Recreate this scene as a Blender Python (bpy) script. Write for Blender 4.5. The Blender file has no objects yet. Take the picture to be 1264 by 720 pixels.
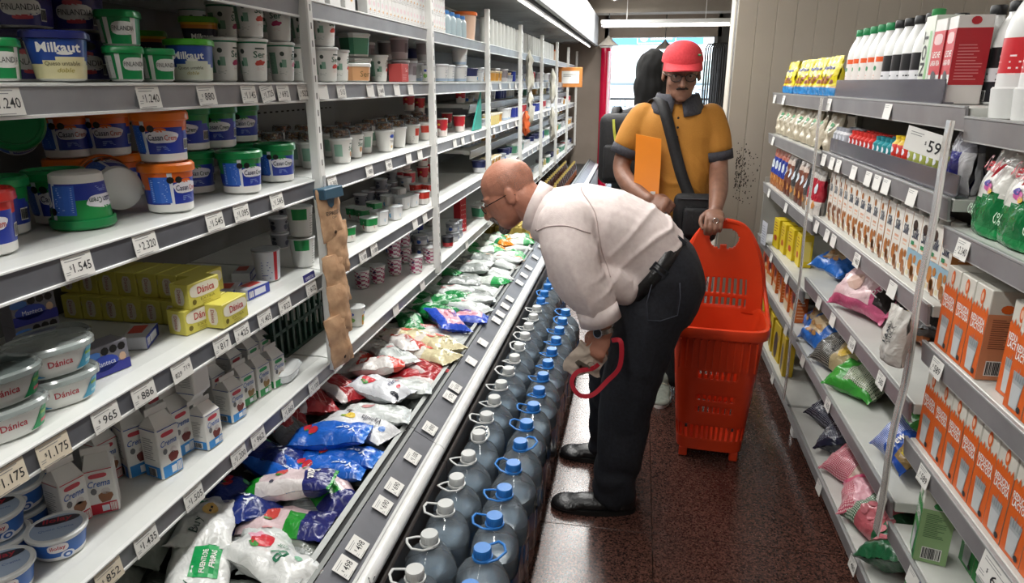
import bpy, bmesh, math, random
from mathutils import Vector, Matrix, noise as mnoise
from mathutils.bvhtree import BVHTree
S = bpy.context.scene; C = S.collection
R = random.Random(11)
PI = math.pi
# ------------------------------------------------------------------ camera
cd = bpy.data.cameras.new('camera'); cam = bpy.data.objects.new('camera', cd); C.objects.link(cam)
cam.location = (0, 0, 1.56)
cam.rotation_euler = (math.radians(90-17.1), 0, math.radians(10.4))
cd.sensor_width = 36; cd.lens = 36*840/1264; cd.clip_start = .05
S.camera = cam
# ------------------------------------------------------------------ world (overcast street light, reaches the shop only by the entrance)
w = bpy.data.worlds.new('world'); S.world = w; w.use_nodes = True
bg = w.node_tree.nodes['Background']; bg.inputs[0].default_value = (.86, .93, 1, 1); bg.inputs[1].default_value = 8.0
S.view_settings.view_transform = 'Standard'; S.view_settings.look = 'None'
S.view_settings.gamma = 1; S.view_settings.use_curve_mapping = False
S.view_settings.exposure = 0.2
# ------------------------------------------------------------------ area lights of the ceiling strip lamps (fixtures are built below)
LAMPS = [(-.44, -1.2, 11), (-.46, .55, 15), (-.46, 2.3, 18), (-.42, 4.05, 28), (-.42, 5.8, 26), (-.42, 7.6, 26), (-.42, 9.05, 26), (2.35, .4, 6), (2.35, 2.2, 6)]  # last pair: unseen lamps added beyond the right shelves as fill light
ZLAMP = 2.62
for lx, ly, lp in LAMPS:
    ld = bpy.data.lights.new('strip_light', 'AREA'); ld.shape = 'RECTANGLE'; ld.size = .10; ld.size_y = 1.45
    ld.energy = lp; ld.color = (1, .985, .95)
    lo = bpy.data.objects.new('strip_light', ld); C.objects.link(lo); lo.location = (lx, ly, ZLAMP-.075)
for ly, lp in ((3.1, 8), (5.1, 9), (7.5, 8), (9.4, 8)):
    ld = bpy.data.lights.new('canopy_light', 'AREA'); ld.shape = 'RECTANGLE'; ld.size = .05; ld.size_y = 1.9
    ld.energy = lp; ld.color = (1, .99, .96)
    lo = bpy.data.objects.new('canopy_light', ld); C.objects.link(lo); lo.location = (-.80, ly, 2.05); lo.rotation_euler = (0, math.radians(-14), 0)

# ------------------------------------------------------------------ materials
def lin(h):
    h = h.lstrip('#'); o = []
    for i in (0, 2, 4):
        c = int(h[i:i+2], 16)/255; o.append(c/12.92 if c <= .04045 else ((c+.055)/1.055)**2.4)
    return (*o, 1)
MC = {}
def mat(h, rough=.45, metal=0, name=None, **k):
    key = (h, rough, metal, name)
    if key in MC: return MC[key]
    m = bpy.data.materials.new(name or 'paint_'+h.lstrip('#')); m.use_nodes = True
    b = m.node_tree.nodes['Principled BSDF']
    b.inputs['Base Color'].default_value = lin(h); b.inputs['Roughness'].default_value = rough; b.inputs['Metallic'].default_value = metal
    for a, v in k.items(): b.inputs[a.replace('_', ' ')].default_value = v
    MC[key] = m; return m
def noisy(name, h1, h2, scale, rough=.5, bump=0, detail=4, lo=.35, hi=.65, metal=0, bscale=None, coord='Object', stretch=None):
    m = bpy.data.materials.new(name); m.use_nodes = True; nt = m.node_tree; b = nt.nodes['Principled BSDF']
    tc = nt.nodes.new('ShaderNodeTexCoord'); n = nt.nodes.new('ShaderNodeTexNoise'); n.inputs['Scale'].default_value = scale; n.inputs['Detail'].default_value = detail
    src = tc.outputs[coord]
    if stretch:
        mp = nt.nodes.new('ShaderNodeMapping'); mp.inputs['Scale'].default_value = stretch; nt.links.new(src, mp.inputs[0]); src = mp.outputs[0]
    nt.links.new(src, n.inputs['Vector'])
    r = nt.nodes.new('ShaderNodeValToRGB'); r.color_ramp.elements[0].position = lo; r.color_ramp.elements[1].position = hi
    r.color_ramp.elements[0].color = lin(h1); r.color_ramp.elements[1].color = lin(h2)
    nt.links.new(n.outputs[0], r.inputs[0]); nt.links.new(r.outputs[0], b.inputs['Base Color'])
    b.inputs['Roughness'].default_value = rough; b.inputs['Metallic'].default_value = metal
    if bump:
        n2 = n
        if bscale:
            n2 = nt.nodes.new('ShaderNodeTexNoise'); n2.inputs['Scale'].default_value = bscale; n2.inputs['Detail'].default_value = 3; nt.links.new(src, n2.inputs['Vector'])
        bp = nt.nodes.new('ShaderNodeBump'); bp.inputs['Strength'].default_value = bump; bp.inputs['Distance'].default_value = .01
        nt.links.new(n2.outputs[0], bp.inputs['Height']); nt.links.new(bp.outputs[0], b.inputs['Normal'])
    return m
def clear(name, tint, gloss=.5, rough=.08, opac=0.0, col='#ffffff'):
    """thin clear plastic: transparent with a fresnel sheen and optional milkiness"""
    m = bpy.data.materials.new(name); m.use_nodes = True; nt = m.node_tree
    for n in list(nt.nodes): nt.nodes.remove(n)
    o = nt.nodes.new('ShaderNodeOutputMaterial'); t = nt.nodes.new('ShaderNodeBsdfTransparent'); t.inputs[0].default_value = lin(tint)
    g = nt.nodes.new('ShaderNodeBsdfGlossy'); g.inputs['Roughness'].default_value = rough
    f = nt.nodes.new('ShaderNodeFresnel'); f.inputs[0].default_value = 1.5
    mu = nt.nodes.new('ShaderNodeMath'); mu.operation = 'MULTIPLY_ADD'; mu.inputs[1].default_value = gloss*1.6; mu.inputs[2].default_value = .02; mu.use_clamp = True
    mx = nt.nodes.new('ShaderNodeMixShader'); nt.links.new(f.outputs[0], mu.inputs[0]); nt.links.new(mu.outputs[0], mx.inputs[0])
    base = t.outputs[0]
    if opac:
        d = nt.nodes.new('ShaderNodeBsdfDiffuse'); d.inputs[0].default_value = lin(col)
        m2 = nt.nodes.new('ShaderNodeMixShader'); m2.inputs[0].default_value = opac
        nt.links.new(base, m2.inputs[1]); nt.links.new(d.outputs[0], m2.inputs[2]); base = m2.outputs[0]
    nt.links.new(base, mx.inputs[1]); nt.links.new(g.outputs[0], mx.inputs[2]); nt.links.new(mx.outputs[0], o.inputs[0])
    return m
FM = {}
def film(h, rough=.25):
    """crinkled plastic film"""
    if (h, rough) in FM: return FM[(h, rough)]
    m = bpy.data.materials.new('film_'+h.lstrip('#')); m.use_nodes = True; nt = m.node_tree; b = nt.nodes['Principled BSDF']
    b.inputs['Base Color'].default_value = lin(h); b.inputs['Roughness'].default_value = rough; b.inputs['Coat Weight'].default_value = .3; b.inputs['Coat Roughness'].default_value = .12
    tc = nt.nodes.new('ShaderNodeTexCoord'); n = nt.nodes.new('ShaderNodeTexNoise'); n.inputs['Scale'].default_value = 34; n.inputs['Detail'].default_value = 2.5; n.inputs['Distortion'].default_value = .8
    bp = nt.nodes.new('ShaderNodeBump'); bp.inputs['Strength'].default_value = .55; bp.inputs['Distance'].default_value = .012
    nt.links.new(tc.outputs['Object'], n.inputs['Vector']); nt.links.new(n.outputs[0], bp.inputs['Height']); nt.links.new(bp.outputs[0], b.inputs['Normal'])
    FM[(h, rough)] = m; return m
def emit(name, h, s):
    m = bpy.data.materials.new(name); m.use_nodes = True; b = m.node_tree.nodes['Principled BSDF']
    b.inputs['Base Color'].default_value = lin(h); b.inputs['Emission Color'].default_value = lin(h); b.inputs['Emission Strength'].default_value = s
    return m
def dots(name, base, dot, scale, thr=.25, rough=.3, rot=.785):
    """printed half-tone net: round dots of one colour on another"""
    m = bpy.data.materials.new(name); m.use_nodes = True; nt = m.node_tree; b = nt.nodes['Principled BSDF']
    tc = nt.nodes.new('ShaderNodeTexCoord'); mp = nt.nodes.new('ShaderNodeMapping'); mp.inputs['Scale'].default_value = (scale,)*3; mp.inputs['Rotation'].default_value = (0, 0, rot)
    sx = nt.nodes.new('ShaderNodeSeparateXYZ'); nt.links.new(tc.outputs['UV'], mp.inputs[0]); nt.links.new(mp.outputs[0], sx.inputs[0])
    s = []
    for i in (0, 1):
        a = nt.nodes.new('ShaderNodeMath'); a.operation = 'SINE'; nt.links.new(sx.outputs[i], a.inputs[0]); s.append(a)
    mu = nt.nodes.new('ShaderNodeMath'); mu.operation = 'MULTIPLY'; nt.links.new(s[0].outputs[0], mu.inputs[0]); nt.links.new(s[1].outputs[0], mu.inputs[1])
    gt = nt.nodes.new('ShaderNodeMath'); gt.operation = 'GREATER_THAN'; gt.inputs[1].default_value = thr; nt.links.new(mu.outputs[0], gt.inputs[0])
    mx = nt.nodes.new('ShaderNodeMix'); mx.data_type = 'RGBA'; mx.inputs[6].default_value = lin(base); mx.inputs[7].default_value = lin(dot)
    nt.links.new(gt.outputs[0], mx.inputs[0]); nt.links.new(mx.outputs[2], b.inputs['Base Color']); b.inputs['Roughness'].default_value = rough
    return m

# ------------------------------------------------------------------ mesh building
TXT = {}
def tmesh(s, bold=0.0, shear=0.0, res=2):
    key = (s, bold, shear, res)
    if key in TXT: return TXT[key]
    cu = bpy.data.curves.new('lettering_curve', 'FONT'); cu.body = s; cu.size = 1; cu.align_x = 'CENTER'; cu.align_y = 'CENTER'
    cu.resolution_u = res; cu.shear = shear; cu.offset = bold; cu.space_character = 1.0 + bold*1.5
    o = bpy.data.objects.new('lettering_tmp', cu)
    me = o.to_mesh()
    vs = [(v.co.x, v.co.y) for v in me.vertices]; fs = [tuple(p.vertices) for p in me.polygons]
    o.to_mesh_clear(); bpy.data.objects.remove(o); bpy.data.curves.remove(cu)
    if vs:
        x0 = min(v[0] for v in vs); x1 = max(v[0] for v in vs); y0 = min(v[1] for v in vs); y1 = max(v[1] for v in vs)
        W = x1-x0; cx, cy = (x0+x1)/2, (y0+y1)/2
        vs = [(v[0]-cx, v[1]-cy) for v in vs]
        TXT[key] = (vs, fs, W, y1-y0)
    else: TXT[key] = ([], [], 1, 1)
    return TXT[key]
def sqf(th, p):
    if p <= 2: return 1.0
    return 1/((abs(math.cos(th))**p+abs(math.sin(th))**p)**(1/p))
class PB:
    def __init__(s): s.v = []; s.f = []; s.m = []; s.mats = []; s.uv = None
    def mi(s, m):
        if m not in s.mats: s.mats.append(m)
        return s.mats.index(m)
    def add(s, vs, fs, m, flip=False):
        o = len(s.v); s.v += [tuple(v) for v in vs]; i = s.mi(m)
        for f in fs:
            g = tuple(o+k for k in f); s.f.append(g[::-1] if flip else g); s.m.append(i)
        return s
    def box(s, c, d, m, bev=.0, seg=1, rot=None):
        if not bev:
            x, y, z = (k/2 for k in d)
            vs = [Vector((a*x, b*y, e*z)) for a in (-1, 1) for b in (-1, 1) for e in (-1, 1)]
            fs = [(0, 1, 3, 2), (4, 6, 7, 5), (0, 4, 5, 1), (2, 3, 7, 6), (0, 2, 6, 4), (1, 5, 7, 3)]
        else:
            bm = bmesh.new(); bmesh.ops.create_cube(bm, size=1)
            for v in bm.verts: v.co = Vector((v.co.x*d[0], v.co.y*d[1], v.co.z*d[2]))
            bmesh.ops.bevel(bm, geom=bm.edges[:], offset=bev, segments=seg, affect='EDGES', profile=.5)
            bm.verts.index_update(); vs = [v.co.copy() for v in bm.verts]; fs = [[v.index for v in f.verts] for f in bm.faces]; bm.free()
        if rot is not None: vs = [rot @ v for v in vs]
        cv = Vector(c); return s.add([v+cv for v in vs], fs, m)
    def lathe(s, prof, n, m, p=2, th0=0, c=(0, 0, 0), sx=1, sy=1, cap=True):
        """prof: (r, z) from bottom to top; m: material or f(k, theta)"""
        rows = []
        for r, z in prof: rows.append([(c[0]+sx*r*sqf(2*PI*i/n+th0, p)*math.cos(2*PI*i/n+th0), c[1]+sy*r*sqf(2*PI*i/n+th0, p)*math.sin(2*PI*i/n+th0), c[2]+z) for i in range(n)])
        o = len(s.v)
        for r in rows: s.v += r
        for k in range(len(rows)-1):
            for i in range(n):
                j = (i+1) % n; s.f.append((o+k*n+i, o+k*n+j, o+(k+1)*n+j, o+(k+1)*n+i))
                th = 2*PI*(i+.5)/n+th0
                s.m.append(s.mi(m(k, (th+PI) % (2*PI)-PI) if callable(m) else m))
        if cap:
            mm = lambda k: s.mi(m(k, 0) if callable(m) else m)
            if prof[0][0] > 1e-5: s.f.append(tuple(o+i for i in range(n))[::-1]); s.m.append(mm(0))
            if prof[-1][0] > 1e-5: s.f.append(tuple(o+(len(rows)-1)*n+i for i in range(n))); s.m.append(mm(len(rows)-2))
        return s
    def tube(s, path, r, n, m, closed=False, flat=None):
        P = [Vector(p) for p in path]; N = len(P); o = len(s.v); rr = r if isinstance(r, (list, tuple)) else [r]*N
        up = None
        for i, p in enumerate(P):
            a = P[(i-1) % N] if (closed or i) else P[i]; b = P[(i+1) % N] if (closed or i < N-1) else P[i]
            t = (b-a).normalized()
            if up is None:
                up = Vector((0, 0, 1)) if abs(t.z) < .9 else Vector((1, 0, 0))
            x = (up-t*up.dot(t)).normalized(); y = t.cross(x); up = x
            fx, fy = (1, 1) if flat is None else flat
            for k in range(n):
                a2 = 2*PI*k/n; s.v.append(tuple(p+(x*math.cos(a2)*fx+y*math.sin(a2)*fy)*rr[i]))
        i0 = s.mi(m)
        for i in range(N if closed else N-1):
            for k in range(n):
                a = o+i*n+k; b = o+i*n+(k+1) % n; c2 = o+((i+1) % N)*n+(k+1) % n; d = o+((i+1) % N)*n+k
                s.f.append((a, b, c2, d)); s.m.append(i0)
        if not closed:
            s.f.append(tuple(o+k for k in range(n))[::-1]); s.m.append(i0); s.f.append(tuple(o+(N-1)*n+k for k in range(n))); s.m.append(i0)
        return s
    def rect(s, mp, x0, y0, x1, y1, m, nx=1, ny=1):
        vs = [mp(x0+(x1-x0)*i/nx, y0+(y1-y0)*j/ny) for j in range(ny+1) for i in range(nx+1)]
        fs = [(j*(nx+1)+i, j*(nx+1)+i+1, (j+1)*(nx+1)+i+1, (j+1)*(nx+1)+i) for j in range(ny) for i in range(nx)]
        return s.add(vs, fs, m)
    def disc(s, mp, cx, cy, a, b, m, n=16, rings=2, p=2, wob=0):
        vs = [mp(cx, cy)]; fs = []
        for k in range(1, rings+1):
            for i in range(n):
                th = 2*PI*i/n; q = k/rings*sqf(th, p)*(1+wob*math.sin(5*th)+wob*.6*math.sin(3*th+1))
                vs.append(mp(cx+a*q*math.cos(th), cy+b*q*math.sin(th)))
        for i in range(n):
            j = (i+1) % n; fs.append((0, 1+i, 1+j))
            for k in range(rings-1): fs.append((1+k*n+i, 1+(k+1)*n+i, 1+(k+1)*n+j, 1+k*n+j))
        return s.add(vs, fs, m)
    def poly(s, mp, pts, m): return s.add([mp(*p) for p in pts], [tuple(range(len(pts)))], m)
    def text(s, mp, t, cx, cy, m, h=None, w=None, bold=0.0, shear=0.0, res=2, rot=0):
        vs, fs, W, Hh = tmesh(t, bold, shear, res)
        if not vs: return s
        if w and h: kx, ky = w/W, h/Hh
        elif w: kx = ky = w/W
        else: kx = ky = h/Hh
        if w and not h and False: pass
        c, sn = math.cos(rot), math.sin(rot)
        return s.add([mp(cx+(x*kx)*c-(y*ky)*sn, cy+(x*kx)*sn+(y*ky)*c) for x, y in vs], fs, m)
    def lines(s, mp, x0, y0, x1, y1, n, m, fill=.5):
        """small print: n ragged lines of text too small to read"""
        r = random.Random(n*7+int(abs(x0)*1e4)); dy = (y1-y0)/n
        for i in range(n): s.rect(mp, x0, y0+dy*i, x0+(x1-x0)*r.uniform(.55, 1), y0+dy*(i+fill*.6), m)
        return s
    def bars(s, mp, x0, y0, x1, y1, m, n=9):
        r = random.Random(5); x = x0; st = (x1-x0)/n
        for i in range(n): s.rect(mp, x0+st*i, y0, x0+st*(i+r.choice((.35, .5, .75))), y1, m)
        return s
    def mesh(s, name='mesh', smooth=False):
        me = bpy.data.meshes.new(name); me.from_pydata(s.v, [], s.f)
        for m in s.mats: me.materials.append(m)
        me.polygons.foreach_set('material_index', s.m)
        if s.uv:
            ul = me.uv_layers.new(); flat = []
            for l in me.loops: flat += s.uv[l.vertex_index]
            ul.data.foreach_set('uv', flat)
        if smooth is True: me.polygons.foreach_set('use_smooth', [True]*len(me.polygons))
        elif smooth:
            me.polygons.foreach_set('use_smooth', [True]*len(me.polygons)); me.set_sharp_from_angle(angle=math.radians(smooth))
        me.update(); return me
def planar(o, ux, uy, eps=0):
    o = Vector(o); ux = Vector(ux); uy = Vector(uy); n = ux.cross(uy).normalized()*eps
    return lambda x, y: o+ux*x+uy*y+n
def cyl(rf, th0, z0, eps=.0006, p=2):
    def f(x, y):
        z = z0+y; r0 = rf(z); th = th0+x/r0; r = r0*sqf(th, p)+eps
        return Vector((r*math.cos(th), r*math.sin(th), z))
    return f
FACE = {'F': lambda d, e=.0006: planar((d[0]/2+e, 0, 0), (0, 1, 0), (0, 0, 1)), 'L': lambda d, e=.0006: planar((0, -d[1]/2-e, 0), (1, 0, 0), (0, 0, 1)),
        'R': lambda d, e=.0006: planar((0, d[1]/2+e, 0), (-1, 0, 0), (0, 0, 1)), 'T': lambda d, e=.0006: planar((0, 0, d[2]+e), (0, 1, 0), (-1, 0, 0))}
def link(name, me, parent=None, loc=None, rot=None):
    o = bpy.data.objects.new(name, me); C.objects.link(o)
    if parent: o.parent = parent
    if loc is not None: o.location = loc
    if rot is not None: o.rotation_euler = rot
    return o
def tag(o, label=None, cat=None, group=None, kind=None):
    if label: o['label'] = label
    if cat: o['category'] = cat
    if group: o['group'] = group
    if kind: o['kind'] = kind
    return o
def empty(name, loc=(0, 0, 0), rot=(0, 0, 0)):
    o = bpy.data.objects.new(name, None); C.objects.link(o); o.location = loc; o.rotation_euler = rot; o.empty_display_size = .05
    return o
def struct(name, pb, smooth=False, parent=None):
    o = link(name, pb.mesh(name, smooth), parent)
    if not parent: o['kind'] = 'structure'
    return o
class Proto:
    """one kind of goods: named parts (name, mesh[, sub-part list])"""
    def __init__(s, name, cat, parts): s.name = name; s.cat = cat; s.parts = parts
    def put(s, loc, rz=0, label=None, group=None, rot=None, sc=1, name=None):
        r = rot if rot is not None else (0, 0, rz)
        if len(s.parts) == 1: e = link(name or s.name, s.parts[0][1], None, loc, r)
        else:
            e = empty(name or s.name, loc, r)
            for p in s.parts:
                q = link(p[0], p[1], e)
                for g in (p[2] if len(p) > 2 else []): link(g[0], g[1], q)
        if sc != 1: e.scale = (sc,)*3 if not isinstance(sc, tuple) else sc
        return tag(e, label, s.cat, group)
WHITE = mat('#e9e9e6', .4); BLACK = mat('#141414', .4); INK = mat('#26282b', .5)
# ================================================================== the room
def granite():
    m = bpy.data.materials.new('polished_granite'); m.use_nodes = True; nt = m.node_tree; b = nt.nodes['Principled BSDF']
    tc = nt.nodes.new('ShaderNodeTexCoord')
    n1 = nt.nodes.new('ShaderNodeTexNoise'); n1.inputs['Scale'].default_value = 160; n1.inputs['Detail'].default_value = 3
    r1 = nt.nodes.new('ShaderNodeValToRGB'); r1.color_ramp.elements[0].position = .36; r1.color_ramp.elements[1].position = .68
    r1.color_ramp.elements[0].color = lin('#231816'); r1.color_ramp.elements[1].color = lin('#66443a')
    n2 = nt.nodes.new('ShaderNodeTexVoronoi'); n2.inputs['Scale'].default_value = 55
    r2 = nt.nodes.new('ShaderNodeValToRGB'); r2.color_ramp.elements[0].position = .045; r2.color_ramp.elements[1].position = .075
    r2.color_ramp.elements[0].color = (1, 1, 1, 1); r2.color_ramp.elements[1].color = (0, 0, 0, 1)
    mx = nt.nodes.new('ShaderNodeMix'); mx.data_type = 'RGBA'; mx.inputs[7].default_value = lin('#a98f86')
    n3 = nt.nodes.new('ShaderNodeTexNoise'); n3.inputs['Scale'].default_value = 6
    rr = nt.nodes.new('ShaderNodeMapRange'); rr.inputs[3].default_value = .16; rr.inputs[4].default_value = .30
    for n in (n1, n2, n3): nt.links.new(tc.outputs['Object'], n.inputs['Vector'])
    nt.links.new(n1.outputs[0], r1.inputs[0]); nt.links.new(n2.outputs['Distance'], r2.inputs[0])
    nt.links.new(r1.outputs[0], mx.inputs[6]); nt.links.new(r2.outputs[0], mx.inputs[0]); nt.links.new(mx.outputs[2], b.inputs['Base Color'])
    nt.links.new(n3.outputs[0], rr.inputs[0]); nt.links.new(rr.outputs[0], b.inputs['Roughness'])
    return m
GRAN = granite()
pb = PB(); pb.box((.6, 5, -.06), (6.4, 17, .08), mat('#8a7a72', .6, name='tile_joint'))
floor = struct('floor', pb)
pb = PB(); pb.box((0, 0, 0), (.648, 1.307, .019), GRAN, .0012); tm = pb.mesh('floor_tile')
for i in range(-4, 6):
    for j in range(-3, 9):
        link('floor_tile', tm, floor, (.12+.325+.65*i, 2.15+.655+1.31*j, -.0105))
CEIL = noisy('ceiling_paint', '#cfcdc8', '#dddbd6', 3, .8)
pb = PB(); pb.box((.6, 4.2, 2.86), (6.4, 15.6, .12), CEIL); struct('ceiling', pb)
WALL = noisy('beige_wall', '#9a9288', '#a8a096', 2.2, .6)
pb = PB(); pb.box((-1.72, 4.2, 1.4), (.12, 15.6, 2.9), WALL); struct('wall_left', pb)
pb = PB(); pb.box((3.5, 4.2, 1.4), (.12, 15.6, 2.9), noisy('right_wall_paint', '#a89f92', '#b4ab9e', 2, .6)); struct('wall_right', pb)
pb = PB(); pb.box((.6, -2.6, 1.4), (6.4, .12, 2.9), WALL); struct('wall_back', pb)
# panelled partition behind the end of the shelves
PANEL = noisy('panel_plastic', '#a39a8d', '#aea598', 1.5, .42)
pb = PB(); pb.box((2.0, 4.53, 1.4), (2.94, .08, 2.8), mat('#4f4a43', .6)); wp = struct('wall_partition', pb)
pb = PB(); pb.box((0, 0, 0), (.1095, .014, 2.8), PANEL, .003); pm = pb.mesh('wall_panel')
for i in range(27): link('wall_panel', pm, wp, (.585+.11*i, 4.484, 1.4))
# rubbed black scuff marks on the panels, each a small flat smear
pb = PB(); rs = random.Random(3)
for i in range(230):
    x = .60+abs(rs.gauss(0, .055)); z = 1.03+rs.gauss(0, .085)
    if x > .82: continue
    a = rs.uniform(.0014, .0045); pb.disc(planar((x, 4.4763, z), (1, 0, 0), (0, 0, 1)), 0, 0, a, a*rs.uniform(.6, 2.2), mat('#2c2722', .8), n=6, rings=1)
so = link('scuff_mark', pb.mesh('scuff'), wp); so['kind'] = 'stuff'
# pale pillar and door jamb beyond the partition
pb = PB(); pb.box((.66, 5.45, 1.4), (.10, .22, 2.8), noisy('pillar_paint', '#c4bdb0', '#cfc8bb', 3, .6), .006); struct('trim_1', pb)
pb = PB(); pb.box((.80, 5.2, 2.42), (.34, .8, .28), noisy('duct_paint', '#c9c4ba', '#d3cec4', 3, .6), .006); struct('trim_2', pb)
# front wall with the entrance opening (x -.50 .. 1.02, up to z 2.2)
FW = noisy('front_wall_paint', '#8d8175', '#988c80', 2, .7)
pb = PB(); pb.box((-1.16, 11.1, 1.4), (1.25, .2, 2.9), FW); pb.box((2.27, 11.1, 1.4), (2.45, .2, 2.9), mat('#4a4744', .6)); pb.box((.25, 11.1, 2.56), (1.7, .2, .72), FW); struct('wall_front', pb)
pb = PB(); pb.box((-.505, 10.97, 1.1), (.05, .08, 2.2), WHITE, .004); pb.box((1.02, 10.97, 1.1), (.05, .08, 2.2), mat('#6b6966', .5), .004); struct('door_1', pb)
# folded dark gate leaf at the right of the entrance
DM = mat('#2b2a2a', .45, .6)
gate = empty('folding_gate', (.98, 10.6, 0)); tag(gate, 'folded dark metal lattice gate at the shop entrance', 'gate')
for i in range(7):
    pb = PB(); y = -.03*i
    pb.tube([(.03*i-.12, y, 0), (.03*i-.12, y, 2.02), (.03*i-.09, y, 2.08), (.03*i-.03, y, 2.08), (.03*i, y, 2.02), (.03*i, y, 0)], .011, 6, DM); link('gate_bar', pb.mesh('gate_bar', 40), gate)
# street side: pavement, opposite white front with blue sign, railings
pb = PB(); pb.box((.5, 15.4, -.02), (14, 8.4, .04), noisy('pavement', '#b9bcbd', '#cfd2d2', 8, .7)); struct('pavement_ground', pb)
f2 = empty('opposite_shopfront', (.4, 16.2, 0)); tag(f2, 'bright white shop front across the street with blue sign', 'building')
pb = PB(); pb.box((0, .2, 2.2), (9, .3, 4.4), mat('#e6ecee', .6)); link('wall', pb.mesh('wall'), f2)
pb = PB(); pb.box((-.15, 0, 2.5), (2.0, .06, .30), mat('#3f86c6', .4)); so = link('sign_board', pb.mesh('sign'), f2)
pb = PB(); mp = planar((-.15, -.035, 2.5), (1, 0, 0), (0, 0, 1))
pb.rect(mp, -.42, -.13, .42, -.115, WHITE); pb.rect(mp, -.42, .115, .42, .13, WHITE); pb.rect(mp, -.42, -.13, -.405, .13, WHITE); pb.rect(mp, .405, -.13, .42, .13, WHITE)
pb.disc(mp, -.27, 0, .09, .09, mat('#d7e3ee', .4)); [pb.rect(mp, -.13+.06*i, -.05, -.085+.06*i, .06+.02*(i%3), WHITE) for i in range(8)]; link('lettering', pb.mesh('lettering'), so)
pb = PB(); pb.box((0, -.02, 1.75), (7, .1, .5), mat('#93a39f', .5)); pb.box((0, -.1, 1.52), (7, .2, .05), mat('#59656a', .5)); link('awning', pb.mesh('awning'), f2)
for i in range(5):
    pb = PB(); x = -2.2+i*1.05
    pb.box((x, .03, .75), (.86, .05, 1.3), mat('#b8c8d2', .2)); wd = link('window', pb.mesh('window'), f2)
    pb = PB(); pb.box((x, 0, .75), (.03, .04, 1.3), mat('#6f7d84', .4)); pb.box((x, 0, .75), (.86, .04, .03), mat('#6f7d84', .4)); link('window_bar', pb.mesh('bar'), wd)
rail = empty('street_railing', (.2, 12.6, 0)); tag(rail, 'dark wire mesh railing standing outside the entrance', 'railing')
pb = PB(); pb.tube([(-1.3, 0, 1.28), (1.5, 0, 1.28)], .018, 6, DM); pb.tube([(-1.3, 0, .12), (1.5, 0, .12)], .014, 6, DM); pb.tube([(-1.3, 0, 0), (-1.3, 0, 1.28)], .016, 6, DM); pb.tube([(1.5, 0, 0), (1.5, 0, 1.28)], .016, 6, DM); link('handrail', pb.mesh('handrail'), rail)
pb = PB(); pb.tube([(0, 0, .1), (0, 0, 1.28)], .0055, 4, DM); bm_ = pb.mesh('baluster')
for i in range(32): link('baluster', bm_, rail, (-1.3+.0905*i, 0, 0))
pb = PB(); pb.tube([(-1.3, 0, 0), (1.5, 0, 0)], .005, 4, DM); bm_ = pb.mesh('cross_wire')
for i in range(6): link('cross_wire', bm_, rail, (0, 0, .3+.17*i))
# pendant shades near the entrance
def pendant(x, y, z, lab):
    e = empty('pendant_lamp', (x, y, z)); tag(e, lab, 'lamp')
    pb = PB(); pb.lathe([(.15, 0), (.09, .05), (.03, .10), (.012, .13)], 20, mat('#77726a', .5)); link('lamp_shade', pb.mesh('shade', 40), e)
    pb = PB(); pb.tube([(0, 0, .12), (0, 0, 2.8-z)], .006, 6, BLACK); link('cable', pb.mesh('cable'), e)
pendant(-.5, 10.2, 2.05, 'grey cone pendant lamp hanging beside the red post')
pendant(.29, 10.7, 2.02, 'grey cone pendant lamp hanging in the middle of the entrance')
# fluorescent fixtures
TUBE_E = emit('fluorescent_tube', '#fffaf0', 9)
def strip(x, y, z, L, rz, lab, grp=None):
    e = empty('strip_lamp', (x, y, z), (0, 0, rz)); tag(e, lab, 'lamp', grp)
    pb = PB(); pb.box((0, 0, .03), (.16, L, .05), WHITE, .006); pb.box((0, L/2-.02, 0), (.08, .03, .05), WHITE); pb.box((0, -L/2+.02, 0), (.08, .03, .05), WHITE); link('housing', pb.mesh('housing'), e)
    pb = PB(); pb.tube([(0, -L/2+.03, -.02), (0, L/2-.03, -.02)], .014, 10, TUBE_E); link('tube', pb.mesh('tube', 40), e)
    pb = PB(); pb.tube([(0, -L*.3, .05), (0, -L*.3, 2.80-z)], .005, 5, WHITE); pb.tube([(0, L*.3, .05), (0, L*.3, 2.80-z)], .005, 5, WHITE); link('hanger', pb.mesh('hanger'), e)
for lx, ly, lp in LAMPS: strip(lx, ly, ZLAMP, 1.5, 0, 'white fluorescent strip lamp hanging lengthwise over the '+('aisle' if lx < 1 else 'neighbouring aisle, added out of view as fill light'), 'strip lamps over the aisles')
strip(.26, 10.0, 2.31, 1.72, PI/2, 'lit fluorescent strip lamp hung crosswise before the entrance')
pb = PB(); pb.box((.27, 10.3, 2.62), (2.1, .35, .3), noisy('beam_paint', '#8e8478', '#998f83', 3, .7)); struct('trim_3', pb)
# red post by the entrance
e = empty('red_post', (-.56, 10.84, 0)); tag(e, 'glossy red and white post at the end of the fridges', 'post')
RP = mat('#c4123c', .15); pb = PB(); pb.lathe([(.075, 0), (.075, 2.05)], 20, RP); link('column', pb.mesh('column', 40), e)
pb = PB(); pb.tube([(.045, -.065, .05), (.045, -.065, 2.0)], .016, 8, mat('#f3c9d2', .2)); link('stripe', pb.mesh('stripe'), e)
pb = PB(); pb.lathe([(.09, 2.05), (.11, 2.09), (.02, 2.16)], 20, WHITE); link('cap', pb.mesh('cap', 40), e)
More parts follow.
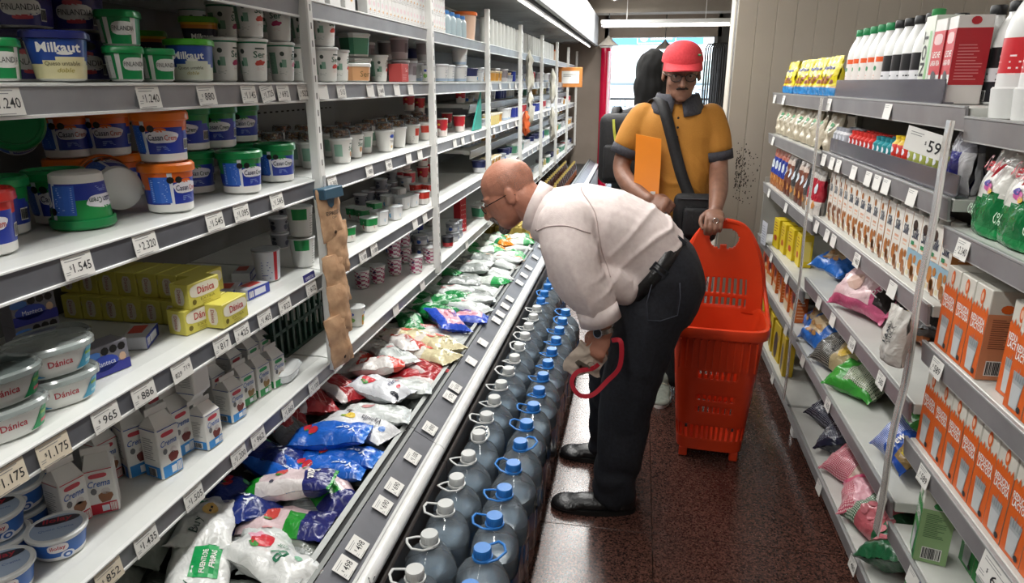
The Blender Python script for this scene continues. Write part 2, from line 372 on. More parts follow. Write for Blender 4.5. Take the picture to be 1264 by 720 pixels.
# loyalty sign on the pillar behind the right shelves
pb = PB(); pb.box((2.03, 4.4, 1.6), (.12, .12, 2.5), noisy('cream_pillar', '#d4ccb8', '#ddd5c2', 3, .5), .004); struct('trim_4', pb)
e = empty('hanging_sign', (2.30, 4.3, 2.15)); tag(e, 'dark grey hanging card sign with white lettering behind the bottles', 'sign')
pb = PB(); pb.box((0, 0, .12), (.42, .012, .5), mat('#3c3a42', .5), .002); pb.tube([(0, 0, .36), (0, 0, .65)], .003, 4, WHITE); link('board', pb.mesh('board'), e)
pb = PB(); mp = planar((0, -.0068, 0), (1, 0, 0), (0, 0, 1)); pb.text(mp, 'Mi', -.10, .05, WHITE, h=.045, bold=.03); pb.text(mp, 'Carrefour', -.01, -.02, WHITE, h=.045, bold=.03)
pb.tube([(-.06, -.007, .1), (-.06, -.007, .2), (.1, -.007, .2), (.1, -.007, .1)], .006, 4, mat('#8a8893', .5), True); link('lettering', pb.mesh('lettering'), e)
# ================================================================== refrigerated wall units on the left
BAY = 1.25; Y0 = .78; NB = 8
FR_IN = noisy('fridge_inner_metal', '#6f7070', '#7c7d7d', 2, .45)
TRAY = noisy('shelf_enamel', '#d3d6d3', '#e0e2df', 5, .32)
CHAN = noisy('price_channel', '#63656b', '#72747a', 9, .38)
CHAN2 = noisy('price_channel_grey', '#8a8c90', '#989a9e', 9, .38)
TRIM = mat('#e6e8e6', .3); STEEL = mat('#8d908e', .5, .5); POSTM = noisy('post_enamel', '#d9dad6', '#e6e6e2', 6, .4)
DARKB = noisy('fridge_base', '#2c2624', '#38312e', 5, .45)
LZ = [1.80, 1.56, 1.27, .967, .652]              # tops of the shelf lips
XL, XB = -1.0, -1.50
def shelf_mesh(L):
    pb = PB(); pb.box(((XB-1.045)/2, 0, -.012), (1.045+XB+2*(-XB-1.045), L-.012, .024), TRAY)
    pb.add([(-1.045, -L/2+.004, 0), (-1.045, L/2-.004, 0), (-1.004, L/2-.004, -.006), (-1.004, -L/2+.004, -.006), (-1.045, -L/2+.004, -.03), (-1.045, L/2-.004, -.03), (-1.004, L/2-.004, -.03), (-1.004, -L/2+.004, -.03)],
           [(0, 3, 2, 1), (4, 5, 6, 7), (3, 7, 6, 2), (0, 4, 7, 3), (1, 2, 6, 5)], TRAY)
    return pb.mesh('shelf')
def channel_mesh(L, cm):
    pb = PB(); rot = Matrix.Rotation(math.radians(7), 3, 'Y')
    pb.box((-1.001, 0, -.030), (.006, L-.008, .047), cm, rot=rot)
    pb.box((-.997, 0, -.004), (.010, L-.008, .005), TRIM, .001); pb.box((-1.003, 0, -.055), (.012, L-.008, .006), TRIM, .001)
    return pb.mesh('price_channel')
SHM = shelf_mesh(BAY); CHM = channel_mesh(BAY, CHAN); CHM2 = channel_mesh(BAY, CHAN2)
pb = PB(); pb.box((XB-.02, 0, 1.15), (.04, BAY, 1.9), FR_IN); BKM = pb.mesh('back_panel')
pb = PB(); dk = mat('#0c0c0c', .9)
for zz in LZ[1:4]:
    for r_ in range(3):
        for i in range(26): pb.box((XB+.0005, -BAY/2+.03+.047*i+(.023 if r_ % 2 else 0), zz-.05-.034*r_), (.001, .020, .006), dk)
PFM = pb.mesh('perforation')
pb = PB()   # base: dark plinth, well floor, inner walls
pb.box((-.70, 0, .165), (.10, BAY, .33), DARKB); pb.box((-1.10, 0, .17), (.72, BAY, .34), mat('#3b3a3a', .5)); pb.box((-1.47, 0, .40), (.05, BAY, .5), FR_IN)
BSM = pb.mesh('well')
pb = PB(); pb.box((-.62, 0, .145), (.03, BAY, .29), DARKB, .004); KPM = pb.mesh('kick_panel')
ang = math.atan2(.397-.352, -.72+.648)
def slant(x0, z0, x1, z1, th, m, pb, L=BAY-.004):
    a = math.atan2(z1-z0, x1-x0); pb.box(((x0+x1)/2, 0, (z0+z1)/2), (math.hypot(x1-x0, z1-z0), L, th), m, rot=Matrix.Rotation(-a, 3, 'Y'))
pb = PB(); slant(-.652, .352, -.722, .394, .012, CHAN, pb); RCM = pb.mesh('rail_channel')
pb = PB(); slant(-.722, .400, -.732, .406, .014, STEEL, pb); slant(-.737, .404, -.741, .400, .02, mat('#3a3c3d', .4), pb); slant(-.744, .410, -.758, .416, .016, STEEL, pb)
slant(-.762, .40, -.762, .20, .012, FR_IN, pb); slant(-.646, .352, -.652, .357, .008, TRIM, pb); RSM = pb.mesh('steel_rail')
pb = PB(); pb.tube([(-.637, -BAY/2+.002, .328), (-.637, BAY/2-.002, .328)], .0245, 16, noisy('bumper_white', '#dfe0dd', '#eceded', 20, .3)); BTM = pb.mesh('bumper_tube', 60)
pb = PB(); pb.box((-1.0, 0, .001), (.032, .036, 1.98-.60), POSTM, .004)
for i in range(27): pb.box((-.9838, 0, -.64+.05*i), (.0008, .006, .018), mat('#6d6d6b', .6))
PSM = pb.mesh('post')
CANU = noisy('canopy_metal', '#8f9190', '#a3a5a4', 3, .22)
pb = PB(); pb.box((-1.10, 0, 2.16), (.80, BAY, .10), CANU); pb.box((-.80, 0, 2.082), (.06, BAY-.01, .02), mat('#4c4d4e', .4)); CNM = pb.mesh('canopy')
pb = PB(); pb.box((-.692, 0, 2.27), (.02, BAY-.003, .40), noisy('fascia_white', '#dde0e4', '#e9ebee', 3, .2), .003); pb.box((-.70, 0, 2.075), (.034, BAY-.003, .014), STEEL); FAM = pb.mesh('fascia')
pb = PB(); pb.tube([(-.80, -.56, 2.062), (-.80, .56, 2.062)], .009, 8, emit('canopy_tube', '#fffaf2', 3)); CTM = pb.mesh('canopy_tube')
LB = ['white open display fridge holding the cream cheese tubs', 'white open display fridge behind the bending man', 'white open display fridge beyond the bending man with yoghurt multipacks',
      'white open display fridge with cheese jars behind the bald head', 'white open display fridge with an orange bag clipped on its post', 'white open display fridge with hanging plastic bags on its post',
      'white open display fridge with an orange framed notice', 'last white open display fridge beside the red post']
for b in range(NB):
    yc = Y0+BAY*(b+.5); f = empty('display_fridge', (0, yc, 0)); tag(f, LB[b], 'fridge', 'display fridges along the left wall')
    for n, m in (('back_panel', BKM), ('well', BSM), ('kick_panel', KPM), ('rail_channel', RCM), ('steel_rail', RSM), ('bumper_tube', BTM), ('canopy', CNM), ('fascia', FAM), ('canopy_tube', CTM)): link(n, m, f)
    if b < 2:
        o = link('perforation', PFM, f); o['kind'] = 'stuff'
    for i, z in enumerate(LZ):
        sh = link('shelf', SHM, f, (0, 0, z)); link('price_channel', CHM2 if (i < 2 or b > 1) else CHM, sh)
    if b > 2:   # far units have closer shelves
        for z in (1.42, 1.12): sh = link('shelf', SHM, f, (-.12, 0, z)); link('price_channel', CHM2, sh)
    link('post', PSM, f, (.012, BAY/2-.02, 1.31))
# ------------------------------------------------------------------ price cards
CARD = mat('#e3e2dd', .55); CARDC = mat('#ddd2bd', .55); CARDB = mat('#34367e', .45)
NCARD = {}
def card_mesh(txt, w_=.068, h_=.046, m=None, blue=False, big=True):
    key = (txt, w_, h_, m, blue)
    if key in NCARD: return NCARD[key]
    b = PB(); b.box((0, 0, 0), (.0012, w_, h_), m or CARD)
    p = PB(); mp = planar((.0010, 0, 0), (0, 1, 0), (0, 0, 1)); g = mat('#8b8c8d', .6)
    p.lines(mp, -w_*.42, h_*.22, w_*.40, h_*.42, 2, g)
    if blue:
        b.box((.0004, 0, h_*.75), (.0012, w_*1.1, h_*.6), CARDB)
        p.text(planar((.0014, 0, h_*.75), (0, 1, 0), (0, 0, 1)), 'OFERTAS', 0, 0, mat('#e8e8f4', .5), w=w_*.8, bold=.01)
    if ' ' in txt:
        a_, c_ = txt.split(' '); p.text(mp, a_, -w_*.22, -h_*.14, INK, h=h_*.24); p.text(mp, c_, w_*.23, -h_*.02, INK, h=h_*.24)
    elif txt:
        ww = w_*(.52 if len(txt) <= 3 else .60); p.text(mp, txt, w_*.12, -h_*.08, INK, w=ww, h=h_*.36, bold=.004); p.text(mp, '$', -w_*.27, -h_*.03, INK, h=h_*.17)
        p.lines(mp, -w_*.45, -h_*.30, -w_*.27, -h_*.12, 2, g); p.lines(mp, -w_*.42, -h_*.46, w_*.3, -h_*.38, 1, g)
    NCARD[key] = (b.mesh('card'), p.mesh('print')); return NCARD[key]
def card(y, z, txt, where, x=-.9935, tilt=7, rz=0, m=None, roll=0, blue=False, w_=.068, h_=.046):
    cm_ = card_mesh(txt, w_, h_, m, blue)
    lab = ('%s price card reading %s in %s' % ('cream' if m is CARDC else 'white', txt.replace(' ', ' and '), where)) if txt else 'small white price card in '+where
    e = empty('price_card', (x, y, z)); e.rotation_euler = (math.radians(roll), math.radians(-tilt), rz); tag(e, lab, 'price card', 'price cards')
    link('card_face', cm_[0], e); link('lettering', cm_[1], e)
T1 = [(.955, '1.240'), (1.292, '1.240'), (1.489, '880'), (1.668, '1.145'), (1.76, '1.725'), (1.847, '692'), (1.968, '522'), (2.10, ''), (2.239, '515'), (2.498, ''), (2.605, '640'), (2.788, ''), (2.964, '')]
T2 = [(1.036, '1.545'), (1.215, '2.320'), (1.458, '1.545'), (1.573, '1.095'), (1.753, '1.545'), (2.117, '1.360'), (2.442, '880'), (2.65, '895'), (2.9, ''), (3.06, ''), (3.68, ''), (3.857, ''), (4.1, '')]
T3 = [(.815, '1.175'), (.908, '1.175'), (1.033, '965'), (1.14, '886'), (1.265, '829 719'), (1.422, '817'), (1.512, '425'), (1.625, '1.405'), (1.738, '822'), (1.907, '672'), (2.328, '1.180'), (2.442, '1.080'), (2.95, ''), (3.1, '')]
T4 = [(.967, '852'), (1.075, '1.435'), (1.239, '1.505'), (1.43, '1.200'), (1.526, '962'), (1.694, '1.860'), (1.865, '1.100'), (2.045, '750'), (2.644, ''), (3.021, ''), (3.902, '')]
WH = {0: 'the shelf of drinking yoghurt cups', 1: 'the shelf of cream cheese tubs', 2: 'the butter and margarine shelf', 3: 'the cream carton shelf'}
for k, (T, z) in enumerate(((T1, 1.535), (T2, 1.245), (T3, .94), (T4, .624))):
    for y, t in T:
        card(y, z-.003 if not t == '672' else z, t, WH[k] if y < 2.03 else 'a yoghurt shelf', m=CARDC if (t in ('1.175', '852')) else None, roll=(8 if t == '1.725' else R.uniform(-1.2, 1.2)), blue=(t == '672'))
for b in range(3, NB):
    for z in (1.535, 1.245, .94, .624):
        for i in range(4): card(Y0+BAY*b+.15+.3*i+R.uniform(-.05, .05), z, '', 'the far yoghurt shelves')
RT = [(1.345, '498'), (1.425, '498'), (1.613, '690'), (1.709, '690'), (1.885, '1.100'), (2.08, '890'), (2.342, '575'), (2.427, '610'), (2.701, ''), (2.93, ''), (3.25, ''), (3.35, ''), (3.485, ''), (3.62, ''), (3.95, ''), (4.12, ''), (4.31, ''), (4.6, ''), (4.9, '')]
for y, t in RT: card(y, .3845, t, 'the white fridge rail above the water bottles', x=-.6775, tilt=math.degrees(math.atan2(.07, .042)), w_=.062, h_=.05)
# pencilled scrawl on the bumper
pb = PB(); pb.tube([(-.6165+.006*math.sin(i*1.9), 1.285+.008*i, .341+.009*math.sin(i*2.3)) for i in range(12)], .0012, 4, mat('#3b3b40', .7)); o = link('marker_scrawl', pb.mesh('scrawl')); tag(o, 'dark scribbled marker lettering on the white bumper tube', 'marking')

# ================================================================== gondola shelving on the right
GX = .74; GD = .46
GSH = noisy('gondola_shelf_enamel', '#c6c7c2', '#d2d3ce', 6, .38); GCH = noisy('gondola_channel', '#7d7c7e', '#8a898b', 9, .35); GCH2 = noisy('gondola_channel_mauve', '#776c70', '#85797d', 9, .35)
GBK = noisy('gondola_back', '#5c5a55', '#686661', 3, .55); GUP = noisy('gondola_upright', '#9b9a94', '#a8a7a1', 6, .45)
def gshelf(L, depth): 
    pb = PB(); pb.box((GX+.012+depth/2, 0, -.015), (depth, L-.008, .03), GSH, .002); return pb.mesh('shelf')
def gchan(L, m, hh=.048):
    pb = PB(); pb.box((GX+.004, 0, -hh/2-.002), (.007, L-.006, hh), m, rot=Matrix.Rotation(math.radians(-6), 3, 'Y')); pb.box((GX+.001, 0, .001), (.010, L-.006, .006), mat('#9a9b9b', .35), .001); pb.box((GX+.009, 0, -hh-.004), (.010, L-.006, .005), mat('#b4b5b4', .35), .001)
    return pb.mesh('price_channel')
GL = 1.24; GSM = gshelf(GL, GD); GSM0 = gshelf(GL, .52); GCM = gchan(GL, GCH); GCM2 = gchan(GL, GCH2)
pb = PB(); pb.box((GX+GD+.04, 0, .78), (.03, GL, 1.5), GBK); GBM = pb.mesh('back_panel')
pb = PB(); pb.box((GX+.30, 0, .04), (.40, GL, .08), mat('#3a3836', .6)); GPM = pb.mesh('plinth')
pb = PB(); pb.box((GX+GD+.012, 0, .77), (.03, .045, 1.52), GUP)
for i in range(28): pb.box((GX+GD-.004, 0, .1+.05*i), (.001, .008, .025), mat('#3a3a38', .7))
GUM = pb.mesh('upright')
GZ = {'far': [1.50, 1.275, .99, .68, .457, .135], 'mid': [1.504, 1.29, 1.02, .748, .447, .128], 'near': [1.482, 1.225, .928, .655, .388, .128]}
GYC = {'far': 3.65, 'mid': 2.41, 'near': 1.17}
GLAB = {'far': 'grey gondola shelving unit with cereal bags against the panelled wall', 'mid': 'grey gondola shelving unit holding the almond drink cartons', 'near': 'grey gondola shelving unit holding the orange milk cartons'}
GUNIT = {}
for k in GZ:
    g = empty('shelving_unit', (0, GYC[k], 0)); tag(g, GLAB[k], 'shelving', 'gondola shelving units'); GUNIT[k] = g
    link('back_panel', GBM, g); link('plinth', GPM, g); link('upright', GUM, g, (0, GL/2-.024, 0))
    for i, z in enumerate(GZ[k]):
        sh = link('shelf', GSM0 if i == 5 else GSM, g, (0, 0, z)); link('price_channel', GCM2 if (k == 'mid' and i in (3, 4)) else GCM, sh)
    pb = PB()
    for z in GZ[k][:5]: pb.add([(GX+.03, 0, z-.03), (GX+GD, 0, z-.03), (GX+GD, 0, z-.13), (GX+.03, 0, z-.055)], [(0, 1, 2, 3)], GUP); pb.add([(GX+.03, .004, z-.03), (GX+GD, .004, z-.03), (GX+GD, .004, z-.13), (GX+.03, .004, z-.055)], [(3, 2, 1, 0)], GUP)
    link('bracket', pb.mesh('bracket'), g, (0, GL/2-.008, 0))
pb = PB(); pb.box((GX+.24, 0, .42), (.46, .012, .6), GUP); link('side_panel', pb.mesh('side_panel'), GUNIT['far'], (0, GL/2+.01, .3))
pb = PB(); pb.box((GX+.235, .585, .06), (.03, .05, .12), TRIM, .003); link('foot_cover', pb.mesh('foot'), GUNIT['mid'], (-.20, 0, 0))
GT = {'mid': [(1.48, [(3.0, ''), (2.311, '')]), (1.265, [(2.969, ''), (2.844, ''), (2.752, ''), (2.555, ''), (2.394, ''), (2.305, ''), (2.222, ''), (2.013, '')]), (.995, [(2.944, ''), (2.774, ''), (2.679, ''), (2.382, '465'), (2.038, '')]), (.725, [(2.756, ''), (2.548, ''), (2.301, '610'), (2.006, '585')]), (.425, [(2.876, ''), (2.458, '625'), (1.85, '255')]), (.1, [(2.416, ''), (1.975, '480')])],
      'far': [(1.475, [(4.187, ''), (3.93, '')]), (1.25, [(4.1, '')]), (.965, [(4.048, ''), (3.564, '')]), (.655, [(3.779, ''), (3.362, '')]), (.43, [(4.034, ''), (3.245, '')]), (.11, [(3.4, ''), (3.9, '')])],
      'near': [(1.2, [(1.672, '2.340')]), (.903, [(1.681, '589')]), (.63, [(1.638, '589')]), (.363, [(1.588, '')])]}
GW = {'mid': 'the almond drink shelving', 'far': 'the cereal bag shelving', 'near': 'the orange carton shelving'}
for k in GT:
    for z, L in GT[k]:
        for y, t in L: card(y, z-.004, t, GW[k], x=GX-.0035, tilt=7, rz=PI, w_=.062, h_=.048)
card(1.262, .622, '669', 'the shelf of orange and green milk cartons', x=GX-.005, tilt=7, rz=PI, w_=.13, h_=.062)
# blue promo strip in the channel above the lowest shelf
def promo(y, z, L, txt, lab, x=GX-.0045):
    e = empty('promo_strip', (x, y, z), (0, math.radians(-6), PI)); tag(e, lab, 'sign')
    b = PB(); b.box((0, 0, 0), (.001, L, .046), mat('#3d4f97', .4)); link('strip', b.mesh('strip'), e)
    b = PB(); b.text(planar((.001, 0, 0), (0, 1, 0), (0, 0, 1)), txt, .02, 0, WHITE, h=.026, bold=.02); link('lettering', b.mesh('lettering'), e)
promo(1.44, .362, .22, 'TOS CO', 'blue promotional strip in the channel above the lowest cartons')
promo(1.30, 1.196, .16, '', 'plain blue promotional strip under the milk powder bags')
# ================================================================== dairy goods: kinds
def tub(name, r1, r0, h, p, zones, lidc, lid_h=.014, over=.003, deco=None, n=28, cat='tub', base='#e8e8e4', sx=1, sy=1, lidlabel=None):
    """zones: f(t, theta) -> colour hex; bands at 12 heights"""
    NB_ = 12; prof = [(r0*.86, 0), (r0, .004)]+[(r0+(r1-r0)*t/NB_, .004+(h-.004)*t/NB_) for t in range(1, NB_+1)]
    def mf(k, th):
        t = (k-1+.5)/NB_; c = zones(max(t, 0), th) if k > 0 else base
        return mat(c, .32)
    b = PB(); b.lathe(prof, n, mf, p, sx=sx, sy=sy); parts = [('tub_body', b.mesh(name+'_body', 35))]
    if lidc:
        l = PB(); m = lidc if not isinstance(lidc, str) else mat(lidc, .28)
        l.lathe([(r1+over*.4, h-lid_h*.55), (r1+over, h-lid_h*.45), (r1+over, h+lid_h*.25), (r1+over*.2, h+lid_h*.5), (r1*.9, h+lid_h*.5), (r1*.86, h+lid_h*.2), (0, h+lid_h*.2)], n, m, p, sx=sx, sy=sy, cap=False)
        parts.append(('lid', l.mesh(name+'_lid', 35)))
    if deco:
        d = PB(); rf = lambda z: r0+(r1-r0)*min(max(z/h, 0), 1); deco(d, rf); parts.append(('lettering', d.mesh(name+'_print')))
    return Proto(name, cat, parts)
def side(a, b): return lambda th: a < th < b
def smallprint(d, rf, th, z0, z1, w, col, p=2, n=6): d.lines(cyl(rf, th, 0, .0007, p), -w/2, z0, w/2, z1, n, mat(col, .5))
WM = mat('#eceae6', .4)
# cream cheese tub, purple
def d_fin(d, rf):
    for th in (.35, -1.9):
        m = cyl(rf, th, 0, .0007, 4); d.disc(m, 0, .036, .032, .0155, mat('#cfccc8', .4), 20, 4, 3); d.text(cyl(rf, th, 0, .0014, 4), 'FINLANDIA', 0, .036, INK, w=.058, h=.011)
        d.disc(m, -.002, .054, .017, .005, mat('#c65a63', .4), 12, 2, 4); d.disc(m, 0, .0185, .016, .0042, mat('#b63b47', .4), 12, 2, 4)
        for s in (-.011, .011): d.disc(m, s, .069, .0095, .0085, BLACK, 8, 1)
    m = cyl(rf, 1.25, 0, .0007, 4); d.rect(m, -.008, .012, .008, .035, WM, 3, 1); d.bars(cyl(rf, 1.25, 0, .0012, 4), -.007, .014, .007, .033, INK, 7)
P_FINP = tub('cream_cheese_tub', .046, .040, .088, 4, lambda t, th: '#d9d8d6' if t > .90 else '#2d2b6e', '#1d1c3f', deco=d_fin)
def d_fing(d, rf):
    m = cyl(rf, .5, 0, .0007, 4); d.disc(m, 0, .034, .020, .013, mat('#d8d8d4', .4), 18, 3, 3); d.text(cyl(rf, .5, 0, .0014, 4), 'FINLANDIA', 0, .034, INK, w=.037, h=.009)
    m = cyl(rf, -.9, 0, .0007, 4); d.rect(m, -.011, .006, .011, .05, mat('#c9ccc8', .4), 3, 1); d.lines(cyl(rf, -.9, 0, .0013, 4), -.010, .01, .010, .05, 8, mat('#77807a', .5))
P_FING = tub('cream_cheese_tub', .036, .031, .062, 4, lambda t, th: '#dcdcd8' if (t > .92 or .95 < th < 1.35 or -.45 < th < -.2 or th < -1.5) else '#14884a', '#118a48', deco=d_fing)
def d_mk(d, rf):
    m = cyl(rf, .15, 0, .0007, 4); d.text(m, 'Milkaut', 0, .058, WM, w=.062, h=.017, bold=.03); d.text(m, 'Queso untable', .002, .030, mat('#4c4630', .5), w=.05, h=.0085); d.text(m, 'doble', .006, .019, mat('#a99a3a', .5), w=.024, h=.008, shear=.3)
    d.disc(m, .008, .048, .012, .003, WM, 10, 1); m = cyl(rf, -1.15, 0, .0007, 4); d.rect(m, -.013, .03, .013, .068, WM, 3, 1); d.bars(cyl(rf, -1.15, 0, .0013, 4), -.011, .033, .011, .065, mat('#77777f', .5), 8)
def z_mk(lo): return lambda t, th: lo if t < .42+.09*math.sin(th*2.2+.4) else '#274a9c'
P_MKC = tub('cheese_spread_tub', .049, .039, .080, 4, z_mk('#ded6a8'), '#20286a', over=.005, deco=d_mk)
P_MKG = tub('cheese_spread_tub', .048, .041, .088, 4, z_mk('#d5d9c8'), '#4fae2e', over=.004, deco=d_mk)
P_MKY = tub('cheese_spread_tub', .046, .040, .060, 4, lambda t, th: '#1d2030' if t < .55 else ('#c9781d' if t < .75 else '#e0a91f'), '#5aa52a', over=.003, deco=lambda d, rf: d.text(cyl(rf, .2, 0, .0008, 4), 'Milkaut', 0, .017, WM, w=.05, h=.013, bold=.03))
# yoghurt cup, white and green
def d_ser(fruit):
    def f(d, rf):
        for th in (.45, 2.4):
            m = cyl(rf, th, 0, .0007); g = mat('#1d5a46', .4)
            d.text(m, 'Ser', 0, .070, g, w=.034, h=.017, bold=.012); d.rect(m, -.012, .083, .016, .087, mat('#30433c', .5), 3, 1)
            d.disc(m, .002, .049, .013, .007, mat(fruit, .4), 12, 2, 2, .18); d.disc(m, -.008, .046, .006, .005, mat(fruit, .4), 8, 1); d.lines(m, -.009, .030, .011, .038, 3, mat('#c8a3a3', .5))
        m = cyl(rf, -.75, 0, .0007); d.disc(m, -.002, .078, .0065, .0065, mat('#3f4a44', .5), 10, 1); d.rect(m, -.004, .040, .009, .062, mat('#7fa793', .5), 2, 1); d.disc(m, -.007, .047, .004, .008, mat('#2d6a50', .5), 8, 1); d.lines(m, -.012, .02, .012, .03, 3, mat('#9aa39e', .5))
        m = cyl(rf, -1.6, 0, .0007); d.rect(m, -.011, .022, .011, .082, mat('#7aa58f', .5), 3, 1); d.lines(cyl(rf, -1.6, 0, .0012), -.009, .026, .009, .08, 12, mat('#9cbfac', .5))
        m = cyl(rf, -2.9, 0, .0007); d.rect(m, -.011, .022, .011, .082, mat('#7aa58f', .5), 3, 1)
    return f
P_SER = [tub('yoghurt_cup', .040, .031, .107, 2, lambda t, th: '#1c7a56' if .90 < t else '#e3e3df', '#dcdedb', lid_h=.008, deco=d_ser(c), cat='yoghurt cup') for c in ('#a8305f', '#c2453a', '#d98aa0')]
P_SERD = tub('yoghurt_cup', .043, .033, .105, 2, lambda t, th: '#d9dad8' if .93 < t else '#e3e3df', '#d2d4d2', lid_h=.008, deco=d_ser('#d2443f'), cat='yoghurt cup')
# yoghurt with a clear cereal dome
CLEARP = clear('clear_dome', '#f2f4f4', .7, .06, .06)
def domed(name, deco, zone=lambda t, th: '#e3e3df', grain='#8a5a2b'):
    p = tub(name, .041, .031, .088, 2, zone, '#e0e2df', lid_h=.008, deco=deco, cat='yoghurt cup')
    d = PB(); d.lathe([(.038, .092), (.036, .118), (.030, .124), (0, .125)], 22, CLEARP, cap=False); dm = d.mesh('dome', 40)
    g = PB(); rr = random.Random(4)
    for i in range(46):
        a = rr.uniform(0, 6.28); q = .027*math.sqrt(rr.random()); s = rr.uniform(.004, .007)
        g.box((q*math.cos(a), q*math.sin(a), rr.uniform(.096, .117)), (s*1.5, s, s*.8), mat(rr.choice((grain, '#b98545', '#6b4020')), .6), rot=Matrix.Rotation(a*3, 3, 'Z') @ Matrix.Rotation(a, 3, 'X'))
    gm = g.mesh('cereal')
    p.parts += [('dome', dm), ('cereal', gm)]; return p
def d_ser2(d, rf):
    for th in (.55, 2.3):
        m = cyl(rf, th, 0, .0007); d.text(m, 'Ser', 0, .055, mat('#1d5a46', .4), w=.03, h=.015, bold=.012); d.disc(m, .002, .034, .010, .010, mat('#c08a5a', .4), 10, 1, 2, .2); d.rect(m, -.012, .069, .014, .073, mat('#4a554f', .5), 2, 1)
    m = cyl(rf, -.85, 0, .0007); d.rect(m, -.020, .026, .010, .070, mat('#8fb8a4', .5), 4, 1)
P_SERT = domed('cereal_yoghurt_cup', d_ser2)
def d_tops(d, rf):
    m = cyl(rf, .45, 0, .0007); d.rect(m, -.016, .008, .016, .058, mat('#efeee8', .4), 3, 1); d.disc(m, 0, .066, .015, .008, mat('#2f4fae', .4), 12, 2); d.text(cyl(rf, .45, 0, .0012), 'TOPS', 0, .044, INK, w=.024, h=.010, bold=.01); d.disc(m, 0, .022, .008, .006, mat('#dcb24a', .4), 8, 1)
P_TOPS = domed('cereal_yoghurt_cup', d_tops, grain='#a9752f')
P_REDT = domed('cereal_yoghurt_cup', lambda d, rf: d.lines(cyl(rf, -.7, 0), -.012, .01, .012, .04, 5, mat('#99908c', .5)), lambda t, th: '#c4402f' if (.45 < t < .8 and abs(th-.5) < .8) else '#e0ded8', '#7a4a28')
# cream cheese tubs with curved printed band
def d_cas(accent, lab='CasanCrem'):
    def f(d, rf):
        for th in (.45, -2.2):
            m = cyl(rf, th, 0, .0008); d.disc(m, 0, .058, .034, .0135, mat('#e4e3ea', .4), 22, 3, 2.6, .05); d.disc(m, -.004, .073, .014, .005, mat(accent, .4), 10, 1)
            m2 = cyl(rf, th, 0, .0015); d.text(m2, 'Casan', -.014, .057, mat('#20234f', .4), w=.030, h=.013, bold=.012); d.text(m2, 'Crem', .017, .056, mat('#b8473a' if accent != '#1b8a44' else '#2d4a3a', .4), w=.026, h=.012, bold=.012)
            d.lines(m, -.014, .028, .016, .04, 4, mat('#9db6e6', .5))
        m = cyl(rf, -.75, 0, .0008); d.rect(m, -.022, .024, .022, .083, mat('#2f66c9', .4), 4, 1); d.lines(cyl(rf, -.75, 0, .0014), -.018, .028, .018, .08, 12, mat('#a8c6f2', .5))
        m = cyl(rf, .0+1.6, 0, .0008); d.rect(m, -.010, .028, .010, .052, WM, 2, 1); d.bars(cyl(rf, 1.6, 0, .0014), -.009, .030, .009, .050, INK, 8)
        for s in (-.009, .009): d.disc(cyl(rf, -.12, 0, .0012), s, .076, .008, .008, BLACK, 8, 1)
    return f
def z_cas(accent): return lambda t, th: '#e6e6e2' if (t < .20 or t > .93) else ('#dfe3ea' if (abs(th+1.22) < .05 or abs(th+.3) < .04) else (accent if t > .62+.16*math.sin(1.5*th+.6) else '#2239a0'))
P_CASO, P_CASG, P_CASR = [tub('cream_cheese_tub', .056, .048, .103, 2, z_cas(a), l, lid_h=.02, over=.005, deco=d_cas(a), n=32) for a, l in (('#e2661c', '#e07018'), ('#1b8a44', '#138245'), ('#c92a22', '#c42620'))]
# margarine tubs (oval)
def margarine(acc, acc2, name='margarine_tub'):
    r1, r0, h = .056, .047, .050
    b = PB(); b.lathe([(r0*.9, 0), (r0, .005), (r0+(r1-r0)*.35, h*.3), (r0+(r1-r0)*.7, h*.65), (r1, h)], 36, mat('#e6e7e4', .35), 2.6, sy=1.22)
    l = PB(); l.lathe([(r1+.001, h-.004), (r1+.005, h-.002), (r1+.005, h+.007), (r1+.001, h+.011), (r1*.95, h+.008), (0, h+.008)], 36, clear('clear_lid', '#e4eeee', .6, .1, .35, '#cfd6d4') if 'cl' not in MC else MC['cl'], 2.6, sy=1.22, cap=False)
    def mpo(eps):
        def f(x, y):
            z = h*.5+y; r = r0+(r1-r0)*z/h
            th = x/.066; k = sqf(th, 2.6); return Vector(((r*k+eps)*math.cos(th), (r*k+eps)*1.22*math.sin(th), z))
        return f
    d = PB(); m = mpo(.0007)
    d.text(mpo(.0013), 'Dánica', -.004, .004, mat('#b5263a', .4), w=.042, h=.013, bold=.012)
    def wave(x0, x1, up, c):
        n = 8; vs = []
        for i in range(n+1):
            x = x0+(x1-x0)*i/n; q = i/n; top = (-.018+.036*(3*q*q-2*q**3)) if up else (.018-.036*(3*q*q-2*q**3))
            vs += [m(x, -.019), m(x, top)]
        d.add(vs, [(2*i, 2*i+2, 2*i+3, 2*i+1) for i in range(n)], mat(c, .4))
    wave(-.078, -.034, False, acc); d.rect(m, -.115, -.019, -.078, .018, mat(acc, .4), 4, 1); wave(.024, .046, True, acc2); d.rect(m, .046, -.019, .082, .018, mat(acc2, .4), 4, 1)
    d.rect(mpo(.0012), .042, .004, .062, .010, mat('#7fb84a', .4), 3, 1); d.rect(mpo(.0012), .044, -.012, .066, -.006, mat('#d4636e' if acc == '#1f9a6a' else '#a6dbe6', .4), 3, 1)
    return Proto(name, 'margarine', [('tub_body', b.mesh('margarine_body', 35)), ('lid', l.mesh('margarine_lid', 35)), ('lettering', d.mesh('print'))])
MC['cl'] = clear('clear_lid', '#e4eeee', .6, .1, .35, '#cfd6d4')
P_MARG, P_MARB = margarine('#1f9a6a', '#239a5c'), margarine('#2d8fbe', '#4aa5c8')
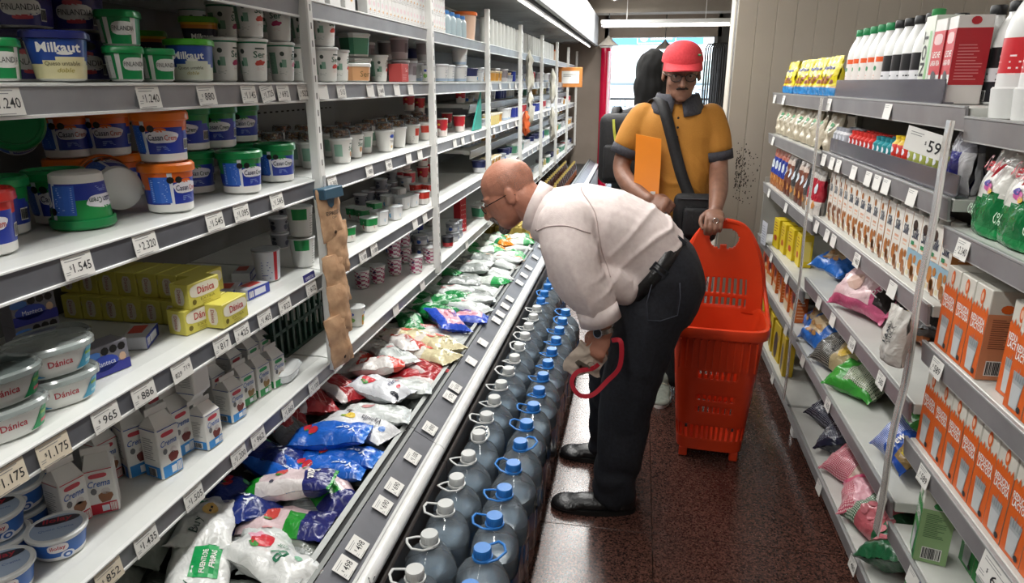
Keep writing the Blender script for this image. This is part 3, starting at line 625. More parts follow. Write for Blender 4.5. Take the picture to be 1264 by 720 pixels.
# ------------------------------------------------------------------ boxes
def carton(name, d, col, deco, cat='box', bev=.0015, extra=None):
    b = PB(); b.box((0, 0, d[2]/2), d, mat(col, .45), bev); parts = [('carton', b.mesh(name))]
    p = PB(); deco(p, d); parts.append(('lettering', p.mesh('print')))
    if extra: parts += extra
    return Proto(name, cat, parts)
def d_but(p, d):
    m = FACE['F'](d); p.disc(m, 0, d[2]*.66, d[1]*.46, d[2]*.27, mat('#e3dfcf', .4), 20, 1, 3.5); p.text(FACE['F'](d, .0012), 'Dánica', .004, d[2]*.66, mat('#b5242f', .4), w=.058, h=.018, bold=.014)
    p.text(FACE['F'](d, .0012), 'EXTRA', .008, d[2]*.28, mat('#8f8434', .5), w=.05, h=.007); p.lines(m, -.012, .004, .035, .013, 2, mat('#a59a48', .5)); p.disc(m, -.038, d[2]*.24, .007, .007, mat('#6b5f20', .5), 8, 1)
    m = FACE['L'](d); p.disc(m, 0, d[2]*.5, .013, d[2]*.36, mat('#d9d3c0', .4), 12, 1, 4); p.text(FACE['L'](d, .0012), 'Dánica', 0, d[2]*.5, mat('#a63a3a', .4), w=.034, h=.010, rot=-PI/2)
P_BUT = carton('butter_box', (.055, .108, .062), '#cfc65a', d_but)
def d_ton(top):
    def f(p, d):
        m = FACE['F'](d); w, h = d[1], d[2]; p.rect(m, -w/2, 0, w/2, h*.34, mat('#2c3290', .4)); p.disc(m, -.01, h*.42, .034, h*.26, mat('#2f48b0', .4), 14, 1)
        p.text(FACE['F'](d, .0012), 'Manteca', -.006, h*.42, mat('#dfe4ef', .4), w=.044, h=.011); p.disc(m, -w*.33, h*.74, .018, .008, mat('#4f86d8', .4), 12, 1, 4)
        for i in range(3): p.disc(m, -.004+.019*i, h*.80, .009, .009, BLACK, 8, 1)
        p.disc(m, w*.34, h*.45, .008, .010, mat('#c9a98e', .5), 8, 1)
    return f
P_TON = carton('butter_box', (.05, .098, .066), '#7d7c86', d_ton(0))
def d_blu(p, d):
    m = FACE['F'](d); p.rect(m, -d[1]*.5, 0, d[1]*.5, d[2], mat('#2e3f9e', .4)); p.rect(FACE['F'](d, .001), -d[1]*.2, d[2]*.2, d[1]*.3, d[2]*.8, mat('#d7dae6', .4)); p.bars(FACE['F'](d, .0014), -d[1]*.45, d[2]*.2, -d[1]*.25, d[2]*.8, WM, 6)
    p.rect(FACE['T'](d), -d[1]*.5, -d[0]*.5, 0, 0, mat('#b9bcc4', .4)); p.rect(FACE['T'](d, .001), -.02, -.012, .035, .02, mat('#c34a42', .4))
P_BLU = carton('butter_pack', (.055, .10, .030), '#c4c6cc', d_blu)
# tall gable cartons of cream
GABW = mat('#e2e1dd', .4)
def gable(acc, pic, name='cream_carton', h=.125, w=.058, dp=.058, big=False):
    d = (dp, w, h); b = PB(); b.box((0, 0, h*.40), (dp, w, h*.80), GABW, .004, 2)
    x, y = dp/2-.002, w/2-.002; z0 = h*.80-.002; z1 = h*.97
    b.add([(-x, -y, z0), (x, -y, z0), (x, y, z0), (-x, y, z0), (-.004, -y*.8, z1), (-.004, y*.8, z1), (.004, y*.8, z1), (.004, -y*.8, z1)], [(0, 3, 5, 4), (1, 7, 6, 2), (0, 4, 7, 1), (2, 6, 5, 3), (4, 5, 6, 7)], GABW)
    f = PB(); f.box((0, 0, h*1.02), (.004, w*.98, h*.11), GABW, .001)
    p = PB(); m = FACE['F'](d, .0008); m2 = FACE['F'](d, .0014); a = mat(acc, .4)
    p.rect(m, -w/2+.004, .003, w/2-.004, h*.20, a); p.rect(m2, -.004, .008, .010, h*.16, mat('#dfe6ee', .4)); p.bars(m2, .012, .006, .024, h*.18, WM, 6)
    p.disc(m, -.002, h*.68, .017, .0055, mat('#c4434f' if acc != '#1f9148' else '#2f9a5a', .4), 14, 1, 4); p.text(m2, 'Crema', -.002, h*.55, mat('#2b5fae', .4), w=w*.72, h=.015, bold=.008, shear=.3)
    p.disc(m, .006, h*.30, .014, .013, mat(pic, .5), 12, 1, 2, .1); p.disc(m, .008, h*.40, .009, .008, mat('#cfc8c6', .5), 8, 1); p.disc(m, -.014, h*.42, .006, .008, mat('#6d6f72', .5), 8, 1)
    p.rect(m, -w/2+.003, h*.765, w/2-.003, h*.78, mat('#2c4f9e' if acc != '#c5283a' else '#b8303c', .4))
    ml = FACE['L'](d, .0008); p.rect(ml, -dp/2+.004, .003, dp/2-.004, h*.20, a); p.rect(FACE['L'](d, .0014), -.013, .006, .013, h*.17, WM); p.bars(FACE['L'](d, .002), -.012, .007, .012, h*.165, INK, 9); p.lines(ml, -.02, h*.3, .018, h*.66, 10, mat('#8a8a8c', .5))
    p.rect(ml, -dp/2+.003, h*.765, dp/2-.003, h*.78, mat('#2c4f9e' if acc != '#c5283a' else '#b8303c', .4))
    return Proto(name, 'cream carton', [('carton', b.mesh('gable_body')), ('top_fin', f.mesh('fin')), ('lettering', p.mesh('print'))])
P_CRB, P_CRR, P_CRG = gable('#2b86cf', '#6d2a26'), gable('#c5283a', '#8a5a3a', h=.14), gable('#1f9148', '#8d7042')
P_CRBL = gable('#2b86cf', '#6d2a26', h=.165, w=.06, dp=.06)
# spread bowls
def d_ilo(d, rf):
    m = cyl(rf, .1, 0, .0008); d.disc(m, -.002, .034, .018, .0105, mat('#e6e1e2', .4), 16, 2, 3); d.text(cyl(rf, .1, 0, .0014), 'ilolay', -.002, .034, mat('#b5303c', .4), w=.026, h=.011, bold=.02)
    for k in range(3): d.disc(cyl(rf, .1, 0, .0010+.0004*k), .012, .014, .012-.004*k, .010-.0033*k, mat('#dfe6f2' if k % 2 == 0 else '#2c5fae', .4), 14, 1)
    m = cyl(rf, -1.2, 0, .0008); d.disc(m, 0, .02, .010, .010, mat('#a3423a', .5), 10, 1)
P_ILO = tub('cheese_bowl', .052, .043, .052, 2, lambda t, th: '#e4e4e1' if (t < .17 or t > .83) else '#2a64b4', '#d9dcdc', lid_h=.007, over=.003, deco=d_ilo, n=32, cat='cheese bowl')
_d = PB(); _m = planar((0, 0, .0540), (0, 1, 0), (-1, 0, 0)); _d.disc(_m, 0, 0, .048, .048, mat('#9fb0c6', .3), 24, 2); _m2 = planar((0, 0, .0546), (0, 1, 0), (-1, 0, 0)); _d.disc(_m2, 0, .022, .040, .014, mat('#2b2b33', .3), 16, 1); _d.text(planar((0, 0, .0552), (0, 1, 0), (-1, 0, 0)), 'Ilolay', .0, .022, mat('#b5303c', .4), w=.05, bold=.02); _d.text(_m2, 'Queso Crema', 0, -.008, mat('#33559e', .4), w=.06)
P_ILO.parts.append(('foil_lid', _d.mesh('foil')))
# small pots and cups
def pot(name, r1, r0, h, zones, lid='#c9ccce', deco=None, p=2): return tub(name, r1, r0, h, p, zones, lid, lid_h=.005, over=.002, deco=deco, n=20, cat='yoghurt pot')
def dblob(c1, c2, hh=.06): 
    def f(d, rf):
        for th in (.4, -1.3): d.disc(cyl(rf, th, 0), 0, hh*.38, .012, .010, mat(c1, .4), 10, 1, 2, .15); d.disc(cyl(rf, th, 0), .003, hh*.70, .008, .006, mat(c2, .4), 8, 1)
    return f
P_PGRN = pot('dessert_pot', .032, .029, .058, lambda t, th: '#1f8a48' if t > .45 else '#dddcd6', '#b9c4c0', dblob('#b76a72', '#e6e6e0', .058), 4)
P_PWHT = pot('dessert_pot', .034, .030, .060, lambda t, th: '#d9dadb', '#c4c9cc', dblob('#4fa3cf', '#2b2d33'), 4)
P_PRED = pot('dessert_pot', .033, .029, .064, lambda t, th: '#c8352a' if t > .4 else '#dcdad6', '#cfd2d2', dblob('#e8e2dc', '#e8e2dc'), 4)
P_PPNK = pot('yoghurt_cup', .036, .029, .085, lambda t, th: '#dcd6d6' if (int(t*12)+int((th+4)*2.2)) % 3 else '#a43a6a', '#cfd2d3', dblob('#a8305f', '#3b2d52', .085))
P_PREDT = pot('yoghurt_cup', .036, .030, .095, lambda t, th: '#c02c38' if t > .3 else '#d9cfcb', '#d9d9d6', dblob('#e2dcd6', '#d9b24a', .095))
P_PBLU = pot('yoghurt_cup', .034, .030, .085, lambda t, th: '#2b3c9a', '#d6d8da', None)
P_PWC = pot('yoghurt_cup', .038, .031, .075, lambda t, th: '#cfd0d2' if t > .15 else '#c4c6c8', '#bfc3c6', dblob('#3a3f48', '#5b7fae', .075))
P_POR = pot('yoghurt_cup', .036, .029, .075, lambda t, th: '#dcdcd4' if abs(th-.6) > .5 or t > .62 else '#d99a2a', '#d2d5d4', dblob('#7fae5a', '#3a56a8', .075))
P_PSER2 = pot('yoghurt_cup', .042, .034, .098, lambda t, th: '#1f8a4a' if (t > .55 and -1.1 < th < .15) else '#d6d8d6', '#cfd3d3', lambda d, rf: d.lines(cyl(rf, .6, 0), -.012, .012, .012, .085, 9, mat('#8b9290', .5)))
P_PBRN = pot('dessert_cup', .034, .029, .055, lambda t, th: '#7d7f88', '#c9ccd2', dblob('#3a3f52', '#262a38', .055))
P_JAR = Proto('cheese_jar', 'jar', [('glass', PB().lathe([(.030, 0), (.032, .01), (.032, .055), (.029, .06)], 16, mat('#c9b878', .2)).mesh('jar', 40)), ('lid', PB().lathe([(.033, .058), (.033, .070), (0, .070)], 16, mat('#e2dcc8', .4), cap=False).mesh('jarlid', 40))])
P_TUBY = tub('cheese_tub', .05, .045, .07, 4, lambda t, th: '#c9923f' if .1 < t < .85 else '#d8c7a2', '#d9c9a4', lid_h=.008, n=20)
P_TUBN = tub('cheese_tub', .05, .042, .075, 2, lambda t, th: '#27305f' if t > .4 else '#d8dadc', '#2a2d55', lid_h=.012, n=20)
P_TUBW = tub('cheese_tub', .045, .038, .085, 2, lambda t, th: '#d5d6d6' if t > .2 else '#9fb3c9', '#cfd2d6', lid_h=.01, n=20, deco=lambda d, rf: d.lines(cyl(rf, .3, 0), -.014, .02, .014, .07, 6, mat('#8a94a2', .5)))
P_TUBGR = tub('cheese_tub', .052, .044, .085, 4, lambda t, th: '#4f9272' if .1 < t < .85 else '#d5d8d5', '#cfd3d1', lid_h=.01, n=20)
P_TUBOR = tub('cheese_tub', .055, .05, .06, 4, lambda t, th: '#dda878', '#dfe0dc', lid_h=.012, n=20, deco=lambda d, rf: d.text(cyl(rf, .3, 0, .0008, 4), 'Ser', 0, .028, mat('#7a6a3a', .4), w=.04, h=.02))
P_TUBDK = tub('cheese_tub', .042, .036, .09, 2, lambda t, th: '#8c8488' if t > .3 else '#b9b5b8', '#c9c9cc', lid_h=.01, n=20, deco=lambda d, rf: d.rect(cyl(rf, .2, 0), -.015, .03, .015, .07, mat('#6a6064', .5), 3, 1))
P_BOXR = carton('dessert_box', (.06, .09, .075), '#c2504e', lambda p, d: (p.text(FACE['F'](d), 'Ser', .02, .05, WM, w=.03, h=.018), p.lines(FACE['F'](d), -.035, .01, .03, .035, 3, mat('#e0a8a4', .5))))
P_CAN = Proto('slim_can', 'can', [('can', PB().lathe([(.022, 0), (.026, .006), (.026, .125), (.022, .135)], 16, lambda k, th: mat('#c9cdb0' if k == 1 and th > 0 else '#d4d6d2', .3)).mesh('can', 40)), ('lid', PB().lathe([(.022, .136), (.021, .138), (0, .137)], 16, STEEL, cap=False).mesh('canlid', 40))])
P_MINI = carton('mini_milk_box', (.04, .042, .075), '#dedddb', lambda p, d: (p.disc(FACE['F'](d), 0, .045, .012, .010, mat('#dcc8cc', .5), 8, 1), p.lines(FACE['F'](d), -.015, .006, .015, .025, 3, mat('#a9a5a8', .5)), p.disc(FACE['F'](d), .006, .022, .006, .005, mat('#d9a04a', .5), 8, 1)))
LEFTG = [
    ('FING', -1.08, 1.038, 1.562, -0.9), ('FINP', -1.19, 1.228, 1.562, -1.2), ('FINP', -1.188, 1.226, 1.66, -1.25), ('FINP', -1.17, 1.339, 1.562, -1.2), 
    ('FINP', -1.168, 1.337, 1.66, -1.3), ('MKC', -1.065, 1.157, 1.562, -0.95), ('FING', -1.07, 1.333, 1.562, -0.9), ('FING', -1.07, 1.434, 1.562, -0.9), 
    ('FING', -1.068, 1.331, 1.631, -1.25), ('FING', -1.068, 1.331, 1.631, -1.25), ('FING', -1.3, 1.714, 1.562, -1.1), ('MKY', -1.38, 1.828, 1.63, -1), 
    ('MKG', -1.07, 1.558, 1.562, -1.25), ('MKG', -1.19117, 1.7899, 1.562, -1.1), ('MKY', -1.18917, 1.7879, 1.66, -1.1), ('SER0', -1.10469, 1.74598, 1.562, -0.35), 
    ('SER1', -1.05914, 1.82011, 1.562, -1), ('SER0', -1.16, 2.076, 1.562, -0.4), ('SER2', -1.07, 1.996, 1.562, -0.2), ('SER1', -1.075, 2.13, 1.562, -0.75), 
    ('SER2', -1.4, 2.077, 1.675, -0.3), ('SER0', -1.16, 1.855, 1.66, -0.35), ('SER1', -1.05714, 1.81811, 1.675, -0.62), ('SER2', -1.22, 2.201, 1.675, -0.5), 
    ('SER0', -1.068, 1.994, 1.675, -1.7), ('SER1', -1.1, 2.212, 1.674, -0.65), ('SERD', -1.05025, 2.254, 1.562, -0.6), ('SERD', -1.09, 2.44, 1.562, -0.2), 
    ('SERD', -1.04825, 2.252, 1.674, -0.6), ('TUBOR', -1.08, 2.556, 1.562, -0.6), ('TUBOR', -1.20076, 2.98329, 1.562, -0.6), ('TUBGR', -1.13, 2.702, 1.654, -0.6), 
    ('TUBW', -1.3, 3.006, 1.654, -0.6), ('SERD', -1.11924, 2.91871, 1.562, -0.3), ('TUBDK', -1.19876, 2.98129, 1.63, -0.4), ('TUBDK', -1.25, 3.383, 1.659, -0.4), 
    ('BOXR', -1.06, 3.008, 1.562, 0), ('TUBDK', -1.1, 3.259, 1.562, -0.5), ('TUBDK', -1.1, 3.147, 1.659, -0.4), ('TUBW', -1.12605, 3.42912, 1.562, -0.5), 
    ('TUBN', -1.2, 3.646, 1.646, -0.5), ('TUBDK', -1.08, 3.463, 1.659, -0.5), ('TUBDK', -1.08904, 3.51552, 1.562, -0.5), ('POR', -1.0443, 3.39936, 1.562, -0.5), 
    ('TUBW', -1.06, 3.658, 1.562, -0.5), ('TUBW', -1.08, 3.873, 1.562, -0.5), ('TUBW', -1.0508, 4.043, 1.654, -0.4), ('TUBN', -1.13, 4.197, 1.562, -0.5), 
    ('TUBDK', -1.1, 4.242, 1.646, -0.5), ('TUBW', -1.0528, 4.045, 1.562, -0.5), ('TUBN', -1.06, 4.324, 1.562, -0.5), ('TUBW', -1.08, 4.631, 1.562, -0.5), 
    ('TUBY', -1.08, 5.156, 1.562, -0.5), ('TUBY', -1.12, 5.735, 1.562, -0.5), ('CASR', -1.12, 0.978, 1.272, -1), ('CASG', -1.23771, 1.12478, 1.272, -1.4), 
    ('CASG', -1.21729, 1.25222, 1.272, -1.3), ('CASO', -1.36, 1.456, 1.386, -1), ('CASO', -1.3, 1.517, 1.386, -1.25), ('CASO', -1.33, 1.577, 1.272, -1.2), 
    ('CASO', -1.073, 1.417, 1.386, -1.35), ('CASO', -1.075, 1.419, 1.272, -0.55), ('CASG', -1.18605, 1.67503, 1.386, -1.6), ('CASG', -1.17, 1.777, 1.386, -1.35), 
    ('CASG', -1.2, 1.945, 1.386, -1.15), ('CASG', -1.18805, 1.67703, 1.272, -1.2), ('CASG', -1.06695, 1.70797, 1.272, -0.75), ('CASG', -1.3, 2.095, 1.272, -1), 
    ('CASG', -1.085, 1.931, 1.272, -1.1), ('SERT', -1.38, 2.334, 1.272, -0.6), ('SERT', -1.25549, 2.22752, 1.272, -0.5), ('SERT', -1.20429, 2.29855, 1.272, -0.5), 
    ('SERT', -1.13022, 2.25293, 1.272, -0.55), ('SERT', -1.42556, 2.60977, 1.272, -0.5), ('SERT', -1.34444, 2.64123, 1.272, -0.5), ('SERT', -1.09, 2.417, 1.272, -0.45), 
    ('SERT', -1.12, 2.6, 1.272, -0.75), ('SERT', -1.22, 2.616, 1.272, -0.5), ('SERT', -1.3, 2.925, 1.272, -0.5), ('SERT', -1.15, 2.783, 1.272, 0.3), 
    ('SERT', -1.25, 3.118, 1.272, 0.3), ('TOPS', -1.085, 2.86, 1.272, -0.65), ('TOPS', -1.1, 3.068, 1.272, 0.4), ('TOPS', -1.25, 3.245, 1.272, -0.4), 
    ('TOPS', -1.30582, 3.5573, 1.272, -0.4), ('REDT', -1.1, 3.268, 1.272, -0.5), ('REDT', -1.11, 3.496, 1.272, -1.4), ('REDT', -1.24418, 3.6187, 1.272, -0.5), 
    ('REDT', -1.3, 3.973, 1.272, -0.5), ('PREDT', -1.35, 3.985, 1.399, -0.5), ('PREDT', -1.38, 4.281, 1.372, -0.5), ('PREDT', -1.08, 3.727, 1.272, -0.5), 
    ('PREDT', -1.08, 4.115, 1.272, 1.2), ('PREDT', -1.25, 4.451, 1.272, -0.5), ('MARG', -1.075, 0.895, 0.969, -0.32), ('MARG', -1.073, 0.893, 1.0325, -0.32), 
    ('MARG', -1.073, 0.893, 1.0325, -0.32), ('MARB', -1.085, 1.027, 0.969, -0.42), ('MARB', -1.083, 1.025, 1.0325, -0.42), ('MARB', -1.25912, 1.20794, 0.969, -0.3), 
    ('TON', -1.1, 1.157, 0.969, -0.25), ('TON', -1.35888, 1.25506, 1.035, -0.25), ('TON', -1.36088, 1.25706, 0.969, -0.25), ('BUT', -1.075, 1.44, 0.969, -0.18), 
    ('BLU', -1.09, 1.567, 0.969, 0), ('BLU', -1.14, 1.691, 0.969, 0.3), ('BLU', -1.085, 1.718, 0.969, -0.1), ('BLU', -1.2, 1.875, 0.969, 0.35), 
    ('PBLUR', -1.12, 1.879, 0.969, -0.5), ('PSER2', -1.09, 2.056, 0.969, -0.5), ('PSER2', -1.088, 2.054, 1.072, -0.5), ('PBRN', -1.3, 2.286, 0.969, -0.5), 
    ('PBRN', -1.298, 2.284, 1.029, -0.5), ('PBRN', -1.38, 2.503, 1.029, -0.5), ('BLU', -1.14, 1.326, 0.969, 0.4), ('PGRN', -1.1, 2.431, 0.969, -0.5), 
    ('PGRN', -1.2, 2.564, 0.969, -0.5), ('PGRN', -1.24, 2.841, 0.969, -0.4), ('PGRN', -1.085, 2.625, 0.969, -0.5), ('PGRN', -1.18, 2.806, 0.969, -0.5), 
    ('PWHT', -1.09, 2.758, 0.969, -0.5), ('PGRN', -1.2, 2.983, 0.969, -0.5), ('PWHT', -1.07, 2.886, 0.969, -0.3), ('PWHT', -1.12052, 3.14738, 0.969, -0.3), 
    ('PWHT', -1.09948, 3.21762, 0.969, -0.4), ('PWHT', -1.2, 3.165, 0.969, -0.4), ('PWHT', -1.23, 3.404, 0.969, -0.4), ('PRED', -1.07, 3.304, 0.969, -0.4), 
    ('PRED', -1.18007, 3.54898, 0.969, -0.4), ('PRED', -1.10993, 3.56002, 0.969, -0.4), ('PBRN', -1.36, 3.206, 0.969, -0.5), ('PBRN', -1.36, 3.313, 0.969, -0.5), 
    ('PBRN', -1.36, 3.427, 0.969, -0.5), ('PBRN', -1.3, 3.338, 1.029, -0.5), ('PBRN', -1.36, 3.548, 0.969, -0.5), ('PBRN', -1.36, 3.659, 1.029, -0.5), 
    ('PWC', -1.36592, 3.74624, 0.969, -0.5), ('PWC', -1.29609, 3.7052, 0.969, -0.5), ('PREDT', -1.38, 3.813, 1.069, -0.4), ('PREDT', -1.36, 3.899, 1.069, -0.4), 
    ('PREDT', -1.298, 4.043, 1.069, -0.4), ('PREDT', -1.29799, 3.78656, 0.969, -0.4), ('PREDT', -1.3, 4.045, 0.969, -0.4), ('PREDT', -1.32, 4.257, 1.069, -0.4), 
    ('ILO', -1.10908, 0.981593, 0.654, -0.9), ('ILO', -1.12092, 0.866407, 0.654, -0.7), ('ILO', -1.2, 0.937, 0.712, -0.7), ('ILO', -1.2431, 1.02906, 0.654, -0.8), 
    ('ILO', -1.2411, 1.02706, 0.712, -0.8), ('ILO', -1.37, 1.224, 0.654, -0.8), ('CRR', -1.15946, 1.06491, 0.654, -0.25), ('CRR', -1.12744, 1.12603, 0.654, -0.9), 
    ('CRR', -1.21146, 1.22142, 0.654, -0.2), ('CRBL', -1.16213, 1.27108, 0.654, -0.5), ('CRBL', -1.09142, 1.2775, 0.654, -0.25), ('CRBL', -1.12016, 1.36567, 0.654, -0.2), 
    ('CRB', -1.06984, 1.41433, 0.654, -0.1), ('CRB', -1.09, 1.56, 0.654, -0.15), ('CRG', -1.11098, 1.65122, 0.654, -0.15), ('CRG', -1.10063, 1.71944, 0.654, -0.15), 
    ('CRG', -1.08839, 1.78734, 0.654, -0.15), ('CRBL', -1.26, 1.318, 0.654, -0.2), ('CRBL', -1.24, 1.426, 0.654, -0.2), ('CRB', -1.19, 1.629, 0.654, -0.1), 
    ('CRB', -1.22, 1.768, 0.654, -0.1), ('CRG', -1.21, 1.849, 0.654, -0.1), ('CRG', -1.21, 1.923, 0.654, -0.1), ('POR', -1.05, 2.353, 0.654, -0.35), 
    ('PPNK', -1.22, 2.833, 0.654, -0.4), ('PPNK', -1.18, 2.922, 0.654, -0.4), ('PPNK', -1.15, 3.072, 0.654, -0.4), ('PPNK', -1.148, 3.07, 0.744, -0.4), 
    ('PPNK', -1.18, 3.304, 0.744, -0.4), ('PPNK', -1.2, 3.375, 0.654, -0.4), ('PPNK', -1.06, 3.127, 0.654, -0.4), ('PBLU', -1.3, 3.908, 0.654, -0.4), 
    ('PPNK', -1.05, 3.326, 0.654, -0.2), ('PWC', -1.41128, 4.2955, 0.654, -0.4), ('PWC', -1.4, 4.036, 0.654, -0.4), ('PWC', -1.33872, 4.2595, 0.654, -0.4), 
    ('ILO', -1.2, 0.937, 0.654, -0.7), ('PPNK', -1.18, 3.304, 0.654, -0.4), ('PBRN', -1.3, 3.338, 0.969, -0.5), ('PBRN', -1.36, 3.659, 0.969, -0.5), 
    ('PREDT', -1.38, 3.813, 0.969, -0.4), ('PREDT', -1.36, 3.899, 0.969, -0.4), ('PREDT', -1.32, 4.257, 0.969, -0.4), ('PBRN', -1.38, 2.503, 0.969, -0.5), 
    ('PREDT', -1.38, 4.281, 1.272, -0.5), ('CASO', -1.36, 1.456, 1.272, -1), ('CASG', -1.2, 1.945, 1.272, -1.15), ('MKY', -1.38, 1.828, 1.562, -1), 
    ('TUBGR', -1.13, 2.702, 1.562, -0.6), ('TUBW', -1.3, 3.006, 1.562, -0.6), ('TUBN', -1.2, 3.646, 1.562, -0.5), ('TUBDK', -1.25, 3.383, 1.562, -0.4), 
    ('TUBDK', -1.1, 3.147, 1.562, -0.4), ('SER2', -1.4, 2.077, 1.562, -0.3), ('SER2', -1.22, 2.201, 1.562, -0.5), 
]
PR = dict(FINP=P_FINP, FING=P_FING, MKC=P_MKC, MKG=P_MKG, MKY=P_MKY, SER0=P_SER[0], SER1=P_SER[1], SER2=P_SER[2], SERD=P_SERD, TUBOR=P_TUBOR, TUBGR=P_TUBGR, TUBW=P_TUBW, TUBDK=P_TUBDK, BOXR=P_BOXR, TUBN=P_TUBN, POR=P_POR, TUBY=P_TUBY,
          CASR=P_CASR, CASG=P_CASG, CASO=P_CASO, SERT=P_SERT, TOPS=P_TOPS, REDT=P_REDT, PREDT=P_PREDT, MARG=P_MARG, MARB=P_MARB, TON=P_TON, BUT=P_BUT, BLU=P_BLU, PSER2=P_PSER2, PBRN=P_PBRN, PGRN=P_PGRN, PWHT=P_PWHT, PRED=P_PRED, PWC=P_PWC,
          ILO=P_ILO, CRR=P_CRR, CRBL=P_CRBL, CRB=P_CRB, CRG=P_CRG, PPNK=P_PPNK, PBLU=P_PBLU)
P_PBLUR = pot('yoghurt_cup', .042, .035, .098, lambda t, th: '#c8303a' if .0 < th < .25 else '#cfd2dc', '#9aa0a6', lambda d, rf: d.lines(cyl(rf, -.6, 0), -.016, .012, .016, .07, 7, mat('#4a5aa0', .5))); PR['PBLUR'] = P_PBLUR
DESC = dict(FINP='purple square cream cheese tub with a dark purple lid', FING='green and white square cream cheese tub with green lid', MKC='blue and cream cheese spread tub before the purple tubs', MKG='blue and white cheese spread tub with a light green lid', MKY='yellow and black small cheese tub with green lid',
  SER0='white yoghurt cup with green rim and dark pink fruit', SER1='white yoghurt cup with green rim and red fruit', SER2='white yoghurt cup with green rim and pale pink fruit', SERD='white yoghurt cup with plain rim', TUBOR='peach coloured square tub with white lid', TUBGR='green square tub with pale lid stacked on a peach tub', TUBW='pale grey cheese tub', TUBDK='mauve grey round cheese tub', BOXR='red dessert box', TUBN='navy and white cheese tub', POR='white yoghurt cup with an orange fruit print', TUBY='tan cheese tub',
  CASR='red lidded cream cheese tub beside the green tubs', CASG='blue and green cream cheese tub with dark green lid', CASO='blue and orange cream cheese tub with orange lid', SERT='white yoghurt cup under a clear cereal dome', TOPS='white cereal topped yoghurt cup with blue oval mark', REDT='cereal topped yoghurt cup with a red band', PREDT='red yoghurt cup', MARG='green and white oval margarine tub', MARB='blue and white oval margarine tub', TON='grey and blue upright butter box', BUT='yellow butter box', BLU='white and blue flat butter pack',
  PSER2='white yoghurt cup with a green square panel', PBRN='dull grey dessert cup', PGRN='green and white dessert pot', PWHT='white dessert pot with light blue print', PRED='red and white dessert pot', PWC='pale grey yoghurt cup', ILO='blue and white cheese bowl with a foil lid', CRR='white cream carton with red base', CRBL='tall white cream carton with blue base', CRB='short white cream carton with blue base', CRG='white cream carton with green base', PPNK='pink patterned yoghurt cup', PBLU='plain dark blue yoghurt cup', PBLUR='white and red yoghurt cup beside the butter packs')
SHN = {1.562: 'on the top cup shelf', 1.272: 'on the cream cheese shelf', .969: 'on the butter shelf', .654: 'on the cream carton shelf'}
def shelf_name(z): return SHN[min(SHN, key=lambda q: abs(q-z) if z >= q-.01 else 9)]
for k, x, y, z, rz in LEFTG:
    PR[k].put((x, y, z), rz, DESC[k]+' '+shelf_name(z), DESC[k]+' '+shelf_name(z))
# odd ones out
# tub turned upside down, tub lying on its side, lid-on tub leaning at the back
P_CASG.put((-1.135, 1.175+.045, 1.272+.114), rot=(PI, 0, -1.25-.9), label='green lidded cream cheese tub standing upside down on its lid', group='tipped cream cheese tubs')
P_CASO.put((-1.14, 1.345, 1.272+.058), rot=(0, math.radians(-84), -.55), label='cream cheese tub lying on its side with white base outwards', group='tipped cream cheese tubs')
P_CASG.put((-1.38, 1.335, 1.272+.175), rot=(0, math.radians(72), -.75), label='cream cheese tub tipped forward showing its dark green lid', group='tipped cream cheese tubs', sc=.98)
# wall of butter boxes: two tiers, ends facing the aisle corner
for t in range(2):
    for i in range(8):
        if t == 1 and i == 7: continue
        P_BUT.put((-1.43+.058*i-(.02 if t else 0), 1.50+.025*t, .969+.0625*t), R.uniform(-.03, .03), 'yellow butter box in the two-tier row of butter boxes', 'yellow butter boxes in the row')
P_BUT.put((-1.065-.005, 1.455, .969+.0625), -.12, 'yellow butter box lying on top of the row of butter boxes')
P_BUT.put((-1.43, 1.62, .969+.125), .1, 'yellow butter box alone on top of the back of the row')
P_CRB.put((-1.072, 1.395, .654+.137+.127), rot=(PI, 0, -.1+PI), label='white and blue cream carton standing upside down on another carton')
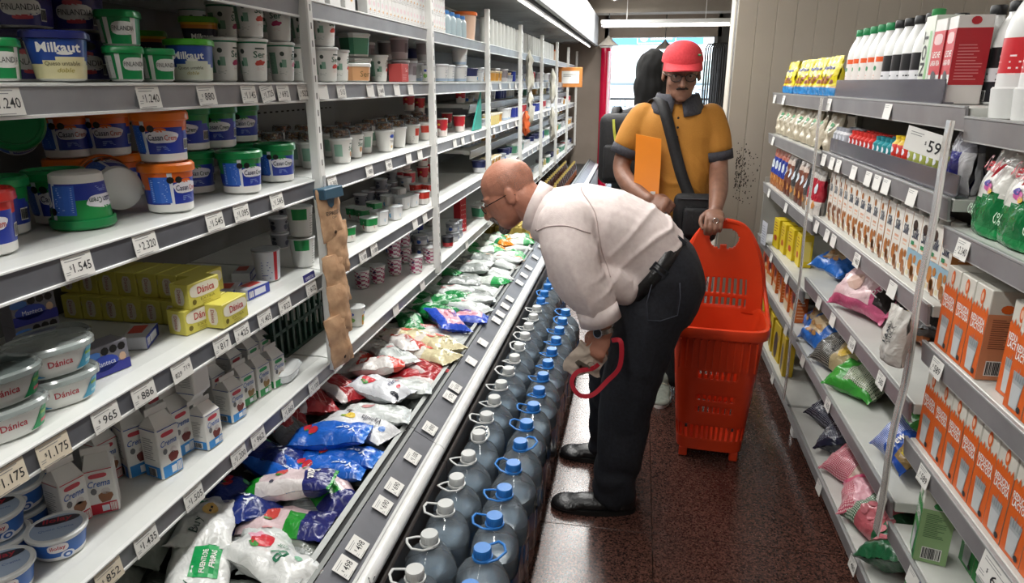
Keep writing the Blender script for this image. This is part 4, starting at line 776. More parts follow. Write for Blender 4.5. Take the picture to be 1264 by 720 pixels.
# foil tray, crate, brown bags
pb = PB(); pb.lathe([(.038, 0), (.046, .004), (.052, .030), (.056, .032)], 32, mat('#c9ccd0', .25, .6), 4, sy=1.25); d = PB(); d.lathe([(.056, .033), (.050, .042), (.030, .046), (0, .047)], 32, mat('#d2d6d6', .25), 4, sy=1.25, cap=False)
g = PB(); m = planar((0, 0, .0478), (0, 1, 0), (-1, 0, 0)); g.rect(m, -.035, -.012, .025, .014, mat('#4aa53a', .4)); g.lines(planar((0, 0, .0484), (0, 1, 0), (-1, 0, 0)), -.03, -.008, .02, .012, 3, WM)
Proto('foil_tray', 'tray', [('tray', pb.mesh('tray', 35)), ('cover', d.mesh('cover', 35)), ('lettering', g.mesh('print'))]).put((-1.09, 1.84, .654), .1, 'foil covered tray with green print beside the green cream cartons')
def crate(loc, d, lab):
    G = mat('#15392b', .5); e = empty('plastic_crate', loc); tag(e, lab, 'crate'); x, y, h = d
    pb = PB(); pb.box((0, 0, h-.012), (x, .014, .024), G); o = 0
    for s in (-1, 1): pb.box((0, s*(y/2-.007), h-.012), (x, .014, .024), G); pb.box((s*(x/2-.007), 0, h-.012), (.014, y, .024), G)
    link('rim', pb.mesh('rim'), e); pb = PB(); pb.box((0, 0, .006), (x, y, .012), G); link('bottom', pb.mesh('bottom'), e)
    pb = PB(); pb.box((0, 0, h*.5), (.008, .014, h-.02), G); ym = pb.mesh('slat'); 
    for i in range(10):
        for s in (-1, 1): link('slat', ym, e, (s*(x/2-.006), -y/2+.01+(y-.02)*i/9, 0))
    for i in range(7):
        for s in (-1, 1): link('slat', ym, e, (-x/2+.01+(x-.02)*i/6, s*(y/2-.008), 0))
    pb = PB()
    for s in (-1, 1): pb.box((s*(x/2-.006), 0, h*.5), (.008, y, .012), G); pb.box((0, s*(y/2-.007), h*.5), (x, .012, .012), G)
    link('middle_band', pb.mesh('band'), e)
crate((-1.30, 2.12, .654), (.30, .40, .20), 'dark green slatted plastic crate under the butter shelf')
def kraft(seed):
    rr = random.Random(seed); NX, NZ = 12, 16; W, Hh, T = .092, .170, .017; b = PB(); vs = []; fs = []
    for s in (1, -1):
        for j in range(NZ+1):
            for i in range(NX+1):
                u = i/NX*2-1; v = j/NZ; t = T*(1-abs(u)**2.4)*(min(1, 5*(1-v)))**.6*(.55+.45*min(1, v*6)) if v < 1 else 0
                c = mnoise.noise(Vector((u*2.2+seed, v*5, s)))*.006+mnoise.noise(Vector((u*5, v*11+seed, s*2)))*.0045
                vs.append((s*max(t, .0015)+c*(1-v*.3), u*W/2*(1+.03*math.sin(v*9)), -v*Hh+Hh))
    K = (NX+1)*(NZ+1)
    for j in range(NZ):
        for i in range(NX):
            a = j*(NX+1)+i; fs.append((a, a+NX+1, a+NX+2, a+1)); fs.append((K+a, K+a+1, K+a+NX+2, K+a+NX+1))
    for j in range(NZ):
        for i in (0, NX): a = j*(NX+1)+i; q = (a, a+NX+1, K+a+NX+1, K+a); fs.append(q if i == 0 else q[::-1])
    for j in (0, NZ):
        for i in range(NX): a = j*(NX+1)+i; fs.append((a, a+1, K+a+1, K+a) if j == 0 else (a+1, a, K+a, K+a+1))
    b.add([(x, y, z) for x, y, z in vs], fs, KRAFT); return b.mesh('kraft_bag', 50)
KRAFT = noisy('kraft_paper', '#b08a69', '#c7a27f', 30, .65, .25, bscale=40)
KB = [kraft(i) for i in range(5)]
tt = mat('#35566a', .5)
for i, (y, z, rx) in enumerate(((1.995, 1.075, .05), (2.000, .965, -.06), (1.985, .865, .09), (1.965, .768, .0), (1.945, .672, .10))):
    e = empty('kraft_coffee_bag', (-.945+.006*i, y, z), (rx, -.06, -.35)); tag(e, ('brown paper coffee bag with teal top hung highest on the post strip' if i == 0 else 'crumpled brown paper coffee bag hung on the post strip'), 'bag', 'brown bags hung on the post')
    link('paper_bag', KB[i], e)
    d = PB(); bv = BVHTree.FromPolygons([v.co.copy() for v in KB[i].vertices], [tuple(p.vertices) for p in KB[i].polygons])
    def onbag(x, y, eps=.0015):
        h = bv.ray_cast(Vector((.3, x, y)), Vector((-1, 0, 0))); return (h[0] if h[0] is not None else Vector((.02, x, y)))+Vector((eps, 0, 0))
    d.disc(onbag, -.005, .030, .006, .006, mat('#3d2b20', .6), 10, 1); 
    if i == 0:
        d.box((.008, 0, .155), (.05, .082, .034), tt, .003); d.poly(lambda x, y: onbag(x, y, .003), [(-.022, .14), (.014, .14), (.004, .115), (-.008, .108), (-.018, .118)], tt)
        d.text(lambda x, y: onbag(x, y, .002), 'ESPRESSO', .0, .092, INK, w=.060, h=.012, bold=.01); d.text(lambda x, y: onbag(x, y, .002), 'CAFE', .0, .078, INK, w=.022, h=.006)
    link('lettering', d.mesh('print'), e)
pb = PB(); pb.box((-.965, 2.0, .97), (.002, .02, .62), clear('strip_plastic', '#eeeeee', .5, .2, .3)); o = link('clip_strip', pb.mesh('clip')); tag(o, 'clear plastic clip strip carrying the brown coffee bags', 'clip strip')
# teal wedge folder, orange pots, red yoghurt multipacks
pb = PB(); pb.add([(-1.02, 4.22, 1.272), (-1.02, 4.46, 1.272), (-1.02, 4.46, 1.50), (-1.03, 4.22, 1.272), (-1.03, 4.46, 1.272), (-1.03, 4.46, 1.50)], [(0, 1, 2), (5, 4, 3), (0, 3, 4, 1), (1, 4, 5, 2), (2, 5, 3, 0)], mat('#2f9386', .5)); o = link('teal_card', pb.mesh('teal_card')); tag(o, 'teal triangular card standing on the cream cheese shelf beside a post', 'card')
P_OJ = pot('dessert_glass', .033, .028, .085, lambda t, th: '#b06a38', '#c47a44')
for i in range(8): P_OJ.put((-1.2-.08*(i % 2), 3.7+.085*(i//2)*1.0, 1.272+(.0 if i < 4 else .0)), 0, 'brown orange dessert glass near the teal card', 'brown orange dessert glasses')
# petit pots multipack stacks deeper in the third fridge, small red pack
P_SANC = pot('dessert_pot', .040, .036, .05, lambda t, th: '#8c9096' if t > .5 else '#b9bcc0', '#aab0b6', dblob('#2f5fb4', '#d8dade', .05))
for i in range(12): P_SANC.put((-1.15-.09*(i % 3), 3.50+.10*((i//3) % 2), .654+.056*(i//6)), -.3, 'grey dessert pot in the stacks behind the sauce pot', 'grey dessert pots in stacks')
for i in range(4): P_SANC.put((-1.07, 3.86+.085*(i % 2), .654+.056*(i//2)), -.3, 'blue printed dessert pot stacked at the edge of the shelf', 'blue printed pots')
pot('sauce_pot', .034, .030, .06, lambda t, th: '#a3262a' if t < .45 else '#2a2a30', '#44454a').put((-1.055, 3.70, .654), 0, 'dark red and black small pot in front of grey stacks')
P_REDBX = carton('red_box', (.05, .07, .22), '#b52a33', lambda p, d: [p.disc(FACE['F'](d), -.02+.02*(i % 3), .02+.03*(i//3), .004, .004, WM, 6, 1) for i in range(18)])
P_REDBX.put((-1.09, 4.12, .654), -.3, 'tall red speckled box standing past the dessert pots')
# ------------------------------------------------------------------ top shelf of mini cartons and jars, bays 2-8
for j in range(3):
    for i in range(24): P_MINI.put((-1.045, 2.62+.0445*i, 1.802+.0755*j), R.uniform(-.04, .04), 'white mini milk box in the long stacked row on top', 'white mini milk boxes')
P_MINI2 = carton('white_milk_box', (.06, .085, .14), '#d9d8d6', lambda p, d: (p.disc(FACE['F'](d), 0, .09, .02, .02, mat('#8a8c90', .5), 10, 1), p.disc(FACE['F'](d), .01, .04, .012, .01, mat('#d9a86a', .5), 8, 1)))
for i in range(3): P_MINI2.put((-1.06, 2.20+.125*i, 1.802), 0, 'larger white milk box on top before the mini boxes', 'larger white milk boxes')
P_JARC = Proto('clear_jar', 'jar', [('jar', PB().lathe([(.036, 0), (.038, .012), (.038, .085), (.030, .10)], 16, mat('#9fb0b6', .15)).mesh('cj', 40)), ('lid', PB().lathe([(.031, .10), (.031, .118), (0, .119)], 16, mat('#2f6fb0', .4), cap=False).mesh('cjl', 40))])
P_BUCK = tub('orange_lidded_bucket', .075, .062, .15, 2, lambda t, th: '#d8b8a2', '#e06a1e', lid_h=.02, over=.006, n=24, cat='tub')
for i, y in enumerate((3.72, 3.83, 3.95, 4.06)): P_JARC.put((-1.05, y, 1.802), 0, 'clear jar with a blue lid on the top shelf', 'clear jars with blue lids')
P_BUCK.put((-1.08, 4.28, 1.802), .3, 'peach tub with a bright orange lid on the top shelf')
P_BUCK.put((-1.08, 8.6, 1.802), .3, 'peach tub with orange lid far along the top shelf', sc=.8)
rr = random.Random(21)
for i in range(26):
    y = 4.75+.14*i+rr.uniform(-.02, .02)
    if abs(y-8.6) < .1: continue
    P_CAN.put((-1.055, y, 1.802), 0, 'pale green slim can on the far top shelf', 'pale green slim cans', sc=1.25)
# ------------------------------------------------------------------ far shelves of bays 3..8
FARK = [P_TUBY, P_TUBN, P_TUBW, P_TUBDK, P_JAR, P_PWHT, P_PWC, P_PREDT, P_SANC, P_TUBGR, P_PBLU]
FARN = {id(P_TUBY): 'tan cheese tub', id(P_TUBN): 'navy and white cheese tub', id(P_TUBW): 'pale grey cheese tub', id(P_TUBDK): 'mauve grey cheese tub', id(P_JAR): 'yellow cheese jar with cream lid', id(P_PWHT): 'white dessert pot', id(P_PWC): 'pale grey yoghurt cup', id(P_PREDT): 'red yoghurt cup', id(P_SANC): 'grey dessert pot', id(P_TUBGR): 'green square tub', id(P_PBLU): 'dark blue yoghurt cup'}
BN = ['', '', '', 'in the fridge with cheese jars', 'in the fridge with the orange clipped bag', 'in the fridge with hanging plastic bags', 'in the fridge with the framed notice', 'in the fridge by the red post']
for b in range(3, NB):
    for z in (1.562, 1.424, 1.272, 1.124, .969, .654):
        y = Y0+BAY*b+.07; end = y+BAY-.16; xo = -.12 if z in (1.424, 1.124) else 0
        if b == 3 and z in (1.424, 1.124): xo = -.12
        while y < end:
            P = rr.choice(FARK); n = rr.randint(1, 4)
            for i in range(n):
                if y > end: break
                lim = .075 if z in (1.424, 1.124) else .2
                if rr.random() < .86: P.put((-1.075+xo, y, z), rr.uniform(-.6, .2), FARN[id(P)]+' '+BN[b], FARN[id(P)]+' '+BN[b])
                y += .107
            y += rr.choice((0, .0, .12))
P_JARY = P_JAR
for i in range(5): P_JAR.put((-1.05, 4.72+.075*i, 1.272), 0, 'yellow cheese jar with cream lid at the front behind the bald head', 'yellow cheese jars behind the head', sc=1.1)
for i in range(4):
    P_TUBY.put((-1.06, 4.72+.11*i, .969), 0, 'tan cheese tub near the bald head on the butter shelf', 'tan tubs near the head')
# things clipped on the far posts
def hangbag(x, y, z, w_, h_, m, lab, name='hanging_bag', seed=0):
    b = PB(); NX, NZ = 8, 12; vs = []; fs = []
    for s in (1, -1):
        for j in range(NZ+1):
            for i in range(NX+1):
                u = i/NX*2-1; v = j/NZ; t = .028*(1-u*u)**.7*min(1, 4*v+.08)*min(1, 6*(1-v)+.05); c = mnoise.noise(Vector((u*2+seed, v*6, s)))*.018
                vs.append((s*max(t, .001)+c, u*w_/2*(.55+.45*min(1, v*3)), -v*h_))
    K = (NX+1)*(NZ+1)
    for j in range(NZ):
        for i in range(NX): a = j*(NX+1)+i; fs += [(a, a+NX+1, a+NX+2, a+1), (K+a, K+a+1, K+a+NX+2, K+a+NX+1)]
    b.add(vs, fs, m); o = link(name, b.mesh(name, 50), None, (x, y, z)); tag(o, lab, 'bag', 'bags clipped on the fridge posts')
HB = noisy('cloudy_bag', '#b9b7a8', '#d8d6cc', 14, .35, .3)
hangbag(-.95, 6.0, 1.82, .14, .34, HB, 'cloudy plastic bag of snacks hung on a far fridge post', seed=1)
hangbag(-.95, 6.03, 1.50, .13, .30, HB, 'cloudy plastic bag hung beneath another on the far post', seed=2)
hangbag(-.95, 7.6, 1.70, .14, .36, HB, 'cloudy plastic bag hung between the far shelves', seed=3)
hangbag(-.95, 7.6, 1.30, .14, .36, HB, 'cloudy plastic bag hung low between the far shelves', seed=4)
hangbag(-.95, 5.83, 1.33, .10, .20, mat('#d8693c', .4), 'orange packet clipped on a fridge post above the bald head', seed=5)
e = empty('framed_notice', (-.90, 9.0, 1.62)); tag(e, 'white notice in an orange brown frame on a far fridge post', 'notice')
pb = PB(); pb.box((0, 0, 0), (.30, .02, .24), mat('#c87f3a', .5), .004); link('frame', pb.mesh('frame'), e); pb = PB(); pb.box((0, -.012, 0), (.22, .004, .15), mat('#e6e4de', .5)); link('sheet', pb.mesh('sheet'), e)
pb = PB(); pb.lines(planar((0, -.0145, .02), (1, 0, 0), (0, 0, 1)), -.09, -.01, .09, .03, 2, INK); link('lettering', pb.mesh('print'), e)
# ================================================================== bags in the fridge well
def pillow(name, L, W, T, paint, deco=None, seed=0, nu=34, nv=20, rough=.28, bend=.0, cat='bag', wr=1.5, fin=.06, mats=None):
    """sealed flexible bag lying flat: length along Y, width along X; paint(u, v) -> colour hex"""
    def prof(u, v):
        e = max(0, 1-(abs(u)/(1-fin*.8))**3.2)**.55 if abs(u) < 1-fin*.8 else 0
        return T/2*e*max(0, 1-abs(v)**2.6)**.62
    def half(u): return W/2*(1-.10*(1-abs(u)**3)+.05*(abs(u) > 1-fin))
    def wri(u, v, s):
        k = abs(u)**2.2
        return wr*(mnoise.noise(Vector((u*2.1+seed*3.1, v*1.7, s)))*.009*(1-k*.4)+mnoise.noise(Vector((u*3.0+seed, v*6.0, s*2)))*.006*k+mnoise.noise(Vector((u*7+seed, v*7, s*3)))*.0022)
    def pos(u, v, s):
        x = v*half(u)*(1+.05*mnoise.noise(Vector((u*2, seed, v)))); y = u*L/2
        t = prof(u, v); w_ = wri(u, v, s) if abs(v) < .999 else wri(u, v, 1)
        return Vector((x, y, s*max(t, .0006)+w_*(1 if t > .002 else .6)+bend*u*u))
    b = PB(); vs = []; uv = []
    for s in (1, -1):
        for j in range(nv+1):
            for i in range(nu+1):
                u, v = i/nu*2-1, j/nv*2-1; vs.append(pos(u, v, s)); uv.append((u*L*.5, v*W*.5))
    K = (nu+1)*(nv+1); b.v = [tuple(v) for v in vs]; b.uv = uv
    for j in range(nv):
        for i in range(nu):
            a = j*(nu+1)+i; c = paint((i+.5)/nu*2-1, (j+.5)/nv*2-1); m = (mats[c] if mats and c in mats else film(c, rough)); k = b.mi(m)
            b.f.append((a, a+1, a+nu+2, a+nu+1)[::-1]); b.m.append(k); b.f.append((K+a, K+a+nu+1, K+a+nu+2, K+a+1)[::-1]); b.m.append(k)
    parts = [('film', b.mesh(name, True))]
    if deco:
        d = PB(); f = lambda eps=.0016: (lambda x, y: pos(x/(L/2), max(-1, min(1, -y/(W/2))), 1)+Vector((0, 0, eps)))
        deco(d, f); parts.append(('lettering', d.mesh(name+'_print')))
    return Proto(name, cat, parts)
def berry(d, f, x, y, r, c='#c8323c'):
    d.disc(f(.0016), x, y, r, r*1.15, mat(c, .3), 14, 3); d.disc(f(.0022), x+r*.1, y+r*1.05, r*.55, r*.3, mat('#3f8a3c', .4), 8, 1, 2, .2)
WB = '#dadcda'
def d_bio(d, f):
    d.rect(f(.0014), -.03, -.045, .062, .02, mat('#159a52', .35), 8, 6); d.text(f(.003), 'FUENTE DE', .014, -.008, WM, w=.066, h=.012, bold=.02); d.text(f(.003), 'FIBRAS', .02, -.028, WM, w=.05, h=.013, bold=.02); d.disc(f(.0018), .075, -.02, .014, .016, mat('#1d7a48', .35), 10, 2)
    d.text(f(.003), 'Buy', -.062, .02, mat('#1f5a44', .4), w=.04, h=.026, shear=.35)
P_BAG_BIO = pillow('milk_sachet', .215, .145, .062, lambda u, v: WB if abs(u) < .93 else '#c9cdc9', d_bio, 1)
def d_str(d, f):
    berry(d, f, .045, -.012, .026); d.disc(f(.0012), .070, -.022, .024, .024, mat('#dca0b4', .35), 12, 2, 2, .12); d.text(f(.003), 'Be', -.025, .012, mat('#2a7a58', .4), w=.04, h=.034, shear=.3, bold=.01); d.text(f(.003), 'light', -.012, -.022, mat('#2a7a58', .4), w=.034, h=.016, shear=.3); d.disc(f(.0016), -.06, -.02, .010, .010, mat('#6faa8a', .4), 8, 1)
P_BAG_STR = pillow('yoghurt_sachet', .22, .135, .06, lambda u, v: '#e0e2e0', d_str, 2)
def d_van(d, f):
    d.text(f(.003), 'Buy', -.055, .015, mat('#20403a', .4), w=.05, h=.03, shear=.35); d.disc(f(.0014), .012, 0, .024, .020, mat('#dcb766', .4), 12, 2); d.rect(f(.002), .004, -.004, .026, .002, INK, 3, 1); d.disc(f(.0018), .05, -.03, .008, .008, mat('#6a6a8a', .4), 8, 1); d.rect(f(.0014), .038, .018, .062, .036, mat('#2f9a6a', .4), 3, 2)
P_BAG_VAN = pillow('yoghurt_sachet', .21, .14, .058, lambda u, v: WB, d_van, 3)
def d_mil(d, f):
    berry(d, f, .018, -.012, .016, '#c9534e'); d.text(f(.003), 'Milkaut', -.068, .0, WM, w=.055, h=.022, bold=.03, rot=PI/2); d.disc(f(.0016), .034, .028, .006, .006, mat('#4a4a5a', .5), 8, 1)
P_BAG_MIL = pillow('yoghurt_sachet', .235, .105, .066, lambda u, v: '#23942f' if (u > .62 or u < -.93) else ('#252a6e' if u < -.42 else ('#dcc9cc' if v > -.5 else '#e4dedd')), d_mil, 4)
P_BAG_MIL2 = pillow('yoghurt_sachet', .23, .125, .062, lambda u, v: '#252a6e' if u < -.45 or u > .9 else ('#23942f' if (u < -.1 and v < .2) else '#dfc6c9'), lambda d, f: (berry(d, f, .03, .0, .02, '#cf4b44'), d.text(f(.003), 'Milkaut', .085, 0, WM, w=.05, h=.02, bold=.03, rot=PI/2)), 5)
def d_yog(d, f):
    d.text(f(.003), 'Yogs', -.052, .012, mat('#dfe6f2', .4), w=.06, h=.034, bold=.03); berry(d, f, .045, .012, .014); berry(d, f, .066, -.006, .012); d.disc(f(.0014), .02, -.032, .012, .008, mat('#4fb06a', .4), 8, 1); d.lines(f(.0018), -.02, -.045, .07, -.03, 3, mat('#8fb4ea', .5))
P_BAG_YOG = pillow('yoghurt_sachet', .225, .12, .062, lambda u, v: '#1e62c4' if abs(u) < .88 else '#2c78da', d_yog, 6)
P_BAG_YOGD = pillow('yoghurt_sachet', .225, .13, .055, lambda u, v: '#1b2f78', d_yog, 7)
def d_yv(d, f):
    d.text(f(.003), 'Yogur', -.045, .022, mat('#8b93a6', .4), w=.06, h=.024); d.text(f(.003), 'Vainilla', -.036, -.004, mat('#2b2c3a', .4), w=.072, h=.022); d.disc(f(.0016), .034, .012, .018, .020, mat('#dcbf4a', .35), 12, 2); d.disc(f(.0022), .05, .022, .010, .008, mat('#8fae4a', .4), 8, 1); d.rect(f(.0022), .044, -.034, .050, -.004, mat('#4a3228', .5), 1, 3); d.rect(f(.0022), .054, -.034, .058, -.008, mat('#4a3228', .5), 1, 3); d.disc(f(.0016), -.088, .018, .010, .016, mat('#4f7fc4', .4), 10, 2)
P_BAG_YV = pillow('yoghurt_sachet', .24, .15, .066, lambda u, v: '#dee0e2', d_yv, 8)
def d_yf(d, f):
    d.text(f(.003), 'Yogur', -.04, -.006, mat('#3a3f6a', .4), w=.07, h=.026, rot=PI/2); berry(d, f, .04, .012, .026); d.disc(f(.0016), -.078, .042, .018, .010, mat('#262a34', .35), 10, 2); d.disc(f(.0016), -.066, .0, .007, .011, mat('#cf4a54', .4), 8, 1); d.rect(f(.0014), .082, -.05, .088, .05, mat('#4b4f9e', .4), 1, 5)
P_BAG_YF = pillow('yoghurt_sachet', .20, .15, .066, lambda u, v: '#dcdfe4', d_yf, 9)
P_BAG_DR = pillow('milk_sachet', .20, .13, .055, lambda u, v: '#a5242c' if v > -.62 else '#d9d2d0', lambda d, f: [d.lines(f(.002), -.07, -.03+.02*i, .06, -.022+.02*i, 1, mat('#d9a09a', .4)) for i in range(4)], 10)
def d_rw(d, f): d.disc(f(.0014), .05, .0, .026, .034, mat('#cf3a2c', .35), 12, 2); d.disc(f(.002), .05, 0, .016, .022, WM, 12, 2); d.text(f(.003), 'Leche', -.03, 0, mat('#c43a34', .4), w=.06, h=.02)
P_BAG_RW = pillow('milk_sachet', .20, .13, .06, lambda u, v: '#cf4030' if u < -.35+.25*v else '#dfdcd8', d_rw, 11)
P_BAG_RW2 = pillow('milk_sachet', .20, .125, .06, lambda u, v: '#d9d6d3' if v < .25 else '#c6483e', d_rw, 12)
P_BAG_CR = pillow('milk_sachet', .20, .13, .058, lambda u, v: '#d6cda6' if u < .2 else '#e0ddd4', lambda d, f: (d.disc(f(.0016), .02, 0, .026, .022, mat('#cf5a44', .4), 10, 2, 2, .15), d.text(f(.003), 'Leche', -.05, 0, mat('#8d8146', .4), w=.05, h=.018)), 13)
P_BAG_BP = pillow('yoghurt_sachet', .22, .15, .062, lambda u, v: '#2a4fc0' if (abs(v) > .62 or abs(u) > .78) else '#d9a4b4', lambda d, f: (d.text(f(.003), 'Yogurísimo', -.02, .02, mat('#c23a54', .4), w=.1, h=.02), d.rect(f(.0016), -.03, -.024, .05, -.006, mat('#6a2f8a', .4), 6, 2), d.disc(f(.0022), .03, -.015, .012, .010, mat('#b03a3a', .4), 8, 1)), 14)
P_BAG_GR = pillow('milk_sachet', .20, .135, .058, lambda u, v: '#15803f' if u < .45 else '#cfd6d0', lambda d, f: (d.disc(f(.0016), -.01, .0, .03, .028, mat('#a9cdb0', .4), 10, 2, 2, .2), d.text(f(.003), 'Leche', -.055, .0, WM, w=.05, h=.02)), 15)
P_BAG_W = pillow('milk_sachet', .21, .135, .058, lambda u, v: '#cdd3d1', lambda d, f: (d.disc(f(.0016), .03, .0, .022, .016, mat('#c98f8f', .4), 10, 2), d.lines(f(.002), -.07, -.02, -.01, .02, 4, mat('#a9b1af', .5))), 16)
P_BAG_WG = pillow('milk_sachet', .21, .135, .058, lambda u, v: '#d3d9d3' if u > -.3 else '#2b9a50', lambda d, f: d.disc(f(.0016), .03, .0, .028, .022, mat('#9cc4a6', .4), 10, 2, 2, .2), 17)
P_BAG_OR = pillow('milk_sachet', .20, .13, .06, lambda u, v: '#e08a24' if u < -.45 else ('#2f8a54' if u < -.2 else '#d9ddd6'), lambda d, f: d.disc(f(.0016), .04, .0, .022, .02, mat('#8cb89a', .4), 10, 2, 2, .2), 18)
P_BAG_GB = pillow('milk_sachet', .21, .14, .055, lambda u, v: '#8d9391' if v < .1 else '#70766f', lambda d, f: d.lines(f(.002), -.07, -.03, .05, .03, 6, mat('#aab0ae', .5)), 19)
BAGD = {'BIO': (P_BAG_BIO, 'white milk sachet with a green fibre panel'), 'STR': (P_BAG_STR, 'white yoghurt sachet with a big strawberry'), 'VAN': (P_BAG_VAN, 'white yoghurt sachet with vanilla flower print'), 'MIL': (P_BAG_MIL, 'pink and navy yoghurt sachet with green ends'), 'MIL2': (P_BAG_MIL2, 'pink navy and green yoghurt sachet'), 'YOG': (P_BAG_YOG, 'bright blue yoghurt sachet'), 'YOGD': (P_BAG_YOGD, 'navy blue yoghurt sachet'), 'YV': (P_BAG_YV, 'white vanilla yoghurt sachet with lemon print'), 'YF': (P_BAG_YF, 'white yoghurt sachet with strawberry and blue edge'), 'DR': (P_BAG_DR, 'dark red milk sachet'), 'RW': (P_BAG_RW, 'white milk sachet with red corner'), 'RW2': (P_BAG_RW2, 'white and red striped milk sachet'), 'CR': (P_BAG_CR, 'cream and white milk sachet'), 'BP': (P_BAG_BP, 'blue and pink yoghurt sachet'), 'GR': (P_BAG_GR, 'green milk sachet'), 'W': (P_BAG_W, 'plain white milk sachet'), 'WG': (P_BAG_WG, 'white milk sachet with green end'), 'OR': (P_BAG_OR, 'orange and white milk sachet'), 'GB': (P_BAG_GB, 'grey silver milk sachet')}
def bag(k, x, y, z, rz, tx=0, ty=0, extra=''):
    P, d = BAGD[k]; P.put((x, y, z), rot=(math.radians(tx), math.radians(ty), math.radians(rz)), sc=1.1, label=(d+' '+(extra or 'in the fridge well')), group=d+'s in the fridge well')
# foreground bags, one by one: kind, x, y, z, heading, tilts
for a in [('BIO', -.985, 1.20, .43, 25, 6, 10), ('STR', -.845, 1.29, .425, 72, 8, 10), ('VAN', -1.06, 1.36, .46, 20, -4, 10), ('W', -.91, 1.385, .40, 30, 0, 4), ('BIO', -.99, 1.04, .41, 40, 5, 8), ('W', -.855, 1.10, .395, 15, 0, 4), ('GB', -1.16, 1.10, .45, 20, 0, 14), ('GB', -1.17, 1.28, .47, 10, 0, 14),
          ('MIL', -.925, 1.545, .468, 100, -8, 6), ('MIL2', -.90, 1.455, .405, 95, 0, 6), ('YOGD', -1.06, 1.50, .44, 60, 0, 12), ('MIL2', -.855, 1.63, .415, 50, 10, 4),
          ('YOG', -1.02, 1.66, .435, 65, 6, 10), ('YOG', -.89, 1.69, .430, 100, 0, 8), ('YOG', -.925, 1.815, .478, 98, -4, 4), ('YOG', -.88, 1.78, .425, 94, 0, 8), ('YOGD', -1.10, 1.72, .45, 80, 0, 12),
          ('YV', -.885, 1.95, .440, 78, 4, 10), ('DR', -1.14, 1.93, .46, 30, 0, 15), ('GB', -1.07, 1.85, .45, 50, 0, 10), ('W', -.86, 2.05, .44, 105, 6, 8), ('YF', -.90, 2.19, .47, 78, 6, 8), ('DR', -1.12, 2.08, .46, 40, 0, 12), ('DR', -1.05, 2.17, .47, 60, 5, 10), ('GB', -1.2, 2.14, .46, 20, 0, 10),
          ('BP', -.86, 2.98, .47, 40, 6, 16), ('GR', -1.04, 2.95, .46, 30, 6, 16), ('GR', -1.0, 3.12, .46, 50, 0, 12), ('CR', -.86, 2.72, .45, 60, 0, 10), ('CR', -1.0, 2.78, .45, 80, 4, 10)]:
    bag(a[0], a[1]+.0, a[2], a[3]-.004, a[4], a[5], a[6])
rr = random.Random(5)
def zone(y0, y1, kinds, front=None):
    y = y0
    while y < y1:
        for x in (-.845, -.985, -1.13):
            k = rr.choice(kinds); bag(k, x+rr.uniform(-.02, .02), y+rr.uniform(-.03, .03), .405+rr.uniform(-.012, .035)+(.02 if x < -.95 else 0), rr.uniform(40, 120), rr.uniform(-6, 8), rr.uniform(2, 14))
        y += .125
zone(2.30, 2.66, ['RW', 'RW2', 'RW', 'DR', 'W']); zone(2.66, 2.95, ['RW2', 'CR', 'CR', 'W']); zone(3.16, 3.45, ['WG', 'BP', 'W', 'GR']); zone(3.45, 4.25, ['W', 'W', 'WG', 'GB', 'W']); zone(4.25, 5.1, ['OR', 'OR', 'WG', 'W'])
# a few bags deeper down, seen between the upper ones
for i in range(22):
    for x in (-.87, -1.05):
        bag(rr.choice(['GB', 'W', 'GB']), x, 1.0+.19*i+rr.uniform(-.02, .02), .372, rr.uniform(60, 120), 0, 0, 'low in the pile in the fridge well')
# dark drink bottles with gold caps in the far well
P_BRB = Proto('dark_bottle', 'bottle', [('bottle', PB().lathe([(.028, 0), (.034, .008), (.034, .12), (.022, .16), (.012, .18), (.012, .20)], 14, lambda k, th: mat('#8f4a3a', .35) if k == 1 and False else mat('#3a2018', .2)).mesh('brb', 40)), ('label_wrap', PB().lathe([(.0346, .03), (.0346, .10)], 14, mat('#a8694a', .4), cap=False).mesh('brl', 40)), ('cap', PB().lathe([(.0145, .185), (.0145, .212), (0, .213)], 12, mat('#cdb464', .3), cap=False).mesh('brc', 40))])
P_GLB = Proto('gold_pack', 'pack', [('pack', PB().box((0, 0, .05), (.065, .09, .10), mat('#b9a455', .35), .006).mesh('gp')), ('top_fold', PB().box((0, 0, .105), (.012, .085, .02), mat('#c9b86a', .35), .002).mesh('gpf'))])
for i in range(13):
    for j in range(6):
        if i < 3: P_GLB.put((-.83-.085*j, 5.35+.10*i, .342), rr.uniform(-.2, .2), 'small gold pack standing in the far fridge well', 'small gold packs in the far well')
        else: P_BRB.put((-.82-.09*j, 5.40+.125*i+.06*(j % 2), .342), 0, 'dark brown bottle with gold cap in the far well', 'dark brown bottles in the far well')
for i in range(14):
    for j in range(3): P_BRB.put((-.84-.12*j, 7.1+.16*i, .342), 0, 'dark brown bottle with gold cap in the last wells', 'dark brown bottles in the last wells')

